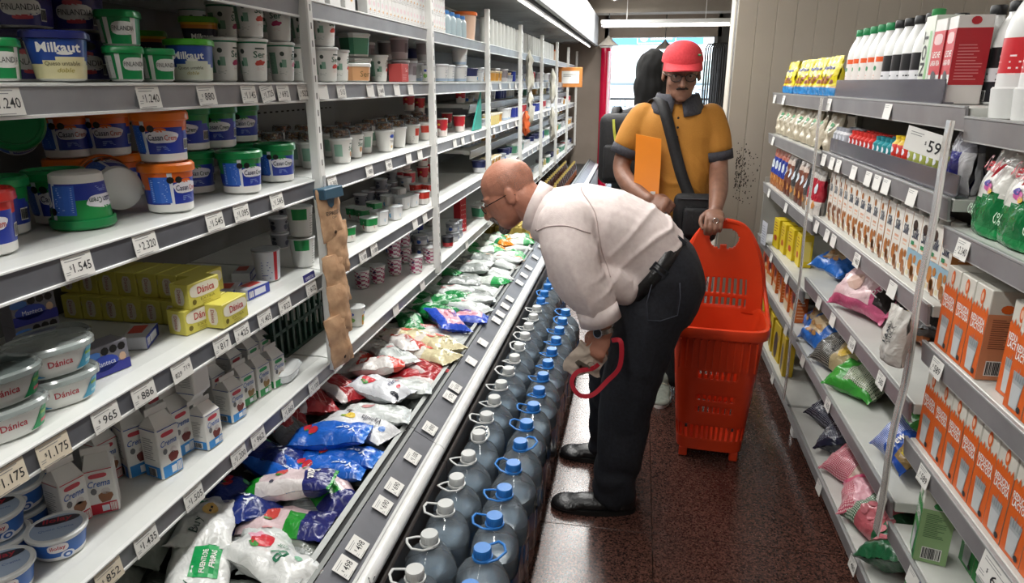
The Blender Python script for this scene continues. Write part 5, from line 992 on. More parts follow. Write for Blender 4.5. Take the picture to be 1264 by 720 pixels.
# ================================================================== water bottles on the floor
PET = clear('clear_pet', '#f4f8fa', .8, .07, .15, '#dbe6ee')
def watermat():
    m = bpy.data.materials.new('bottled_water'); m.use_nodes = True; nt = m.node_tree
    for n in list(nt.nodes): nt.nodes.remove(n)
    o = nt.nodes.new('ShaderNodeOutputMaterial'); t = nt.nodes.new('ShaderNodeBsdfRefraction'); t.inputs['Color'].default_value = lin('#dfeaf0'); t.inputs['IOR'].default_value = 1.2; t.inputs['Roughness'].default_value = .06
    g = nt.nodes.new('ShaderNodeBsdfGlossy'); g.inputs['Roughness'].default_value = .12; mx = nt.nodes.new('ShaderNodeMixShader'); mx.inputs[0].default_value = .07
    d = nt.nodes.new('ShaderNodeBsdfDiffuse'); d.inputs[0].default_value = lin('#b2c8da'); m2 = nt.nodes.new('ShaderNodeMixShader'); m2.inputs[0].default_value = .68
    nt.links.new(t.outputs[0], m2.inputs[1]); nt.links.new(d.outputs[0], m2.inputs[2]); nt.links.new(m2.outputs[0], mx.inputs[1]); nt.links.new(g.outputs[0], mx.inputs[2]); nt.links.new(mx.outputs[0], o.inputs[0]); return m
WATER = watermat()
def bidon(capc, labc):
    r, p = .0735, 3.2
    prof = [(r*.90, 0), (r, .012)]
    for i in range(9): z = .02+.018*i; prof += [(r, z), (r*.965, z+.009)]
    prof += [(r, .19), (r*.99, .215), (r*.90, .245), (r*.66, .275), (r*.40, .292), (.023, .300), (.023, .312)]
    b = PB(); b.lathe(prof, 28, PET, p, cap=False)
    for i in range(len(prof)): pass
    w_ = PB(); wp_ = [(q*.965, z+.002) for q, z in prof if z < .236]; w_.lathe(wp_, 28, WATER, p)
    c = PB(); cm = mat(capc, .32); c.lathe([(.0245, .306), (.0250, .309), (.0250, .329), (.0235, .333), (0, .333)], 24, cm, cap=False)
    for i in range(24):
        a = 2*PI*i/24; c.box((.0251*math.cos(a), .0251*math.sin(a), .320), (.0012, .0022, .018), cm, rot=Matrix.Rotation(a, 3, 'Z'))
    ring = PB(); ring.lathe([(.027, .298), (.029, .300), (.029, .306), (.026, .307)], 24, cm)
    h = PB(); pts = [(0, .027, .302), (.030, .033, .307), (.060, .024, .316), (.066, 0, .320), (.060, -.024, .316), (.030, -.033, .307), (0, -.027, .302)]
    q = []
    for i in range(len(pts)-1):
        for k in range(4): t = k/4; q.append(Vector(pts[i]).lerp(Vector(pts[i+1]), t))
    q.append(Vector(pts[-1])); h.tube(q, .0036, 6, cm, flat=(.8, 1.2))
    l = PB(); l.lathe([(r*1.004, .085), (r*1.004, .155)], 28, mat(labc, .35), p, cap=False)
    return Proto('water_bottle', 'water bottle', [('bottle_shell', b.mesh('pet', 40)), ('water', w_.mesh('water', 40)), ('cap', c.mesh('cap', 40)), ('neck_ring', ring.mesh('ring', 40)), ('handle', h.mesh('handle', True)), ('label_wrap', l.mesh('wrap', 40))])
P_WB, P_WW = bidon('#2f7fd0', '#3f70a4'), bidon('#d4d6d4', '#5c7690')
rr = random.Random(9)
for i in range(16):
    y = 1.385+.1495*i
    P_WB.put((-.365+rr.uniform(-.004, .004)+.008*(i/15), y+.012, .0), rz=rr.choice((PI, PI*.82, PI*1.2, PI*.62, PI*1.1, .9, PI*1.35))+rr.uniform(-.3, .3), label='large clear water bottle with blue cap in the outer floor row', group='blue capped water bottles in the outer row')
for i in range(16):
    y = 1.43+.1495*i; P_WW.put((-.526+rr.uniform(-.003, .003), y, 0), rz=rr.choice((PI, PI*.8, PI*1.15, PI*.6, PI*1.25, 2.2))+rr.uniform(-.3, .3), label='large clear water bottle with white cap beside the fridge base', group='white capped water bottles')
for i in range(6): P_WB.put((-.526, 1.43+.1495*(16+i), 0), rz=rr.uniform(0, 6), label='large clear water bottle with blue cap in line behind the white caps', group='blue capped water bottles behind the white caps')
FILM = clear('shrink_film', '#eef2f4', .85, .12, .05)
for i in range(5):
    b = PB(); n = 26; vs = []; y0 = 1.31+.4485*i
    for j in range(9):
        for k in range(n+1):
            z = .004+.20*j/8; y = y0+.445*k/n; vs.append((-.284+.004*math.sin(k*2*PI/n*3)+mnoise.noise(Vector((y*14, z*16, i)))*.007, y, z))
    b.add(vs, [(j*(n+1)+k, j*(n+1)+k+1, (j+1)*(n+1)+k+1, (j+1)*(n+1)+k) for j in range(8) for k in range(n)], FILM); o = link('shrink_wrap', b.mesh('film', True)); tag(o, 'crinkled clear shrink wrap on the aisle side of the bottle packs', 'wrap', 'shrink wraps of the bottle packs')
# ================================================================== goods on the right shelves (front faces -X: rz = pi)
def brik(name, d, col, deco, cat, cap=None, slant=False):
    """tall carton, optional sloped top and screw cap"""
    b = PB(); x, y, h = d[0]/2, d[1]/2, d[2]
    if slant:
        z0 = h*.86
        b.add([(-x, -y, 0), (x, -y, 0), (x, y, 0), (-x, y, 0), (-x, -y, h), (x, -y, z0), (x, y, z0), (-x, y, h), ], [(0, 3, 2, 1), (0, 1, 5, 4), (1, 2, 6, 5), (2, 3, 7, 6), (3, 0, 4, 7), (4, 5, 6, 7)], mat(col, .4))
    else: b.box((0, 0, h/2), d, mat(col, .4), .0015)
    parts = [('carton', b.mesh(name))]; p = PB(); deco(p, d); parts.append(('lettering', p.mesh('print')))
    if cap: c = PB(); c.lathe([(.016, 0), (.017, .002), (.017, .016), (.015, .018), (0, .018)], 18, mat(cap, .4), cap=False, c=(x*.55, 0, h*(.96 if slant else 1))); parts.append(('cap', c.mesh('cap', 40)))
    return Proto(name, cat, parts)
def nut(p, m, x, z, s, c): p.disc(m, x, z, s*.6, s, mat(c, .4), 10, 1); p.disc(m, x+s*.7, z-s*1.1, s*.5, s*.8, mat('#8d5a34', .4), 10, 1)
def d_silk(nutc, blue=False):
    def f(p, d):
        m = FACE['F'](d); m2 = FACE['F'](d, .0012); w, h = d[1], d[2]
        p.text(m2, 'Silk', 0, h*.70, mat('#1f3550', .4), w=w*.62, h=.030, bold=.015, shear=.25); p.rect(m, -.014, h*.50, .018, h*.54, mat('#d9a68a', .5)); p.rect(m, -.012, h*.45, .016, h*.47, mat('#dfb79c', .5))
        if blue: p.rect(m, -w*.5, h*.26, w*.5, h*.46, mat('#8fb2c4', .4)); p.rect(m2, -.02, h*.52, .0, h*.58, mat('#2d8a5a', .5)); p.disc(m2, -.008, h*.82, .014, .016, mat('#3a2c24', .4), 10, 1)
        else: p.disc(m2, -.012, h*.85, .010, .012, mat(nutc, .4), 8, 1)
        nut(p, m2, -.006, h*.26, .024, nutc); nut(p, m2, .014, h*.14, .016, nutc); p.disc(m2, -.016, h*.08, .010, .008, mat('#d8cba8', .5), 8, 1); p.disc(m2, .02, h*.33, .010, .012, mat(nutc, .4), 8, 1)
        for k, q in (('R', 1), ('L', 1)):
            ms = FACE[k](d); p.rect(ms, -d[0]/2, 0, d[0]/2, h, mat('#c98a4a', .45)); p.disc(FACE[k](d, .0012), 0, h*.3, .016, .022, mat(nutc, .4), 8, 1); p.rect(FACE[k](d, .0012), -d[0]*.4, h*.1, d[0]*.3, h*.14, mat('#3f8a3f', .4)); p.lines(FACE[k](d, .0012), -.02, h*.5, .018, h*.9, 8, mat('#ece0cf', .5))
    return f
SD = (.072, .068, .186)
P_SILK = [brik('almond_drink_carton', SD, '#dedbd3', d_silk(c, b), 'drink carton', '#bdbcb6') for c, b in (('#a8682f', False), ('#7a4a26', False), ('#b87a3c', True))]
SILKN = ['white drink carton with almond print and grey cap', 'white drink carton with dark nut print and grey cap', 'white and blue almond drink carton with grey cap']
for i in range(17):
    k = 1 if i > 13 else (2 if i < 4 else 0); y = 1.845+.0695*i
    P_SILK[k].put((.815, y, 1.022), PI+R.uniform(-.05, .05), SILKN[k]+' in the long row', SILKN[k]+'s')
def glass_of_milk(p, m, w, h, frame):
    p.rect(m, -w*.5+.003, h*.02, w*.5-.003, h*.50, mat(frame, .4))
def d_milk(acc, light, word1, word2, pink):
    def f(p, d):
        m = FACE['F'](d); m2 = FACE['F'](d, .0012); m3 = FACE['F'](d, .0018); w, h = d[1], d[2]
        p.rect(m, -w*.5, 0, w*.5, h*.74, mat(acc, .42)); n = 6
        for i in range(n): p.poly(m2, [(-w*.5+w*i/n, h*.74), (-w*.5+w*(i+1)/n, h*.74), (-w*.5+w*(i+.5)/n, h*(.79+.03*(i % 2)))], mat(acc, .42))
        p.poly(m2, [(-w*.22, h*.04), (w*.20, h*.04), (w*.30, h*.40), (-w*.30, h*.40)], mat('#a9aeb0', .35)); p.poly(m3, [(-w*.20, h*.05), (w*.18, h*.05), (w*.25, h*.28), (-w*.25, h*.28)], mat('#c3c7c8', .35))
        for i in range(5): p.poly(m3, [(-w*.27+w*.115*i, h*.32), (-w*.20+w*.115*i, h*.32), (-w*.24+w*.12*i, h*(.42+.03*(i % 3)))], mat('#8f979b', .35))
        p.text(m2, word1, 0, h*.625, WM, w=w*.84, h=.016, bold=.03); p.text(m2, word2, .002, h*.545, WM, w=w*.84, h=.016, bold=.03)
        p.disc(m, 0, h*.885, w*.13, .018, mat(acc, .42), 12, 1); p.disc(m2, 0, h*.885, w*.07, .010, mat(light, .4), 10, 1); p.disc(m3, w*.30, h*.07, .007, .007, INK, 8, 1)
        for k in ('R', 'L'):
            ms = FACE[k](d); p.rect(ms, -d[0]/2, 0, d[0]/2, h*.74, mat(pink, .45)); a = FACE[k](d, .0012)
            p.lines(a, -.025, h*.36, .022, h*.70, 14, mat('#6b4030' if acc[1] == 'd' else '#2f5a35', .5)); p.rect(a, -.022, .010, .022, .045, WM); p.bars(FACE[k](d, .0018), -.020, .012, .020, .043, INK, 12); p.disc(a, -.0, h*.80, .014, .01, mat(acc, .42), 10, 1)
    return f
P_ORG = brik('orange_milk_carton', (.072, .072, .205), '#cfccc2', d_milk('#d8611f', '#e6b79c', 'REDUCIDA', 'LACTOSA', '#c9855f'), 'milk carton')
P_GRN = brik('green_milk_carton', (.072, .072, .205), '#d2d3c8', d_milk('#2a8a3f', '#b9d6b0', 'DESCREMADA', 'LIVIANA', '#8fb07a'), 'milk carton')
# shelf under the milk powder bags
for i, (dx, y) in enumerate(((0, 1.735), (0, 1.660), (0, 1.585), (.02, 1.462), (.0, 1.387), (0, 1.312))):
    P_ORG.put((.795+dx, y, .930), PI+R.uniform(-.03, .03), 'orange milk carton on the upper carton shelf under the powder bags', 'orange milk cartons on the upper shelf')
for i in range(8): P_ORG.put((.80, 1.742-.0745*i, .657), PI+R.uniform(-.02, .02), 'orange milk carton in the tight row of the lower carton shelf', 'orange milk cartons on the lower shelf')
for i in range(4): P_ORG.put((.885, 1.70-.0745*i, .657), PI, 'orange milk carton in the second line of the lower carton shelf', 'orange milk cartons in the second line')
P_GRN.put((.79, 1.655, .390), PI-.25, 'single green milk carton turned sideways at the shelf edge')
for i in range(6): P_GRN.put((.90, 1.62-.0745*i, .390), PI+R.uniform(-.03, .03), 'green milk carton in the row behind the turned one', 'green milk cartons in the row')
for i in range(4): P_GRN.put((.82, 1.69-.0755*i, .130), PI+R.uniform(-.03, .03), 'green milk carton on the lowest shelf', 'green milk cartons on the lowest shelf')
# milk powder bags
def standbag(name, W, Hh, T, paint, deco=None, seed=0, nu=20, nv=24, rough=.25, top='fin', mats=None, cat='bag', wr=1):
    """upright bag: width along Y, front +X, sealed top"""
    def pos(u, v, s):
        t = T/2*max(0, 1-abs(u)**2.8)**.55*(min(1, (1-v)*1.9+.02)**.75)*(.72+.28*min(1, v*5)); c = wr*(mnoise.noise(Vector((u*2+seed*1.7, v*3, s)))*.010+mnoise.noise(Vector((u*6+seed, v*8, s*2)))*.004)*(1 if v > .02 else .2)
        return Vector((s*max(t, .001)+c, u*W/2*(1-.06*math.sin(v*PI)), v*Hh))
    b = PB(); vs = []; b.uv = []
    for s in (1, -1):
        for j in range(nv+1):
            for i in range(nu+1): u, v = i/nu*2-1, j/nv; vs.append(tuple(pos(u, v, s))); b.uv.append((u*W/2, v*Hh))
    b.v = vs; K = (nu+1)*(nv+1)
    for j in range(nv):
        for i in range(nu):
            a = j*(nu+1)+i; c = paint((i+.5)/nu*2-1, (j+.5)/nv); k = b.mi(mats[c] if mats and c in mats else film(c, rough))
            b.f.append((a, a+1, a+nu+2, a+nu+1)); b.m.append(k); b.f.append((K+a, K+a+nu+1, K+a+nu+2, K+a+1)); b.m.append(k)
    for i in range(nu): b.f.append((i+1, i, K+i, K+i+1)); b.m.append(b.mi(mat(paint(0, 0), rough) if not (mats and paint(0, 0) in mats) else mats[paint(0, 0)]))
    parts = [('film', b.mesh(name, True))]
    if deco:
        d = PB(); f = lambda eps=.002: (lambda x, y: pos(max(-1, min(1, x/(W/2))), max(0, min(1, y/Hh)), 1)+Vector((eps, 0, 0))); deco(d, f); parts.append(('lettering', d.mesh('print')))
    return Proto(name, cat, parts)
def d_sv(d, f):
    d.text(f(.013), 'Svelty', 0, .150, mat('#a8202c', .35), w=.125, h=.045, shear=.3, bold=.02); d.text(f(.008), '0%', -.02, .048, mat('#cfe6cf', .4), w=.04, h=.026, shear=.2)
    d.disc(f(.003), .02, .105, .016, .010, mat('#c45a9a', .4), 10, 2); d.disc(f(.003), .03, .098, .012, .007, mat('#dcb24a', .4), 10, 2); d.disc(f(.0035), .012, .113, .010, .008, mat('#5a4f9e', .4), 10, 2); d.disc(f(.003), -.035, .20, .02, .009, BLACK, 8, 1)
P_SV = standbag('milk_powder_bag', .165, .235, .085, lambda u, v: '#d9d8d2' if v > .36+.05*math.sin(u*3) else ('#12713c' if v > .08 else '#1a8a4a'), d_sv, 3, rough=.18)
for i, y in enumerate((1.70, 1.575, 1.45, 1.325)): P_SV.put((.800, y, 1.227), rot=(0, -.14, PI-.15+.05*i), label='white and green milk powder bag standing on the upper shelf', group='white and green milk powder bags')
P_BLB = standbag('blue_foil_bag', .15, .20, .07, lambda u, v: '#1d2a7a' if v < .7 else '#1f7f9c', None, 8, rough=.15)
P_BLB.put((.93, 1.72, 1.227), PI, 'dark blue foil bag behind the milk powder bags'); P_BLB.put((.98, 1.58, 1.227), PI+.3, 'dark blue foil bag deep behind the powder bags')
# white bottles on the top shelf
def mbottle(capc, paint, deco, name='milk_bottle', h=.245, r=.040):
    prof = [(r*.9, 0), (r, .006)]+[(r, .006+(h*.56-.006)*t/8) for t in range(1, 9)]+[(r*.99, h*.60), (r*.90, h*.70), (r*.66, h*.80), (r*.44, h*.87), (r*.42, h*.91)]
    b = PB(); b.lathe(prof, 24, lambda k, th: mat(paint((k-1)/8, th) if 0 < k < 9 else '#dfe0de', .3), 2)
    c = PB(); c.lathe([(r*.47, h*.90), (r*.49, h*.905), (r*.49, h*.985), (r*.45, h), (0, h)], 20, mat(capc, .4), cap=False)
    p = PB(); deco(p, lambda z: r); return Proto(name, 'bottle', [('bottle', b.mesh(name, 35)), ('cap', c.mesh('cap', 40)), ('lettering', p.mesh('print'))])
def d_ob(d, rf):
    for th in (0, 1.2, -1.2): d.disc(cyl(rf, th, 0), 0, .10, .009, .008, mat('#2d8a5a', .4), 10, 1); d.lines(cyl(rf, th, 0), -.003, .045, .003, .085, 4, mat('#d99a86', .5))
P_OB = mbottle('#15814a', lambda t, th: '#df5a24' if (t < .14 or (t > .78 and math.sin(th*4) > -.2)) else '#e2dcd8', d_ob)
def d_bb(d, rf):
    for th in (0, 1.0, -1.0): d.lines(cyl(rf, th, 0), -.014, .045, .010, .085, 3, mat('#33343a', .5)); d.rect(cyl(rf, th, 0, .0009), -.010, .008, .006, .034, WM, 2, 1); d.bars(cyl(rf, th, 0, .0014), -.009, .01, .005, .032, INK, 6)
P_BB = mbottle('#17181a', lambda t, th: '#cfc32a' if t > .9 else ('#1b1b1d' if (t > .62) else ('#1f2026' if t < .26 else '#dddde0')), d_bb)
P_RB = mbottle('#17181a', lambda t, th: '#cf3038' if .45 < t < .95 else '#dfdedd', lambda d, rf: [(d.lines(cyl(rf, th, 0), -.012, .075, .012, .125, 4, mat('#f0dcda', .5)), d.rect(cyl(rf, th, 0, .0009), -.008, .02, .008, .05, mat('#8f9092', .5), 2, 1)) for th in (0, 1, -1)], h=.27, r=.046)
for i in range(5): P_OB.put((.815, 2.97-.084*i, 1.506), PI+R.uniform(-.3, .3), 'white bottle with green cap and orange label', 'white bottles with green caps')
P_OB.put((.90, 2.86, 1.506), PI, 'white bottle with green cap and orange label in second line', 'white bottles with green caps'); P_OB.put((.90, 2.70, 1.506), PI, 'white bottle with green cap and orange label in second line', 'white bottles with green caps')
for i in range(4): P_BB.put((.815, 2.545-.084*i, 1.506), PI+R.uniform(-.3, .3), 'white bottle with black cap and black white label', 'white bottles with black caps')
for i in range(3): P_BB.put((.90, 2.50-.09*i, 1.506), PI, 'white bottle with black cap in the second line', 'white bottles with black caps behind')
P_NOT = brik('plant_drink_carton', (.07, .07, .23), '#d3d8cc', lambda p, d: (p.text(FACE['F'](d, .0012), 'NOT', -.012, .13, INK, w=.12, h=.03, rot=PI/2, bold=.02), p.rect(FACE['F'](d), -.035, 0, .035, .03, mat('#3f4a44', .4)), p.rect(FACE['F'](d), .008, .06, .024, .19, mat('#8fbf8a', .4)), p.rect(FACE['R'](d), -.03, .02, .03, .2, mat('#b9d0a8', .4))), 'drink carton', '#2f8a4a')
P_NOT.put((.815, 2.205, 1.506), PI, 'white and green plant drink carton between bottles and red cartons')
def d_red(p, d):
    m = FACE['F'](d); m2 = FACE['F'](d, .0012); h = d[2]; p.rect(m, -d[1]/2, h*.34, d[1]/2, h*.86, mat('#c02a34', .4)); p.disc(m2, 0, h*.76, .026, .014, mat('#d9b4b4', .4), 12, 1, 4); p.text(m2, 'LECHE', 0, h*.58, WM, w=.05, h=.016, bold=.02); p.text(m2, 'LARGA VIDA', 0, h*.48, WM, w=.056, h=.014, bold=.02); p.disc(m2, 0, h*.30, .016, .02, mat('#44464a', .4), 10, 1, 2, .2); p.lines(m2, -.02, h*.08, .02, h*.2, 4, mat('#cf8a8a', .5))
    ms = FACE['R'](d); p.rect(ms, -d[0]/2, h*.22, d[0]/2, h*.86, mat('#b3232d', .4)); p.lines(FACE['R'](d, .0012), -.03, h*.28, .03, h*.7, 12, mat('#d98a8a', .5)); p.disc(FACE['R'](d, .0012), 0, h*.94, .012, .010, mat('#b3232d', .4), 10, 1)
P_RED = brik('red_milk_carton', (.08, .072, .215), '#dcdad6', d_red, 'milk carton', None)
P_RED.put((.815, 2.115, 1.506), PI, 'red and white milk carton beside the plant drink carton', 'red milk cartons'); P_RED.put((.815, 2.035, 1.506), PI-.1, 'red and white milk carton at the end with its red side showing', 'red milk cartons')
for i in range(2): P_BB.put((.90, 2.10-.10*i, 1.506), PI, 'white bottle with black cap behind the red cartons', 'black capped bottles behind the red cartons')
pb = PB()
for i in range(4):
    for k in range(2): pb.lathe([(.047, 0), (.049, .02), (.052, .062), (.049, .066)], 16, mat('#d6d7d5', .35), c=(.812+.1*k, 1.73-.10*i, 1.484))
o = link('bottle_tray', pb.mesh('tray', 40)); tag(o, 'white moulded plastic tray holding the red label bottles', 'tray')
for i in range(5):
    for k in range(2):
        if k == 0 or i < 3: P_RB.put((.812+.1*k, 1.73-.10*i, 1.500), PI+R.uniform(-.4, .4), 'white bottle with red label standing in the moulded tray', 'red label bottles in the tray')
# acrylic guards
ACR = clear('grey_acrylic', '#c9c6d0', .6, .12, .34, '#a3a1ab')
def guard(y0, y1, z, h, lab):
    b = PB(); b.box((GX+.018, (y0+y1)/2, z+h/2), (.004, y1-y0, h), ACR, .001); b.box((GX+.03, (y0+y1)/2, z+.003), (.03, y1-y0, .004), ACR); o = link('shelf_guard', b.mesh('guard')); tag(o, lab, 'shelf guard', 'clear shelf guards')
guard(1.98, 3.01, 1.506, .062, 'clear grey plastic guard in front of the white bottles'); guard(1.80, 2.98, 1.292, .055, 'clear grey plastic guard in front of the small drink packs')
# small coloured drink packs on the second shelf
def mini(name, cols, h=.09, r=.021):
    b = PB(); b.lathe([(r*.9, 0), (r, .004), (r, h*.35), (r*.8, h*.42), (r, h*.5), (r, h*.82), (r*.6, h*.92), (r*.6, h)], 14, lambda k, th: mat(cols[min(k, len(cols)-1)], .3)); c = PB(); c.lathe([(r*.66, h), (r*.66, h+.006), (0, h+.006)], 12, mat(cols[-1], .3), cap=False)
    d = PB(); d.disc(cyl(lambda z: r, 0, 0), 0, h*.66, .010, .010, mat('#dfe2ea', .4), 8, 1); return Proto(name, 'drink', [('bottle', b.mesh(name, 40)), ('cap', c.mesh('cap')), ('lettering', d.mesh('print'))])
MINIS = [(mini('small_drink_bottle', ['#c9cbd0', '#dcdde0', '#c9cbd0', '#c9cbd0', '#b9bcc4', '#d9dadd', '#9fa3ab']), 'grey white small drink bottle', 3.0, 4), (mini('small_drink_bottle', ['#dfe0e4', '#e2e3e6', '#d9dade', '#3f4fae', '#c8322c', '#c8322c', '#c8322c']), 'red and white small drink bottle', 2.78, 6), (mini('small_drink_bottle', ['#dfe0e4', '#dfe2e6', '#5a5aae', '#d9dade', '#2a8f98', '#2a8f98', '#237f8a']), 'teal and white small drink bottle', 2.50, 4),
         (mini('small_drink_bottle', ['#e0b822', '#e0b822', '#d8482a', '#d8482a', '#c9342a', '#d9b52a', '#e0c02a'], .105), 'yellow and red small drink bottle', 2.32, 3), (mini('small_drink_bottle', ['#e0c02a', '#d9c42a', '#2b63b0', '#dcdcd2', '#a9b05a', '#b9b9b4', '#b4b4ae'], .10), 'yellow blue and grey small drink bottle', 2.18, 5)]
for P, n, y, c in MINIS:
    for i in range(c):
        for k in range(2): P.put((.79+.05*k, y-.046*i, 1.2925), PI, n+' on the second shelf behind the guard', n+'s')
P_SPN = standbag('silver_bag', .13, .19, .07, lambda u, v: '#8e8f98' if v > .55 else ('#2a2c7a' if abs(u) < .5 else '#cfcfd2'), lambda d, f: d.text(f(.004), 'ONZA', 0, .165, INK, w=.07, h=.018, shear=.3, bold=.02), 12)
P_SPN.put((.815, 1.915, 1.292), PI-.1, 'silver and dark blue bag at the end of the small drink packs')
# cereal bags on the far top shelf
def d_nes(d, f):
    d.text(f(.004), 'Nesquik', 0, .115, mat('#3a4a9a', .4), w=.085, h=.022, bold=.03); 
    for i in range(7): d.disc(f(.003), -.04+.014*i, .058+.012*(i % 3), .010, .010, mat(('#8a5030', '#b0703f')[i % 2], .5), 8, 1)
P_NES = standbag('cereal_bag', .125, .165, .06, lambda u, v: '#2f86c9' if v < .2 else ('#c9a468' if v < .26 else '#dfcf1f'), d_nes, 21, wr=1.4)
for i, y in enumerate((3.18, 3.29, 3.42, 3.55, 3.68, 3.81, 3.95, 4.10)): P_NES.put((.79+.012*(i % 2), y+.03, 1.502), rot=(0, -.1, PI+R.uniform(-.3, .3)), label='yellow and blue chocolate cereal bag on the far top shelf', group='yellow cereal bags')
P_BEI = standbag('flour_bag', .13, .16, .065, lambda u, v: '#b5ab95', lambda d, f: (d.disc(f(.003), 0, .10, .022, .022, mat('#2f8a52', .4), 10, 2, 2, .25), d.rect(f(.004), -.018, .096, .018, .104, WM, 3, 1)), 22, rough=.35, wr=1.5)
for i, y in enumerate((3.10, 3.27, 3.41, 3.55, 3.70, 3.86, 4.02, 4.17)): P_BEI.put((.795, y, 1.277), rot=(0, -.12, PI+R.uniform(-.3, .3)), label='beige bag with green emblem on the far second shelf', group='beige bags with green emblem')
def slim(name, c1, c2, c3, seed): return standbag(name, .085, .20, .045, lambda u, v: c1 if v > .8 else (c2 if v > .35 else c3), lambda d, f: (d.disc(f(.003), 0, .12, .02, .025, mat('#c9d2da', .4), 10, 2), d.disc(f(.003), .005, .05, .018, .02, mat('#c98a4a', .5), 8, 1, 2, .2)), seed, rough=.3, cat='snack')
P_SL = [(slim('biscuit_pack', '#b06a5a', '#2a3f9a', '#a8683a', 31), 'blue biscuit pack hanging low on the far third shelf'), (slim('wafer_pack', '#c9b9ae', '#7a4a3a', '#6a3a2c', 32), 'brown wafer pack on the far third shelf'), (slim('biscuit_pack', '#2a2a2c', '#4a4a4c', '#8a7a6a', 33), 'black speckled biscuit pack on the far third shelf'), (slim('biscuit_pack', '#b8b4ae', '#b02a3a', '#dcd6d0', 34), 'red and white biscuit pack beside the drink cartons')]
for i in range(12):
    P, n = P_SL[0] if i < 4 else (P_SL[1] if i in (4, 5, 7, 8) else (P_SL[2] if i in (6, 9) else P_SL[3])); P.put((.785, 4.20-.093*i, .992), rot=(0, -.06, PI+R.uniform(-.15, .15)), label=n, group=n)
# fourth / fifth far shelves
P_YB = carton('cocoa_box', (.06, .10, .16), '#d9bf1c', lambda p, d: (p.disc(FACE['F'](d), 0, .055, .024, .016, mat('#b53a24', .4), 12, 1, 3), p.lines(FACE['F'](d), -.035, .09, .035, .15, 4, mat('#8a3a2a', .5)), p.rect(FACE['R'](d), -.02, .03, .02, .13, mat('#e2d06a', .4))))
for i in range(4): P_YB.put((.80+.012*i, 3.80-.13*i+.10, .682), PI+R.uniform(-.1, .1), 'bright yellow cocoa box on the far fourth shelf', 'yellow cocoa boxes')
P_OBX = carton('orange_cereal_box', (.055, .115, .175), '#cf6a24', lambda p, d: (p.disc(FACE['F'](d), 0, .10, .045, .04, mat('#a32a24', .4), 12, 1), p.disc(FACE['F'](d, .001), .0, .10, .02, .022, mat('#3a2420', .4), 10, 1), p.disc(FACE['F'](d, .001), .018, .075, .016, .014, mat('#dcc9a4', .4), 8, 1), p.rect(FACE['F'](d), -.05, .0, .05, .045, mat('#d9c4a4', .4)), p.lines(FACE['R'](d), -.02, .02, .02, .15, 8, mat('#e6b48a', .5))))
for i in range(6): P_OBX.put((.80, 4.12-.16*i, .459), PI+R.uniform(-.12, .12), 'orange cereal box with dark red picture on the far fifth shelf', 'orange cereal boxes')
P_YL = carton('yellow_pack', (.05, .13, .20), '#d4b51e', lambda p, d: (p.disc(FACE['F'](d), -.01, .08, .035, .075, mat('#3f2a26', .4), 12, 1), p.text(FACE['F'](d, .001), 'LEX', .03, .13, mat('#6a4a9a', .4), w=.04, h=.014, rot=1.2)))
for i in range(5): P_YL.put((.80, 4.10-.17*i, .137), PI+R.uniform(-.1, .1), 'yellow pack with a dark oval on the far lowest shelf', 'yellow packs on the far lowest shelf')
e = empty('shelf_notice', (.725, 3.99, .74), (0, 0, PI+.1)); tag(e, 'pale printed notice card clipped on the far fourth shelf', 'notice'); pb = PB(); pb.box((0, 0, 0), (.002, .10, .13), mat('#b9bcc4', .5)); link('card_face', pb.mesh('card'), e); pb = PB(); pb.lines(planar((.0016, 0, 0), (0, 1, 0), (0, 0, 1)), -.04, -.05, .04, .05, 7, mat('#7c8290', .5)); link('lettering', pb.mesh('p'), e)
# net printed snack bags
DM_ = {'bk': dots('net_black', '#16171a', '#b9b8ad', 900, .35), 'nv': dots('net_navy', '#15182b', '#9fa2b0', 800, .38), 'gn': dots('net_green', '#b4bba4', '#23432e', 800, .25), 'pk': dots('net_pink', '#b84a62', '#e4c4c4', 900, .2), 'bl': dots('net_blue', '#2450a8', '#d6dbe2', 800, .2), 'gw': dots('net_white', '#24603a', '#c9d0c4', 800, .1)}
NB_BK = pillow('net_snack_bag', .19, .15, .085, lambda u, v: 'bk' if u < .15 else ('#b0a07a' if u < .75 else '#d8cf9a'), lambda d, f: (d.disc(f(.003), .05, 0, .02, .03, mat('#c9a52a', .4), 10, 2, 2, .2), d.text(f(.005), 'Maní', .01, .0, INK, w=.05, h=.02, rot=PI/2, shear=.2)), 41, mats=DM_, wr=1.6, bend=.0)
NB_GR = pillow('net_snack_bag', .17, .13, .08, lambda u, v: '#3f9a3a' if (u < -.25 or v > .7) else 'gn', None, 42, mats=DM_, wr=1.6)
NB_NV = pillow('net_snack_bag', .17, .13, .08, lambda u, v: 'nv' if abs(u) < .8 else '#1a1c30', None, 43, mats=DM_, wr=1.8)
NB_PK = pillow('net_snack_bag', .17, .14, .08, lambda u, v: 'pk' if u < .35 else '#c9b4a4', None, 44, mats=DM_, wr=1.6)
NB_BL = pillow('net_snack_bag', .21, .14, .08, lambda u, v: 'bl' if u < 0 else ('#2450a8' if (u < .45 or v > .55) else '#8d7348'), lambda d, f: (d.text(f(.005), 'Brew', .025, .0, WM, w=.075, h=.03, shear=.3, bold=.02, rot=PI/2), d.text(f(.005), 'MIX', .075, 0, mat('#d9c23a', .4), w=.035, h=.016, bold=.03, rot=PI/2)), 45, mats=DM_, wr=1.4)
NB_PP = pillow('net_snack_bag', .18, .14, .08, lambda u, v: '#d14a72' if u < -.3 else ('#dba0ac' if v < .2 else 'pk'), None, 46, mats=DM_, wr=1.8)
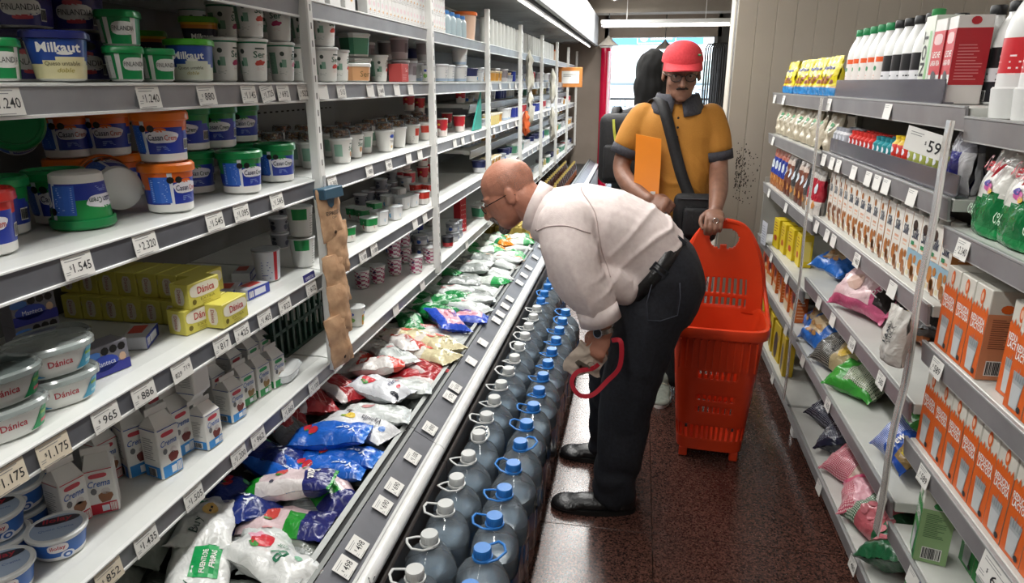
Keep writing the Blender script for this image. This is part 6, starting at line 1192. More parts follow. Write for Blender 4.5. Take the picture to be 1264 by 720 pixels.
NB_GP = pillow('net_snack_bag', .19, .15, .085, lambda u, v: '#1f5a38' if u > .35 else ('gw' if u < -.4 else '#b45a62'), lambda d, f: [d.disc(f(.003), -.03+.025*(i % 4), -.03+.03*(i//4), .012, .013, mat('#c27078', .3), 8, 1) for i in range(10)], 47, mats=DM_, wr=1.8)
NB_BC = pillow('cookie_bag', .18, .14, .07, lambda u, v: '#2a6cc4' if (abs(u) > .5 or v > .3) else '#c9b08a', lambda d, f: [d.disc(f(.003), -.03+.03*(i % 3), -.03+.03*(i//3), .012, .010, mat('#b98a54', .5), 8, 1, 2, .2) for i in range(6)], 48, wr=1.6)
NB_PF = pillow('pink_puff_bag', .22, .16, .10, lambda u, v: '#2a2526' if (u > .62 and abs(v) < .6) else ('#c25a7e' if abs(v) > .7 or u > .5 else '#d8b9bc'), lambda d, f: (d.disc(f(.003), -.02, 0, .03, .03, mat('#c9a79a', .4), 10, 2), d.text(f(.005), 'Puff', .07, .0, WM, w=.06, h=.018, rot=PI/2, shear=.2)), 49, wr=1.3)
NB_YE = pillow('yellow_snack_bag', .14, .10, .06, lambda u, v: '#b8a238' if u < .3 else '#b0683a', None, 50, wr=1.5)
def rbag(P, x, y, z, rz, tx, ty, lab, grp=None, sc=1.22): P.put((x, y, z+.012), rot=(math.radians(tx), math.radians(-ty), math.radians(rz)), sc=sc, label=lab, group=grp)
NBG = 'snack bags on the right shelves'
rbag(NB_BK, .84, 2.72, .447+.066, 200, 0, -38, 'black dotted snack bag with cream top on the fifth shelf', NBG); rbag(NB_BK, .93, 2.60, .447+.05, 170, 0, -10, 'black dotted snack bag lying behind another black bag', NBG)
rbag(NB_GR, .845, 2.50, .447+.046, 215, 0, -25, 'green snack bag with dotted print alone on the fifth shelf', NBG); rbag(NB_GR, 1.02, 2.22, .447+.046, 250, 0, -10, 'green snack bag deep on the fifth shelf', NBG)
rbag(NB_BL, .815, 1.985, .447+.068, 188, 0, -50, 'blue dotted snack bag with brown top leaning on the fifth shelf', NBG, .9); rbag(NB_BC, .83, 2.98, .447+.062, 190, 0, -45, 'blue bag of cookies near the hanging strip', NBG)
rbag(NB_BC, .85, 3.12, .457+.06, 170, 0, -40, 'blue bag of cookies at the end of the orange boxes', NBG)
rbag(NB_NV, .885, 2.86, .13+.048, 200, 0, -28, 'navy dotted snack bag on the lowest shelf', NBG); rbag(NB_NV, .865, 2.66, .13+.050, 150, 0, -28, 'navy dotted snack bag below another navy bag', NBG); rbag(NB_NV, .95, 2.74, .13+.046, 170, 0, -10, 'navy dotted snack bag behind the other navy bags', NBG)
rbag(NB_PK, .855, 2.42, .13+.052, 210, 0, -35, 'pink dotted snack bag on the lowest shelf', NBG); rbag(NB_PP, .835, 2.235, .13+.052, 160, 0, -30, 'bright pink snack bag with striped film on the lowest shelf', NBG); rbag(NB_GP, .85, 2.075, .13+.056, 195, 0, -30, 'green and red snack bag of round sweets on the lowest shelf', NBG); rbag(NB_GP, .855, 1.93, .13+.060, 120, 0, -30, 'green dotted bag of sweets beside the green cartons', NBG); rbag(NB_PK, .97, 2.3, .13+.05, 120, 0, -10, 'pink dotted snack bag behind on the lowest shelf', NBG)
rbag(NB_BC, .88, 3.06, .75+.05, 200, 0, -20, 'blue snack bag lying on the fourth shelf', NBG); rbag(NB_PF, .845, 2.53, .75+.078, 205, 0, -48, 'big pink puff bag with black top on the fourth shelf', NBG); rbag(NB_PF, .98, 2.47, .75+.055, 160, 0, -12, 'pink puff bag lying behind the big one', NBG); rbag(NB_PF, 1.0, 2.30, .75+.055, 130, 0, -12, 'pink puff bag lying deeper on the fourth shelf', NBG); rbag(NB_YE, .93, 2.30, .75+.038, 200, 0, -30, 'small yellow snack bag on the fourth shelf', NBG)
# hanging clear strips and what is clipped on them
STRIP = clear('clip_strip_plastic', '#f6f5f2', .4, .25, .62, '#f2f0ea')
for y, z0, z1, lab in ((3.035, .16, 1.50, 'long clear plastic clip strip hanging by the cereal shelves'), (1.80, .34, 1.475, 'long clear plastic clip strip hanging by the almond drinks')):
    b = PB(); n = 20; vs = []
    for i in range(n+1):
        z = z0+(z1-z0)*i/n; x = .716+.003*math.sin(i*.9); 
        for s in (-1, 1): vs.append((x, y+s*.023+.004*math.sin(i*.5), z))
        for s in (1, -1): vs.append((x+.0015, y+s*.023+.004*math.sin(i*.5), z))
    fs = []
    for i in range(n):
        for k in range(4): a = 4*i+k; c = 4*i+(k+1) % 4; fs.append((a, c, c+4, a+4))
    b.add(vs, fs, STRIP); o = link('clip_strip', b.mesh('strip', True)); tag(o, lab, 'clip strip', 'clear clip strips on the right')
e = empty('hanging_price_card', (.700, 1.885, 1.415), (0, .05, PI+.45)); tag(e, 'slanted white price card reading 59 on the clear strip', 'price card'); pb = PB(); pb.box((0, 0, 0), (.001, .125, .06), CARD, rot=Matrix.Rotation(-.18, 3, 'X')); link('card_face', pb.mesh('c'), e); pb = PB(); mp = planar((.001, 0, 0), (0, math.cos(-.18), math.sin(-.18)), (0, -math.sin(-.18), math.cos(-.18))); pb.text(mp, '59', .030, -.004, INK, h=.030, bold=.01); pb.text(mp, '$', .002, .0, INK, h=.01); pb.lines(mp, -.05, .012, .0, .024, 2, mat('#8b8c8d', .6)); link('lettering', pb.mesh('p'), e)
P_WBG = standbag('white_snack_pouch', .085, .15, .055, lambda u, v: '#cfccc6', lambda d, f: (d.text(f(.004), 'HAPPY', 0, .085, INK, w=.055, h=.018, rot=PI/2, bold=.02), d.text(f(.004), 'SNACK', .018, .085, INK, w=.045, h=.012, rot=PI/2)), 61)
P_WBG.put((.735-.055, 1.80, .86), rot=(0, 0, PI+.2), label='white paper pouch clipped on the clear strip by the orange cartons')
# ================================================================== people
def cr(P, n=6):
    out = []; N = len(P)
    for i in range(N-1):
        p0, p1, p2, p3 = P[max(i-1, 0)], P[i], P[i+1], P[min(i+2, N-1)]
        for k in range(n):
            t = k/n; out.append([.5*((2*b)+(-a+c)*t+(2*a-5*b+4*c-d)*t*t+(-a+3*b-3*c+d)*t**3) for a, b, c, d in zip(p0, p1, p2, p3)])
    out.append(list(P[-1])); return out
DUM = mat('#808080', .5)
def ell(pb, c, r, M=None, n=20, k=12):
    vs = []; fs = []; c = Vector(c)
    for j in range(1, k):
        a = PI*j/k
        for i in range(n):
            b = 2*PI*i/n; v = Vector((r[0]*math.sin(a)*math.cos(b), r[1]*math.sin(a)*math.sin(b), r[2]*math.cos(a))); vs.append(c+(M @ v if M else v))
    t = len(vs); e1 = Vector((0, 0, r[2])); vs += [c+(M @ e1 if M else e1), c-(M @ e1 if M else e1)]
    for j in range(k-2):
        for i in range(n): q = (i+1) % n; fs.append((j*n+i, (j+1)*n+i, (j+1)*n+q, j*n+q))
    for i in range(n): q = (i+1) % n; fs.append((t, i, q)); fs.append((t+1, (k-2)*n+q, (k-2)*n+i))
    pb.add(vs, fs, DUM)
def limb(pb, pts, n=16, flat=None, sub=5):
    """pts (x, y, z, r): smooth tapered limb with round ends"""
    q = cr([list(p) for p in pts], sub); pb.tube([p[:3] for p in q], [max(p[3], .001) for p in q], n, DUM, flat=flat)
    for p in (pts[0], pts[-1]): ell(pb, p[:3], (p[3],)*3, n=12, k=8) if flat is None else None
def trunk(pb, pts, n=26, sub=5):
    """pts (x, y, z, ra, rb, ax, ay, az): loft of ellipses, ra along Y (shoulder axis given), rb across; axis = across direction"""
    q = cr([list(p) for p in pts], sub); o = len(pb.v); N = len(q)
    for p in q:
        c = Vector(p[:3]); a = Vector(p[5:8]).normalized(); y = Vector(p[8:11]).normalized() if len(p) > 8 else Vector((0, 1, 0))
        for i in range(n):
            t = 2*PI*i/n; pb.v.append(tuple(c+y*(p[3]*math.cos(t)*sqf(t, 2.4))+a*(p[4]*math.sin(t)*sqf(t, 2.4))))
    k0 = pb.mi(DUM)
    for j in range(N-1):
        for i in range(n): k = (i+1) % n; pb.f.append((o+j*n+i, o+j*n+k, o+(j+1)*n+k, o+(j+1)*n+i)); pb.m.append(k0)
    pb.f.append(tuple(o+i for i in range(n))[::-1]); pb.m.append(k0); pb.f.append(tuple(o+(N-1)*n+i for i in range(n))); pb.m.append(k0)
def fuse(pb, voxel, m, smooth=3, name='body', disp=None, cuts=(), fac=.5):
    """one continuous skin over all the shapes in pb"""
    me = pb.mesh(name+'_raw'); bm = bmesh.new(); bm.from_mesh(me); bmesh.ops.recalc_face_normals(bm, faces=bm.faces[:]); bm.to_mesh(me); bm.free()
    o = bpy.data.objects.new('fuse_tmp', me); C.objects.link(o)
    r = o.modifiers.new('r', 'REMESH'); r.mode = 'VOXEL'; r.voxel_size = voxel; r.adaptivity = 0
    if smooth: s = o.modifiers.new('s', 'SMOOTH'); s.iterations = smooth; s.factor = fac
    dg = bpy.context.evaluated_depsgraph_get(); dg.update(); nm = bpy.data.meshes.new_from_object(o.evaluated_get(dg)); bpy.data.objects.remove(o)
    nm.name = name; nm.materials.clear(); nm.materials.append(m)
    if disp:
        no = [v.normal.copy() for v in nm.vertices]
        for v, n_ in zip(nm.vertices, no): v.co += n_*disp(v.co, n_)
    if cuts:
        bm = bmesh.new(); bm.from_mesh(nm)
        for co, nn in cuts: bmesh.ops.bisect_plane(bm, geom=bm.verts[:]+bm.edges[:]+bm.faces[:], plane_co=Vector(co), plane_no=Vector(nn), clear_outer=True)
        bm.to_mesh(nm); bm.free()
    nm.polygons.foreach_set('use_smooth', [True]*len(nm.polygons)); nm.polygons.foreach_set('material_index', [0]*len(nm.polygons)); nm.update(); return nm
def frame(f, u):
    f = Vector(f).normalized(); l = Vector(u).normalized().cross(f).normalized(); u2 = f.cross(l); return Matrix((f, l, u2)).transposed()
def head(pb, c, M, beard=0, fat=1.0, neck_to=None, nr=.055):
    """c: centre of the head, M: columns forward, left, up"""
    c = Vector(c); P = lambda x, y, z: c+M @ Vector((x, y, z))
    ell(pb, P(-.012, 0, .035), (.099, .078, .085), M); ell(pb, P(.030, 0, -.020), (.066, .066*fat, .088), M); ell(pb, P(.048, 0, -.072), (.046, .052*fat, .040), M)
    ell(pb, P(.070, 0, -.096), (.024, .026, .018), M); ell(pb, P(.070, 0, .022), (.026, .056, .014), M)
    for s in (-1, 1):
        ell(pb, P(.052, s*.038, -.028), (.030, .026, .026), M); ell(pb, P(-.012, s*.079, -.010), (.019, .008, .031), M @ Matrix.Rotation(-.25, 3, 'Y')); ell(pb, P(-.006, s*.083, -.024), (.010, .006, .012), M)
    a, b, d = P(.085, 0, .016), P(.104, 0, -.012), P(.112, 0, -.032); limb(pb, [(*a, .008), (*b, .0105), (*d, .0145)], 10)
    for s in (-1, 1): ell(pb, P(.098, s*.012, -.036), (.010, .008, .008), M)
    ell(pb, P(.087, 0, -.058), (.010, .024, .006), M); ell(pb, P(.085, 0, -.070), (.010, .021, .007), M)
    if neck_to is not None: limb(pb, [(*P(-.030, 0, -.035), nr*1.05), (*(P(-.03, 0, -.05).lerp(Vector(neck_to), .5)), nr), (*neck_to, nr*1.15)])
def hand(pb, w, M, curl=1.0, sc=1.0, thumb=1):
    """w: wrist; M columns: along fingers, across (index side +), palm normal (palm faces -)"""
    w = Vector(w); P = lambda x, y, z: w+M @ (Vector((x, y, z))*sc)
    ell(pb, P(.045, 0, 0), (.052, .042, .017), M); ell(pb, P(.072, .004, .002), (.024, .040, .015), M); ell(pb, P(.03, .022*thumb, -.008), (.034, .020, .017), M)
    L = [(.030, .085, 1.0, .0092), (.0105, .092, 1.1, .0095), (-.0105, .086, 1.15, .0090), (-.030, .074, 1.2, .0080)]
    for y, l, cl, r in L:
        y *= thumb; pts = []; a = 0; x, z = .078, .002; pts.append((*P(x, y, z), r*1.08*sc))
        for k, (fr, an) in enumerate(((.45, .55), (.32, .85), (.23, .6))):
            a += an*curl*cl; x += l*fr*math.cos(a); z -= l*fr*math.sin(a); pts.append((*P(x, y*(1-.06*k), z), r*(1-.08*k)*sc))
        limb(pb, pts, 10, sub=3)
    t = [(*P(.018, .030*thumb, -.006), .0125*sc), (*P(.042, .050*thumb, -.018), .0115*sc), (*P(.066, .050*thumb, -.032), .0100*sc), (*P(.084, .040*thumb, -.044*min(1, curl+.2)), .0088*sc)]; limb(pb, t, 10, sub=3)
def skinmat(name, h1, h2):
    m = noisy(name, h1, h2, 22, .5, .12, bscale=160); b = m.node_tree.nodes['Principled BSDF']; b.inputs['Subsurface Weight'].default_value = .06; b.inputs['Subsurface Radius'].default_value = (.02, .008, .004); return m
def spectacles(c, M, m, e, rx=.021, rz=.016, name='glasses', fwd=.097, lens=None, zz=.004):
    c = Vector(c); P = lambda x, y, z: tuple(c+M @ Vector((x, y, z))); pb = PB()
    for s in (-1, 1):
        pb.tube([P(fwd-.008*abs(math.cos(t))*0-.010*abs(s*.032+rx*math.cos(t))*6*.1, s*.032+rx*math.cos(t), zz+rz*math.sin(t)) for t in [2*PI*i/18 for i in range(18)]], .0018, 6, m, True)
        pb.tube([P(fwd-.004, s*.053, zz+.005), P(fwd-.03, s*.072, zz+.006), P(.02, s*.081, zz+.004), P(-.015, s*.083, zz+.004), P(-.03, s*.080, zz-.012)], .0017, 6, m)
    pb.tube([P(fwd, -.011, zz+.003), P(fwd+.003, 0, zz+.007), P(fwd, .011, zz+.003)], .0017, 6, m); g = link(name, pb.mesh(name, True), e)
    pb = PB(); lm = lens or clear('lens_glass', '#e2e6e6', .9, .03, .02)
    for s in (-1, 1): pb.add([P(fwd-.001, s*.032+rx*.97*math.cos(2*PI*i/16), zz+rz*.97*math.sin(2*PI*i/16)) for i in range(16)], [tuple(range(16))], lm)
    link('lens', pb.mesh('lens'), g)
def eyes(c, M, e, iris='#2a1c16'):
    c = Vector(c); P = lambda x, y, z: tuple(c+M @ Vector((x, y, z)))
    for s in (-1, 1):
        pb = PB(); ell(pb, P(.074, s*.031, .004), (.0125,)*3, None, 12, 8); pb.mats = [mat('#8d8178', .3)]; o = link('eye', pb.mesh('eye', True), e)
        pb = PB(); ell(pb, P(.0835, s*.031, .003), (.0045, .0055, .0055), M, 10, 6); pb.mats = [mat(iris, .2)]; link('iris', pb.mesh('iris', True), o)
        pb = PB(); pb.tube([P(.089, s*.014, .024), P(.094, s*.030, .029), P(.082, s*.050, .024)], [.0028, .0034, .002], 6, mat(iris, .7)); link('eyebrow', pb.mesh('brow', True), e)
def shoe(e, heel, toe, w_, h, m, sole, name='shoe'):
    heel = Vector(heel); toe = Vector(toe); d = (toe-heel); L = d.length; d.normalize(); s = Vector((0, 0, 1)).cross(d); M = Matrix((d, s, Vector((0, 0, 1)))).transposed()
    P = lambda x, y, z: heel+M @ Vector((x*L, y, z)); pb = PB()
    ell(pb, P(.16, 0, h*.55), (L*.17, w_*.42, h*.52), M); ell(pb, P(.5, 0, h*.36), (L*.36, w_*.44, h*.36), M); ell(pb, P(.78, 0, h*.27), (L*.22, w_*.52, h*.28), M); limb(pb, [(*P(.15, 0, h*.5), w_*.40), (*P(.22, 0, h*1.02), w_*.38)])
    up = link(name, fuse(pb, .007, m, 4, name), e)
    q = PB(); n = 28; ring = []
    for i in range(n):
        t = 2*PI*i/n; x = .5+.5*math.cos(t); y = math.sin(t)*w_*.5*(.82+.26*x); ring.append((x, y))
    q.add([P(x, y, 0) for x, y in ring]+[P(x, y, h*.22) for x, y in ring], [tuple(range(n))[::-1], tuple(range(n, 2*n))]+[(i, (i+1) % n, n+(i+1) % n, n+i) for i in range(n)], sole); link('sole', q.mesh('sole', 40), up)
    l = PB()
    for k in range(4): l.tube([P(.36+.09*k, -w_*.22, h*.70-.06*h*k*2), P(.38+.09*k, 0, h*.80-.06*h*k*2.2), P(.36+.09*k, w_*.22, h*.70-.06*h*k*2)], .003, 6, mat('#2c2c2c', .6) if sole is not WHITE else mat('#d8d4c4', .6))
    link('laces', l.mesh('laces', True), up)
def folds(scale, amp, dirv, seed=0, amp2=None):
    dv = Vector(dirv).normalized()
    def f(co, n):
        p = co*scale; s = mnoise.noise(p+Vector((seed, 0, 0)))*1.4; a = co.dot(dv)*scale*2.4+s*3
        return amp*(math.sin(a)*.5+mnoise.noise(p*2.1)*.7)+(amp2 or amp*.35)*mnoise.noise(p*5)
    return f
# ------------------------------------------------------------------ man in the white shirt bending over the fridge
SK1 = skinmat('fair_ruddy_skin', '#a8705a', '#b97f68'); SHIRT = noisy('white_shirt_cotton', '#d8c9c6', '#e2d5d1', 60, .75, .1, bscale=300); JEAN = noisy('dark_denim', '#14161d', '#1d2029', 90, .8, .15, bscale=400)
LEA = noisy('black_leather', '#121213', '#1c1c1e', 40, .32, .2, bscale=120)
man = empty('person', (.06, 2.40, 0)); tag(man, 'bald man in white shirt and dark jeans bending over the fridge', 'person')
MO = Vector((.06, 2.40, 0))
def mlink(n, me, p=man):
    o = link(n, me, p)
    if p is man: o.location = -MO
    return o
HC = (-.448, 2.385, 1.180); HM = frame((-.85, -.06, -.53), (-.53, .02, .85))
b = PB(); head(b, HC, HM, fat=1.12, neck_to=(-.30, 2.385, 1.115), nr=.068)
trunk(b, [(-.33, 2.385, 1.12, .06, .07, .2, 0, 1), (-.25, 2.385, 1.095, .17, .09, .25, 0, 1), (-.10, 2.39, 1.05, .16, .11, .3, 0, 1), (.04, 2.40, .97, .14, .11, .7, 0, .8), (.09, 2.40, .88, .14, .11, 1, 0, .2)])
limb(b, [(-.24, 2.21, 1.11, .055), (-.20, 2.165, .99, .045), (-.165, 2.15, .92, .042), (-.115, 2.16, .83, .036), (-.088, 2.168, .775, .030), (-.083, 2.17, .755, .029)])
limb(b, [(-.23, 2.57, 1.09, .055), (-.16, 2.60, .93, .042), (-.10, 2.57, .80, .036), (-.06, 2.53, .72, .030)])
limb(b, [(.075, 2.325, .83, .09), (.008, 2.30, .48, .06), (-.022, 2.285, .06, .045)]); limb(b, [(.070, 2.475, .83, .09), (-.055, 2.555, .47, .06), (-.066, 2.635, .05, .045)])
hand(b, (-.083, 2.170, .758), frame((-.38, -.12, -.92), (-.35, -.9, .2)), 1.35, 1.02, thumb=-1)
hand(b, (-.06, 2.53, .715), frame((.1, -.05, -.99), (-.9, .3, .1)), .6, .95, thumb=-1)
bo = link('body', fuse(b, .0048, SK1, 3, 'man_body'), man); bo.location = -MO
def wl(n, me, par=man):
    o = link(n, me, par); o.location = -MO if par is man else (0, 0, 0); return o
# collector with world coordinates under the man
def world_children(fn, *a):
    before = set(man.children_recursive); fn(*a, man)
    for o in man.children:
        if o not in before: o.location = -MO
# hair, moustache and goatee
HP = lambda x, y, z: Vector(HC)+HM @ Vector((x, y, z))
HAIRM = noisy('short_grey_hair', '#6d5f57', '#8d7d74', 140, .9, .3)
_nt = HAIRM.node_tree; _o = _nt.nodes['Material Output']; _t = _nt.nodes.new('ShaderNodeBsdfTransparent'); _x = _nt.nodes.new('ShaderNodeMixShader'); _n = _nt.nodes.new('ShaderNodeTexNoise'); _n.inputs['Scale'].default_value = 420
_c = _nt.nodes.new('ShaderNodeTexCoord'); _nt.links.new(_c.outputs['Object'], _n.inputs['Vector']); _g = _nt.nodes.new('ShaderNodeMath'); _g.operation = 'GREATER_THAN'; _g.inputs[1].default_value = .60; _nt.links.new(_n.outputs[0], _g.inputs[0])
_nt.links.new(_g.outputs[0], _x.inputs[0]); _nt.links.new(_t.outputs[0], _x.inputs[1]); _nt.links.new(_nt.nodes['Principled BSDF'].outputs[0], _x.inputs[2]); _nt.links.new(_x.outputs[0], _o.inputs[0])
b = PB(); n, k = 34, 14; vs = []; fs = []
for j in range(k+1):
    for i in range(n+1):
        a = PI*.5+PI*(i/n)*1.0; ph = .42-1.05*j/k; x = -.012+.1005*math.cos(a)*math.cos(ph)*1.0; y = .0795*math.sin(a)*math.cos(ph)
        a2 = PI*(.46+1.08*i/n); x = -.012+.1005*math.cos(a2)*math.cos(ph); y = .0795*math.sin(a2)*math.cos(ph); vs.append(HP(x, y, .035+.0868*math.sin(ph)))
for j in range(k):
    for i in range(n): q = j*(n+1)+i; fs.append((q, q+n+1, q+n+2, q+1))
b.add(vs, fs, HAIRM); wl('hair', b.mesh('hair', True))
b = PB(); GM = noisy('grey_beard', '#4a4441', '#8f8884', 120, .9, .5)
for s in (-1, 1): limb(b, [(*HP(.104, 0, -.046), .008), (*HP(.096, s*.018, -.050), .009), (*HP(.082, s*.030, -.068), .008), (*HP(.076, s*.028, -.088), .009)], 10)
ell(b, HP(.080, 0, -.100), (.022, .028, .022), HM); wl('goatee', fuse(b, .003, GM, 1, 'goatee', lambda co, n_: .0016*mnoise.noise(co*240)))
world_children(lambda e: spectacles(HC, HM, mat('#2a1f1a', .3, .3), e, fwd=.104, zz=-.002)); world_children(lambda e: eyes(HC, HM, e, '#4a3a32'))
# shirt
b = PB()
trunk(b, [(-.345, 2.385, 1.115, .085, .085, .3, 0, 1), (-.29, 2.385, 1.105, .175, .105, .3, 0, 1), (-.20, 2.388, 1.085, .205, .135, .2, 0, 1), (-.06, 2.39, 1.045, .195, .145, .32, 0, 1), (.045, 2.40, .975, .176, .146, .72, 0, .9), (.075, 2.40, .92, .15, .125, .9, 0, .6)])
limb(b, [(-.225, 2.215, 1.105, .100), (-.205, 2.165, 1.03, .092), (-.172, 2.145, .95, .084), (-.130, 2.152, .885, .075), (-.112, 2.158, .862, .068)])
limb(b, [(-.225, 2.565, 1.09, .095), (-.17, 2.60, .97, .075), (-.12, 2.59, .88, .060)])
limb(b, [(-.10, 2.20, .93, .05), (-.03, 2.26, .90, .07)])
def sdisp(co, n_):
    rid = lambda q: (1-abs(math.sin(q)))**2.2
    a = 0
    if co.y < 2.27 and co.x < .0 and co.z < 1.08: a = .0075*rid((co.z*.55+co.x*1.0)*26+2.6*mnoise.noise(co*7))*max(0, min(1, (1.08-co.z)*9))
    w_ = max(0, min(1, (co.x+.16)*5)); f2 = .0085*w_*rid((co.x*1.0-co.z*.75)*30+2.2*mnoise.noise(co*6))*max(0, min(1, 1.4-abs(co.z-1.0)*4))
    return a+f2+.003*mnoise.noise(co*11)+.001*mnoise.noise(co*34)
SH = wl('shirt', fuse(b, .0075, SHIRT, 9, 'shirt', sdisp, cuts=[((-.088, 2.165, .772), (.22, .05, -.97))] if False else ()))
def ring(pb, c, ax, ay, ra, rb, h, nv, th, m, n=40, wob=0):
    """band around centre c: axes ax, ay; h along their normal"""
    c = Vector(c); ax = Vector(ax).normalized(); ay = Vector(ay).normalized(); nn = Vector(nv).normalized(); o = []
    for zz, rr_ in ((-h/2, 0), (h/2, 0), (h/2, th), (-h/2, th)):
        for i in range(n): t = 2*PI*i/n; o.append(c+ax*((ra+rr_)*math.cos(t)*sqf(t, 2.3))+ay*((rb+rr_)*math.sin(t)*sqf(t, 2.3))+nn*(zz+wob*math.sin(3*t)))
    fs = []
    for k in range(4):
        for i in range(n): j = (i+1) % n; fs.append((k*n+i, k*n+j, ((k+1) % 4)*n+j, ((k+1) % 4)*n+i))
    pb.add(o, fs, m)
def drape(me, pts, m, r=.0013, dirv=(0, 1, 0), lift=.0006):
    """stitched seam: a thin cord laid on the surface along pts given as (x, z)"""
    bv = BVHTree.FromPolygons([v.co.copy() for v in me.vertices], [tuple(p.vertices) for p in me.polygons]); q = []
    for x, z in [p[:2] for p in cr([[a, c] for a, c in pts], 8)]:
        h = bv.ray_cast(Vector((x, 1.6, z)), Vector(dirv))
        if h[0] is not None: q.append(h[0]+h[1]*lift)
    pb = PB()
    if len(q) > 2: pb.tube(q, r, 5, m)
    return pb
SEAM = mat('#b3a19d', .85)
link('seam', drape(SH.data, [(-.335, 1.075), (-.28, 1.115), (-.21, 1.125), (-.14, 1.10)], SEAM, .0022).mesh('seam', True), SH)
link('seam', drape(SH.data, [(-.19, 1.215), (-.135, 1.16), (-.115, 1.09), (-.10, 1.02), (-.07, .95)], SEAM, .0022).mesh('seam', True), SH)
b = PB(); ring(b, (-.103, 2.160, .822), (.95, 0, .31), (0, 1, 0), .064, .062, .055, (.31, 0, -.95), .006, SHIRT, wob=.003); link('cuff', b.mesh('cuff', True), SH)
b = PB(); ring(b, (-.345, 2.385, 1.133), (.35, 0, .94), (0, 1, 0), .082, .078, .052, (-.90, 0, .42), .007, SHIRT, wob=.002); link('collar', b.mesh('collar', True), SH)
# jeans
b = PB()
trunk(b, [(.015, 2.40, .955, .184, .158, .72, 0, .95), (.075, 2.40, .90, .188, .168, .85, 0, .6), (.105, 2.40, .83, .186, .155, 1, 0, .25), (.085, 2.40, .74, .175, .135, 1, 0, .05)])
ell(b, (.105, 2.335, .845), (.125, .10, .125)); ell(b, (.105, 2.465, .845), (.125, .10, .125))
limb(b, [(.075, 2.325, .80, .128), (.045, 2.315, .66, .116), (.008, 2.30, .48, .102), (-.005, 2.29, .30, .090), (-.022, 2.285, .14, .082), (-.024, 2.285, .085, .083)])
limb(b, [(.070, 2.475, .80, .125), (.005, 2.51, .64, .112), (-.055, 2.555, .47, .098), (-.06, 2.60, .28, .088), (-.065, 2.63, .12, .082), (-.066, 2.635, .07, .082)])
def jdisp(co, n_):
    k = max(0, min(1, (.55-co.z)*2)); return .0045*math.sin(co.z*46+co.x*30+7*mnoise.noise(co*6))*(.3+k)*.8+.004*mnoise.noise(co*13)
BN_ = Vector((-.797, 0, .604))
JE = wl('jeans', fuse(b, .009, JEAN, 4, 'jeans', jdisp, cuts=[(Vector((.042, 2.40, .932)), BN_)]))
b = PB(); ring(b, Vector((.044, 2.40, .930))-BN_*.012, (.604, 0, .797), (0, 1, 0), .160, .187, .042, BN_, .006, LEA); wl('belt', b.mesh('belt', True))
b = PB(); SM = mat('#3a3d48', .8)
for t in (-1.3, -.4, .35, 1.2): c = Vector((.044, 2.40, .930))-BN_*.012+Vector((.604, 0, .797))*(.170*math.cos(t))*1.0; cc = c+Vector((0, -.190*abs(math.sin(t)) if True else 0, 0)); b.box(cc, (.016, .010, .056), JEAN, rot=frame(BN_, (0, 1, 0)).transposed() if False else Matrix.Rotation(-.9, 3, 'Y'))
link('belt_loop', b.mesh('loops'), JE)
b = PB(); b.tube([(.155, 2.208, .93), (.16, 2.200, .88), (.155, 2.199, .82), (.10, 2.190, .80), (.06, 2.192, .80), (.052, 2.196, .86), (.065, 2.207, .92)], .0016, 5, SM); link('pocket_seam', b.mesh('seam', True), JE)
world_children(lambda e: shoe(e, (.060, 2.275, 0), (-.262, 2.255, 0), .108, .085, LEA, mat('#0e0e0e', .6))); world_children(lambda e: shoe(e, (.025, 2.645, 0), (-.272, 2.63, 0), .105, .085, LEA, mat('#0e0e0e', .6)))
# wrist watch
WA = frame((-.28, -.02, -.96), (-.3, -.94, .1))
b = PB(); ring(b, (-.084, 2.1695, .766), (.95, 0, .28), (0, 1, 0), .0315, .0315, .016, (.28, 0, -.95), .004, mat('#a5a49e', .25, .9), 28); wt = wl('wristwatch', b.mesh('strap', 40))
b = PB(); q = Vector((-.100, 2.143, .762)); dn = Vector((-.55, -.82, .1)).normalized(); b.tube([q-dn*.004, q+dn*.007], .0185, 20, mat('#c9c8c2', .25, .8)); wc = link('case', b.mesh('case', 40), wt); b = PB(); b.tube([q+dn*.0071, q+dn*.0082], .0145, 20, mat('#1d2022', .2)); link('dial', b.mesh('dial', 40), wc)
# ------------------------------------------------------------------ things in his hand: red lanyard strap with keys, folded cloth bag
b = PB(); RS = mat('#b51e30', .55); pts = [(-.055, 2.125, .745), (-.025, 2.115, .745), (-.025, 2.11, .66), (-.065, 2.105, .605), (-.11, 2.10, .555), (-.155, 2.105, .548), (-.182, 2.115, .585), (-.165, 2.12, .625), (-.115, 2.125, .640), (-.095, 2.13, .655)]
def ribbon(pb, path, w_, t_, m, side=(0, 1, 0), face=None):
    q = cr([list(p) for p in path], 6); vs = []; N = len(q); pr = None
    for i, p in enumerate(q):
        a = Vector(q[max(i-1, 0)]); c = Vector(q[min(i+1, N-1)]); t = (c-a).normalized(); s = Vector(side); s = (s-t*s.dot(t)).normalized(); s = (s+Vector((.5*math.sin(i*.25), 0, .5*math.cos(i*.2)))*.6); s = (s-t*s.dot(t)).normalized(); s = (t.cross(Vector(face))+Vector((0, .35*math.sin(i*.2), 0))).normalized() if face else s; nn = t.cross(s); P0 = Vector(p)
        vs += [P0+s*w_/2+nn*t_, P0-s*w_/2+nn*t_, P0-s*w_/2-nn*t_, P0+s*w_/2-nn*t_]
    fs = []
    for i in range(N-1):
        for k in range(4): a = 4*i+k; c = 4*i+(k+1) % 4; fs.append((a, c, c+4, a+4))
    pb.add(vs, fs, m)
ribbon(b, pts, .0155, .0010, RS, face=(0, 1, 0)); ly = link('lanyard', b.mesh('ribbon', 30)); 
b = PB()
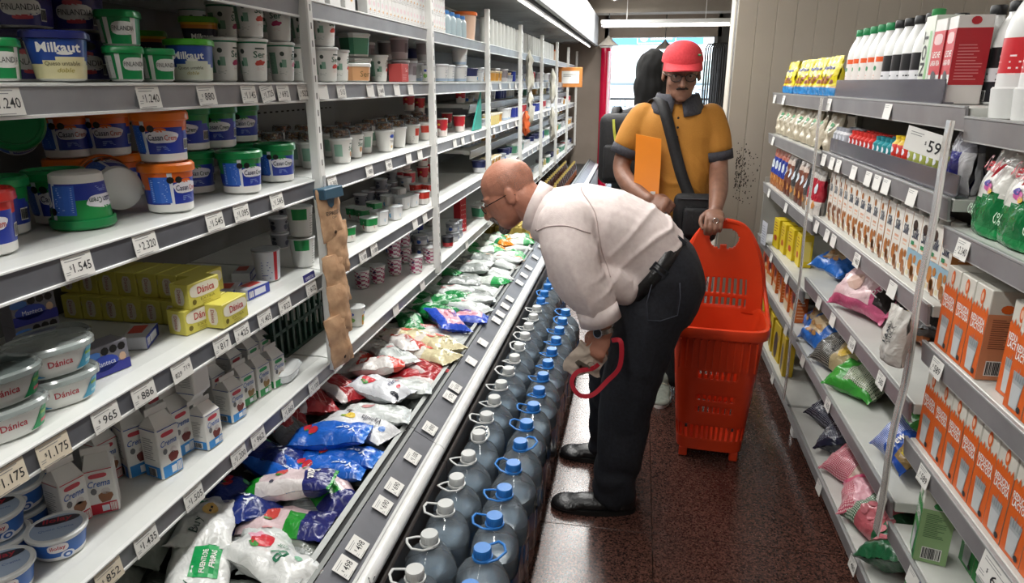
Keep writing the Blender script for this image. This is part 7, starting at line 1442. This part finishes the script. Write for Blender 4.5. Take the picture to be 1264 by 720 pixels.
for i, (x, y, z, an) in enumerate(((-.145, 2.125, .652, .5), (-.155, 2.13, .640, .9), (-.135, 2.13, .638, .2))): b.box((x, y, z), (.05, .004, .012), mat('#8f8a7c', .3, .8), .001, rot=Matrix.Rotation(an, 3, 'Y')); 
b.tube([(-.12+.012*math.cos(t), 2.126, .650+.012*math.sin(t)) for t in [2*PI*i/12 for i in range(12)]], .0014, 5, mat('#8f8a7c', .3, .8), True); link('key_ring', b.mesh('keys'), ly); tag(ly, 'red lanyard strap with keys held in the bending man\'s hand', 'lanyard')
CL = noisy('beige_cloth', '#b8a899', '#c9baab', 30, .85, .3)
b = PB(); NX, NZ = 14, 22; vs = []; fs = []
for s in (1, -1):
    for j in range(NZ+1):
        for i in range(NX+1):
            u, v = i/NX*2-1, j/NZ; w_ = .035+.028*min(1, v*2.4); th = .012*(1-u*u)**.5+.001
            vs.append((-.128+u*w_-.022*v+.010*math.sin(v*6), 2.165+s*th+.012*mnoise.noise(Vector((u*2, v*5, 3))), .715-.115*v+.008*math.sin(u*5)))
K = (NX+1)*(NZ+1)
for j in range(NZ):
    for i in range(NX): a = j*(NX+1)+i; fs += [(a, a+1, a+NX+2, a+NX+1), (K+a, K+a+NX+1, K+a+NX+2, K+a+1)]
b.add(vs, fs, CL); o = link('cloth_bag', b.mesh('cloth', True)); tag(o, 'folded beige cloth bag gripped by the bending man', 'bag')
# ------------------------------------------------------------------ man in the mustard polo with the red cap
SK2 = skinmat('brown_skin', '#7a5646', '#8a6350'); POLO = noisy('mustard_polo', '#a66f22', '#b07729', 320, .8, .1, bscale=300); CHAR = noisy('charcoal_knit', '#33333a', '#3f3f46', 120, .85, .2); PANT = noisy('black_trousers', '#121214', '#1b1b1e', 60, .85, .1)
G = Vector((.17, 3.38, 0)); guy = empty('person', tuple(G)); tag(guy, 'man in red cap and mustard polo holding the red basket', 'person')
def gl(n, me, par=None):
    o = link(n, me, par or guy)
    if par is None: o.location = -G
    return o
def gworld(fn):
    before = set(guy.children); fn(guy)
    for o in guy.children:
        if o not in before: o.location = -G
HC2 = (.172, 3.335, 1.600); HM2 = frame((.04, -.97, -.20), (.0, -.20, .97))
b = PB(); head(b, HC2, HM2, fat=.98, neck_to=(.165, 3.39, 1.44), nr=.060)
trunk(b, [(.165, 3.39, 1.45, .07, .06, 0, 1, 0, 1, 0, 0), (.165, 3.40, 1.38, .16, .09, 0, 1, 0, 1, 0, 0), (.165, 3.40, 1.2, .15, .10, 0, 1, 0, 1, 0, 0), (.17, 3.40, 1.0, .14, .10, 0, 1, 0, 1, 0, 0), (.17, 3.40, .88, .15, .10, 0, 1, 0, 1, 0, 0)])
limb(b, [(.0, 3.40, 1.41, .055), (-.052, 3.38, 1.28, .047), (-.078, 3.35, 1.165, .042), (-.035, 3.24, 1.10, .041), (.035, 3.15, 1.060, .031), (.055, 3.125, 1.052, .029)])
limb(b, [(.330, 3.40, 1.41, .056), (.356, 3.37, 1.28, .049), (.368, 3.31, 1.17, .044), (.360, 3.17, 1.10, .042), (.340, 3.03, 1.045, .031), (.335, 3.00, 1.035, .029)])
hand(b, (.055, 3.125, 1.052), frame((.88, -.40, -.22), (-.25, -.3, .92)) @ Matrix.Rotation(.4, 3, 'X'), 1.35, 1.0, thumb=1)
hand(b, (.334, 2.998, 1.038), frame((-.10, -.86, -.35), (.0, -.40, .92)), 1.15, 1.02, thumb=-1)
for s in (-1, 1): limb(b, [(.17+s*.085, 3.40, .86, .085), (.17+s*.09, 3.38, .48, .058), (.17+s*.09, 3.40, .09, .042)])
bo = link('body', fuse(b, .0048, SK2, 3, 'guy_body'), guy); bo.location = -G
gworld(lambda e: eyes(HC2, HM2, e, '#1a1210')); gworld(lambda e: spectacles(HC2, HM2, mat('#1a1614', .3), e, .023, .018, fwd=.104, zz=.0))
HQ = lambda x, y, z: Vector(HC2)+HM2 @ Vector((x, y, z))
# cap
CAPM = noisy('red_cap_twill', '#bf3038', '#cc3a42', 120, .8, .15, bscale=400)
b = PB(); n, k = 40, 14; vs = []; fs = []
for j in range(k+1):
    ph = PI/2*j/k
    for i in range(n):
        a = 2*PI*i/n; r = math.cos(ph)**.82 if j < k else 0; vs.append(HQ(-.010+.112*math.cos(a)*r, .092*math.sin(a)*r, .052+.086*math.sin(ph)))
for j in range(k):
    for i in range(n): q = (i+1) % n; fs.append((j*n+i, j*n+q, (j+1)*n+q, (j+1)*n+i))
b.add(vs, fs, CAPM); cp = gl('cap', b.mesh('cap', True))
b = PB(); vs = []; fs = []; n = 22; k = 6
for s in (0, 1):
    for j in range(k+1):
        for i in range(n+1):
            a = -1.15+2.3*i/n; q = j/k; x = -.010+.112*math.cos(a)*(1+0*q)+q*.062*math.cos(a*.55)*(1-abs(a/1.15)**3*.9); y = .092*math.sin(a)*(1+.05*q); vs.append(HQ(x, y, .056-.014*q-.018*(y/.09)**2*q-.004*s))
K = (n+1)*(k+1)
for j in range(k):
    for i in range(n): q = j*(n+1)+i; fs += [(q, q+1, q+n+2, q+n+1), (K+q, K+q+n+1, K+q+n+2, K+q+1)]
b.add(vs, fs, CAPM); link('brim', b.mesh('brim', True), cp)
b = PB(); b.box(HQ(.074, .064, .090), (.017, .005, .009), mat('#2f6a3a', .5), .002, rot=HM2 @ Matrix.Rotation(.85, 3, 'Z')); link('emblem', b.mesh('emblem'), cp)
# short dark hair at the back and sides, moustache
b = PB(); 
for s in (-1, 1): limb(b, [(*HQ(-.02, s*.076, .03), .014), (*HQ(-.035, s*.074, -.01), .012), (*HQ(-.05, s*.066, -.03), .010)], 10)
gl('hair', fuse(b, .005, mat('#171310', .9), 1, 'sideburn')); b = PB(); limb(b, [(*HQ(.092, -.024, -.052), .004), (*HQ(.101, 0, -.046), .006), (*HQ(.092, .024, -.052), .004)], 8); gl('moustache', fuse(b, .003, mat('#1c1512', .9), 1, 'moustache'))
# polo shirt
b = PB()
trunk(b, [(.165, 3.395, 1.465, .090, .070, 0, 1, 0, 1, 0, 0), (.166, 3.40, 1.435, .150, .090, 0, 1, 0, 1, 0, 0), (.167, 3.40, 1.37, .190, .115, 0, 1, 0, 1, 0, 0), (.168, 3.395, 1.24, .185, .132, 0, 1, 0, 1, 0, 0), (.17, 3.385, 1.10, .182, .148, 0, 1, 0, 1, 0, 0), (.17, 3.385, .98, .186, .152, 0, 1, 0, 1, 0, 0), (.17, 3.39, .92, .186, .148, 0, 1, 0, 1, 0, 0)])
limb(b, [(.012, 3.40, 1.400, .070), (-.030, 3.39, 1.335, .070), (-.054, 3.38, 1.285, .067)])
limb(b, [(.318, 3.40, 1.400, .070), (.345, 3.385, 1.33, .071), (.358, 3.37, 1.275, .069)])
def pdisp(co, n_): return .009*(1-abs(math.sin((co.z*.8+(co.x-.17)*.75)*24+2.5*mnoise.noise(co*6))))**2*max(0, min(1, (1.36-co.z)*5))*max(0, min(1, 1.2-abs(co.x-.17)*2))+.004*mnoise.noise(co*12)
PO = gl('polo_shirt', fuse(b, .0085, POLO, 4, 'polo', pdisp))
b = PB(); ring(b, (-.064, 3.374, 1.245), (.92, 0, -.38), (0, 1, 0), .062, .064, .042, (-.38, 0, -.92), .007, CHAR); link('sleeve_band', b.mesh('band', True), PO); b = PB(); ring(b, (.363, 3.364, 1.233), (.98, 0, .18), (0, 1, 0), .064, .066, .042, (.18, 0, -.98), .007, CHAR); link('sleeve_band', b.mesh('band', True), PO)
for s in (-1, 1):   # two collar leaves
    b = PB(); vs = []; fs = []
    for j in range(5):
        q = j/4
        for i in range(11):
            t = PI*(.5+.62*i/10*s)-PI; tt_ = -PI/2+s*(.12+2.0*i/10); r1_ = .078+.034*q*(1-.35*i/10); x = .165+1.18*r1_*math.cos(tt_); y = 3.392+.95*r1_*math.sin(tt_)-.0; vs.append((x+s*.012*q*(1-i/10), y, 1.505-.068*q+.008*i/10-.030*q*(1-i/10)))
    for j in range(4):
        for i in range(10): a = j*11+i; fs.append((a, a+1, a+12, a+11) if s > 0 else (a, a+11, a+12, a+1))
    b.add(vs, fs, CHAR); o = link('collar', b.mesh('collar', True), PO); sm = o.modifiers.new('thickness', 'SOLIDIFY'); sm.thickness = .004
for i in range(3):
    b = PB(); z = 1.405-.042*i; b.tube([(.168, 3.277-.006*i+.0, z), (.168, 3.270-.007*i, z)], .0055, 10, mat('#1d1614', .4)); link('button', b.mesh('button'), PO)
# trousers and shoes
b = PB(); trunk(b, [(.17, 3.39, .97, .178, .135, 0, 1, 0, 1, 0, 0), (.17, 3.39, .90, .186, .145, 0, 1, 0, 1, 0, 0), (.17, 3.39, .80, .184, .130, 0, 1, 0, 1, 0, 0)])
for s in (-1, 1): limb(b, [(.17+s*.085, 3.39, .82, .108), (.17+s*.088, 3.385, .62, .098), (.17+s*.088, 3.38, .45, .085), (.17+s*.085, 3.39, .25, .078), (.17+s*.078, 3.395, .10, .075)])
gl('trousers', fuse(b, .010, PANT, 4, 'trousers', lambda co, n_: .005*mnoise.noise(co*10)))
SN = noisy('pale_green_suede', '#8d948a', '#a2a99d', 50, .8, .2)
gworld(lambda e: shoe(e, (.20, 3.42, 0), (.165, 3.155, 0), .10, .085, SN, WHITE)); gworld(lambda e: shoe(e, (.27, 3.45, 0), (.34, 3.20, 0), .10, .085, SN, WHITE))
b = PB(); b.tube([(.048+.032*math.cos(t), 3.135, 1.05+.032*math.sin(t)) for t in [2*PI*i/16 for i in range(16)]], .002, 5, mat('#c9a24a', .3, .8), True); gl('bracelet', b.mesh('bracelet', True)); b = PB(); q = Vector((.330, 2.905, 1.008)); b.tube([q+Vector((.0105*math.cos(t), 0, .0105*math.sin(t))) for t in [2*PI*i/12 for i in range(12)]], .0018, 5, mat('#d0d0cc', .2, .9), True); gl('finger_ring', b.mesh('ring', True))
# bag on his strap
bagp = empty('shoulder_bag', (.25, 3.2, .88)); tag(bagp, 'black shoulder bag with wide strap worn across the mustard polo', 'bag'); BO = Vector((.25, 3.2, .88)); BK_ = noisy('black_nylon', '#0e0e10', '#17171a', 80, .7, .2)
b = PB(); ribbon(b, [(.035, 3.47, 1.46), (.075, 3.36, 1.495), (.105, 3.285, 1.435), (.135, 3.262, 1.345), (.165, 3.248, 1.25), (.195, 3.228, 1.16), (.225, 3.215, 1.09), (.245, 3.205, 1.05)], .052, .002, BK_, (1, 0, .35)); o = link('strap', b.mesh('strap', True), bagp); o.location = -BO
b = PB(); b.box((.270, 3.195, .965), (.20, .07, .22), BK_, .03, 3); b.box((.275, 3.155, .95), (.13, .03, .14), BK_, .02, 3); o = link('pouch', b.mesh('pouch', 50), bagp); o.location = -BO
b = PB(); b.tube([(.18, 3.157, 1.055), (.36, 3.157, 1.055)], .003, 5, mat('#3a3a3e', .4)); o = link('zipper', b.mesh('zip'), bagp); o.location = -BO
# orange folder under his arm
fo = empty('orange_folder', (.045, 3.2, 1.05)); tag(fo, 'bright orange plastic folder tucked under the man\'s arm', 'folder'); OF = mat('#e0800f', .3); FO = Vector((.045, 3.2, 1.05))
b = PB(); vs = []; fs = []; n = 10
for s in (0, 1):
    for j in range(n+1):
        for i in range(5): u = i/4; v = j/n; vs.append((-.018+.115*u-.012*v*v+.012*v, 3.222-.045*u*.3-.050*(1-v)+s*.012+.006*math.sin(v*3), 1.02+.315*v-.02*u*v))
K = 5*(n+1)
for j in range(n):
    for i in range(4): a = j*5+i; fs += [(a, a+1, a+6, a+5), (K+a, K+a+5, K+a+6, K+a+1)]
    for i in (0, 4): a = j*5+i; fs.append((a, a+5, K+a+5, K+a) if i == 0 else (a+5, a, K+a, K+a+5))
for i in range(4): fs += [(i+1, i, K+i, K+i+1), (n*5+i, n*5+i+1, K+n*5+i+1, K+n*5+i)]
b.add(vs, fs, OF); o = link('cover', b.mesh('cover', 40), fo); o.location = -FO
b = PB(); b.box((.072, 3.150, 1.075), (.022, .002, .022), mat('#d2d2d0', .5)); o = link('sticker', b.mesh('sticker'), fo); o.location = -FO
# dark key fob / phone cord hanging from his closed hand
b = PB()
for i in range(7): b.tube([(.125+.006*math.sin(i*2.1)+.010*math.cos(t), 3.07-.002*i+.008*math.sin(t), 1.00-.018*i+.006*math.sin(t)) for t in [2*PI*k/10 for k in range(10)]], .0035, 6, mat('#26262a', .5), True)
o = link('cord_coil', b.mesh('coil', True)); tag(o, 'dark coiled cord hanging from the hand of the man in mustard polo', 'cord')
# ------------------------------------------------------------------ person behind with black hair and backpack
OL = noisy('olive_cloth', '#4a473c', '#5a564a', 40, .85, .2); W0 = Vector((.03, 4.25, 0)); wo = empty('person', tuple(W0)); tag(wo, 'person with long black hair and dark clothes standing behind the cap wearer', 'person')
b = PB(); HC3 = (.055, 4.25, 1.60); HM3 = frame((.25, .95, -.05), (0, 0, 1)); head(b, HC3, HM3, neck_to=(.04, 4.24, 1.42), nr=.05)
trunk(b, [(.04, 4.24, 1.43, .07, .06, 0, 1, 0, 1, 0, 0), (.04, 4.24, 1.36, .16, .09, 0, 1, 0, 1, 0, 0), (.03, 4.24, 1.15, .14, .10, 0, 1, 0, 1, 0, 0), (.03, 4.24, .95, .15, .11, 0, 1, 0, 1, 0, 0)])
for s in (-1, 1):
    limb(b, [(.03+s*.15, 4.24, 1.36, .05), (.03+s*.19, 4.24, 1.15, .042), (.03+s*.16, 4.32, .98, .034)]); limb(b, [(.03+s*.08, 4.25, .9, .085), (.03+s*.085, 4.24, .48, .058), (.03+s*.085, 4.26, .06, .042)])
o = link('body', fuse(b, .008, SK2, 3, 'body3'), wo); o.location = -W0
b = PB(); ell(b, (.055, 4.225, 1.625), (.100, .125, .120)); ell(b, (.045, 4.17, 1.53), (.095, .07, .14)); ell(b, (.06, 4.165, 1.46), (.105, .06, .12))
o = link('hair', fuse(b, .01, noisy('black_hair', '#040404', '#080707', 90, .95), 3, 'hair3', lambda co, n_: .007*mnoise.noise(Vector((co.x*40, co.y*40, co.z*9)))), wo); o.location = -W0
b = PB(); trunk(b, [(.04, 4.24, 1.42, .10, .08, 0, 1, 0, 1, 0, 0), (.035, 4.24, 1.34, .20, .12, 0, 1, 0, 1, 0, 0), (.03, 4.24, 1.1, .18, .13, 0, 1, 0, 1, 0, 0), (.03, 4.24, .92, .19, .14, 0, 1, 0, 1, 0, 0)])
for s in (-1, 1): limb(b, [(.03+s*.16, 4.24, 1.34, .07), (.03+s*.20, 4.24, 1.15, .058), (.03+s*.17, 4.32, 1.0, .046)])
o = link('jacket', fuse(b, .012, noisy('dark_jacket', '#1c1c1f', '#2a2a2e', 30, .85), 3, 'jacket'), wo); o.location = -W0
b = PB(); trunk(b, [(.03, 4.24, .97, .18, .13, 0, 1, 0, 1, 0, 0), (.03, 4.24, .82, .18, .13, 0, 1, 0, 1, 0, 0)])
for s in (-1, 1): limb(b, [(.03+s*.085, 4.24, .82, .105), (.03+s*.088, 4.24, .48, .085), (.03+s*.085, 4.25, .10, .075)])
o = link('trousers', fuse(b, .012, OL, 3, 'trousers3'), wo); o.location = -W0
before = set(wo.children)
for s in (-1, 1): shoe(wo, (.03+s*.085, 4.18, 0), (.03+s*.10, 4.43, 0), .095, .08, LEA, mat('#0e0e0e', .6))
for o in wo.children:
    if o not in before: o.location = -W0
bp = empty('backpack', (-.09, 4.07, 1.02)); tag(bp, 'black backpack with a yellow green stripe worn by the person behind', 'backpack')
b = PB(); b.box((0, 0, .17), (.28, .15, .40), BK_, .05, 3); link('main_pocket', b.mesh('pack', 50), bp); b = PB(); b.box((0, -.085, .10), (.22, .05, .2), BK_, .02, 3); link('front_pocket', b.mesh('front', 50), bp)
b = PB(); ribbon(b, [(-.06, -.082, .34), (-.055, -.09, .29), (-.045, -.095, .23), (-.04, -.115, .2)], .014, .0015, mat('#a9ad3a', .5), (1, 0, 0)); link('stripe', b.mesh('stripe'), bp)
b = PB(); ribbon(b, [(.10, .06, .37), (.115, .12, .40), (.115, .19, .36)], .05, .003, BK_, (1, 0, 0)); ribbon(b, [(-.06, .06, .37), (-.05, .12, .40), (-.04, .19, .36)], .05, .003, BK_, (1, 0, 0)); link('strap', b.mesh('straps', True), bp)
# ------------------------------------------------------------------ red rolling basket
bk = empty('rolling_basket', (.37, 2.83, 0)); bk.rotation_euler = (0, 0, math.radians(-4)); tag(bk, 'tall orange red plastic rolling basket with slotted sides held by its handle', 'basket')
RD = noisy('orange_red_plastic', '#d63a17', '#df441e', 4, .35)
def basket_wall():
    n, k = 96, 60; z0, z1 = .045, .60; vs = []; fs = []
    for j in range(k+1):
        q = j/k; z = z0+(z1-z0)*q; a = .138+.045*q; b_ = .125+.040*q
        for i in range(n): t = 2*PI*i/n; s = sqf(t, 5); vs.append((a*s*math.cos(t), b_*s*math.sin(t), z))
    for j in range(k):
        q = (j+.5)/k
        for i in range(n):
            t = 2*PI*(i+.5)/n; fx = abs(math.sin(t)) > .62; hole = False
            if i % 2 == 0 and fx and (.10 < q < .22): hole = True
            if i % 2 == 0 and fx and (.34 < q < .385 or .43 < q < .48 or .62 < q < .68) and abs(math.cos(t)) < .42: hole = True
            if i % 2 == 0 and not fx and (.12 < q < .22 or .34 < q < .48 or .6 < q < .72): hole = True
            if hole: continue
            fs.append((j*n+i, j*n+(i+1) % n, (j+1)*n+(i+1) % n, (j+1)*n+i))
    fs.append(tuple(range(n))[::-1]); p = PB(); p.add(vs, fs, RD); return p
o = link('bin', basket_wall().mesh('bin', 30), bk); sm = o.modifiers.new('thickness', 'SOLIDIFY'); sm.thickness = .004; sm.offset = -1
b = PB(); n = 64; prof = [(0, -.03), (.012, -.028), (.016, 0), (.012, .014), (0, .016), (-.006, .0)]; vs = []; fs = []
for i in range(n):
    t = 2*PI*i/n; s = sqf(t, 5)
    for dr, dz in prof: vs.append(((.183+dr)*s*math.cos(t), (.165+dr)*s*math.sin(t), .600+dz))
m_ = len(prof)
for i in range(n):
    for k in range(m_): fs.append((i*m_+k, ((i+1) % n)*m_+k, ((i+1) % n)*m_+(k+1) % m_, i*m_+(k+1) % m_))
b.add(vs, fs, RD); link('rim', b.mesh('rim', 40), bk)
b = PB()   # ribs under the rim on the front
for i in range(12): b.box((-.15+.027*i, -.163, .50), (.006, .008, .13), RD, rot=Matrix.Rotation(.06, 3, 'X'))
rb_ = b.mesh('ribs')
b = PB(); b.box((0, 0, 0), (.006, .008, .13), RD, rot=Matrix.Rotation(.06, 3, 'X')); rm = b.mesh('rib')
for i in range(12): link('rib', rm, bk, (-.15+.027*i, -.163, .50))
def back_plate():
    NX, NZ = 60, 64; vs = []; fs = []; H0, H1 = .585, 1.0
    def hw(q): return .183*(1-q**2.6*.60) if q < .86 else .183*(1-.86**2.6*.60)*math.sqrt(max(0, 1-((q-.86)/.14)**2))*1.0+.0
    for j in range(NZ+1):
        q = j/NZ; z = H0+(H1-H0)*q
        for i in range(NX+1): u = i/NX*2-1; x = u*max(hw(q), .012); vs.append((x, .172-.030*abs(u)**2.2*(1-q)-.020*q+.004*math.cos(u*PI), z))
    for j in range(NZ):
        q = (j+.5)/NZ
        for i in range(NX):
            u = (i+.5)/NX*2-1; x = u*hw(q); hole = False
            if .66 < q < .90 and abs(x) < .062*math.sqrt(max(0, 1-((q-.80)/.115)**2)) and not (abs(x) < .012 and q < .74): hole = True
            if (i//2) % 2 == 0 and abs(u) < .62 and (.06 < q < .16 or .21 < q < .38): hole = True
            if hole: continue
            a = j*(NX+1)+i; fs.append((a, a+1, a+NX+2, a+NX+1))
    p = PB(); p.add(vs, fs, RD); return p
o = link('handle_plate', back_plate().mesh('plate', 30), bk); sm = o.modifiers.new('thickness', 'SOLIDIFY'); sm.thickness = .010; sm.offset = 0
# raised side wings joining rim and back plate
b = PB()
for s in (-1, 1):
    q = cr([[s*.196, -.05, .602], [s*.199, .05, .612], [s*.196, .12, .650], [s*.182, .160, .72], [s*.168, .158, .80], [s*.130, .154, .90], [s*.075, .153, .975], [0, .152, .998]], 6); b.tube([p[:3] for p in q], .010, 8, RD)
link('edge_bead', b.mesh('bead', True), bk)
for x, y in ((-.105, -.10), (.105, -.10)):
    b = PB(); b.box((x, y, .022), (.035, .03, .045), RD, .005); link('foot', b.mesh('foot'), bk)
for x in (-.10, .10):
    b = PB(); b.tube([(x-.012, .09, .03), (x+.012, .09, .03)], .03, 16, mat('#1c1c1c', .6)); link('wheel', b.mesh('wheel', 40), bk)
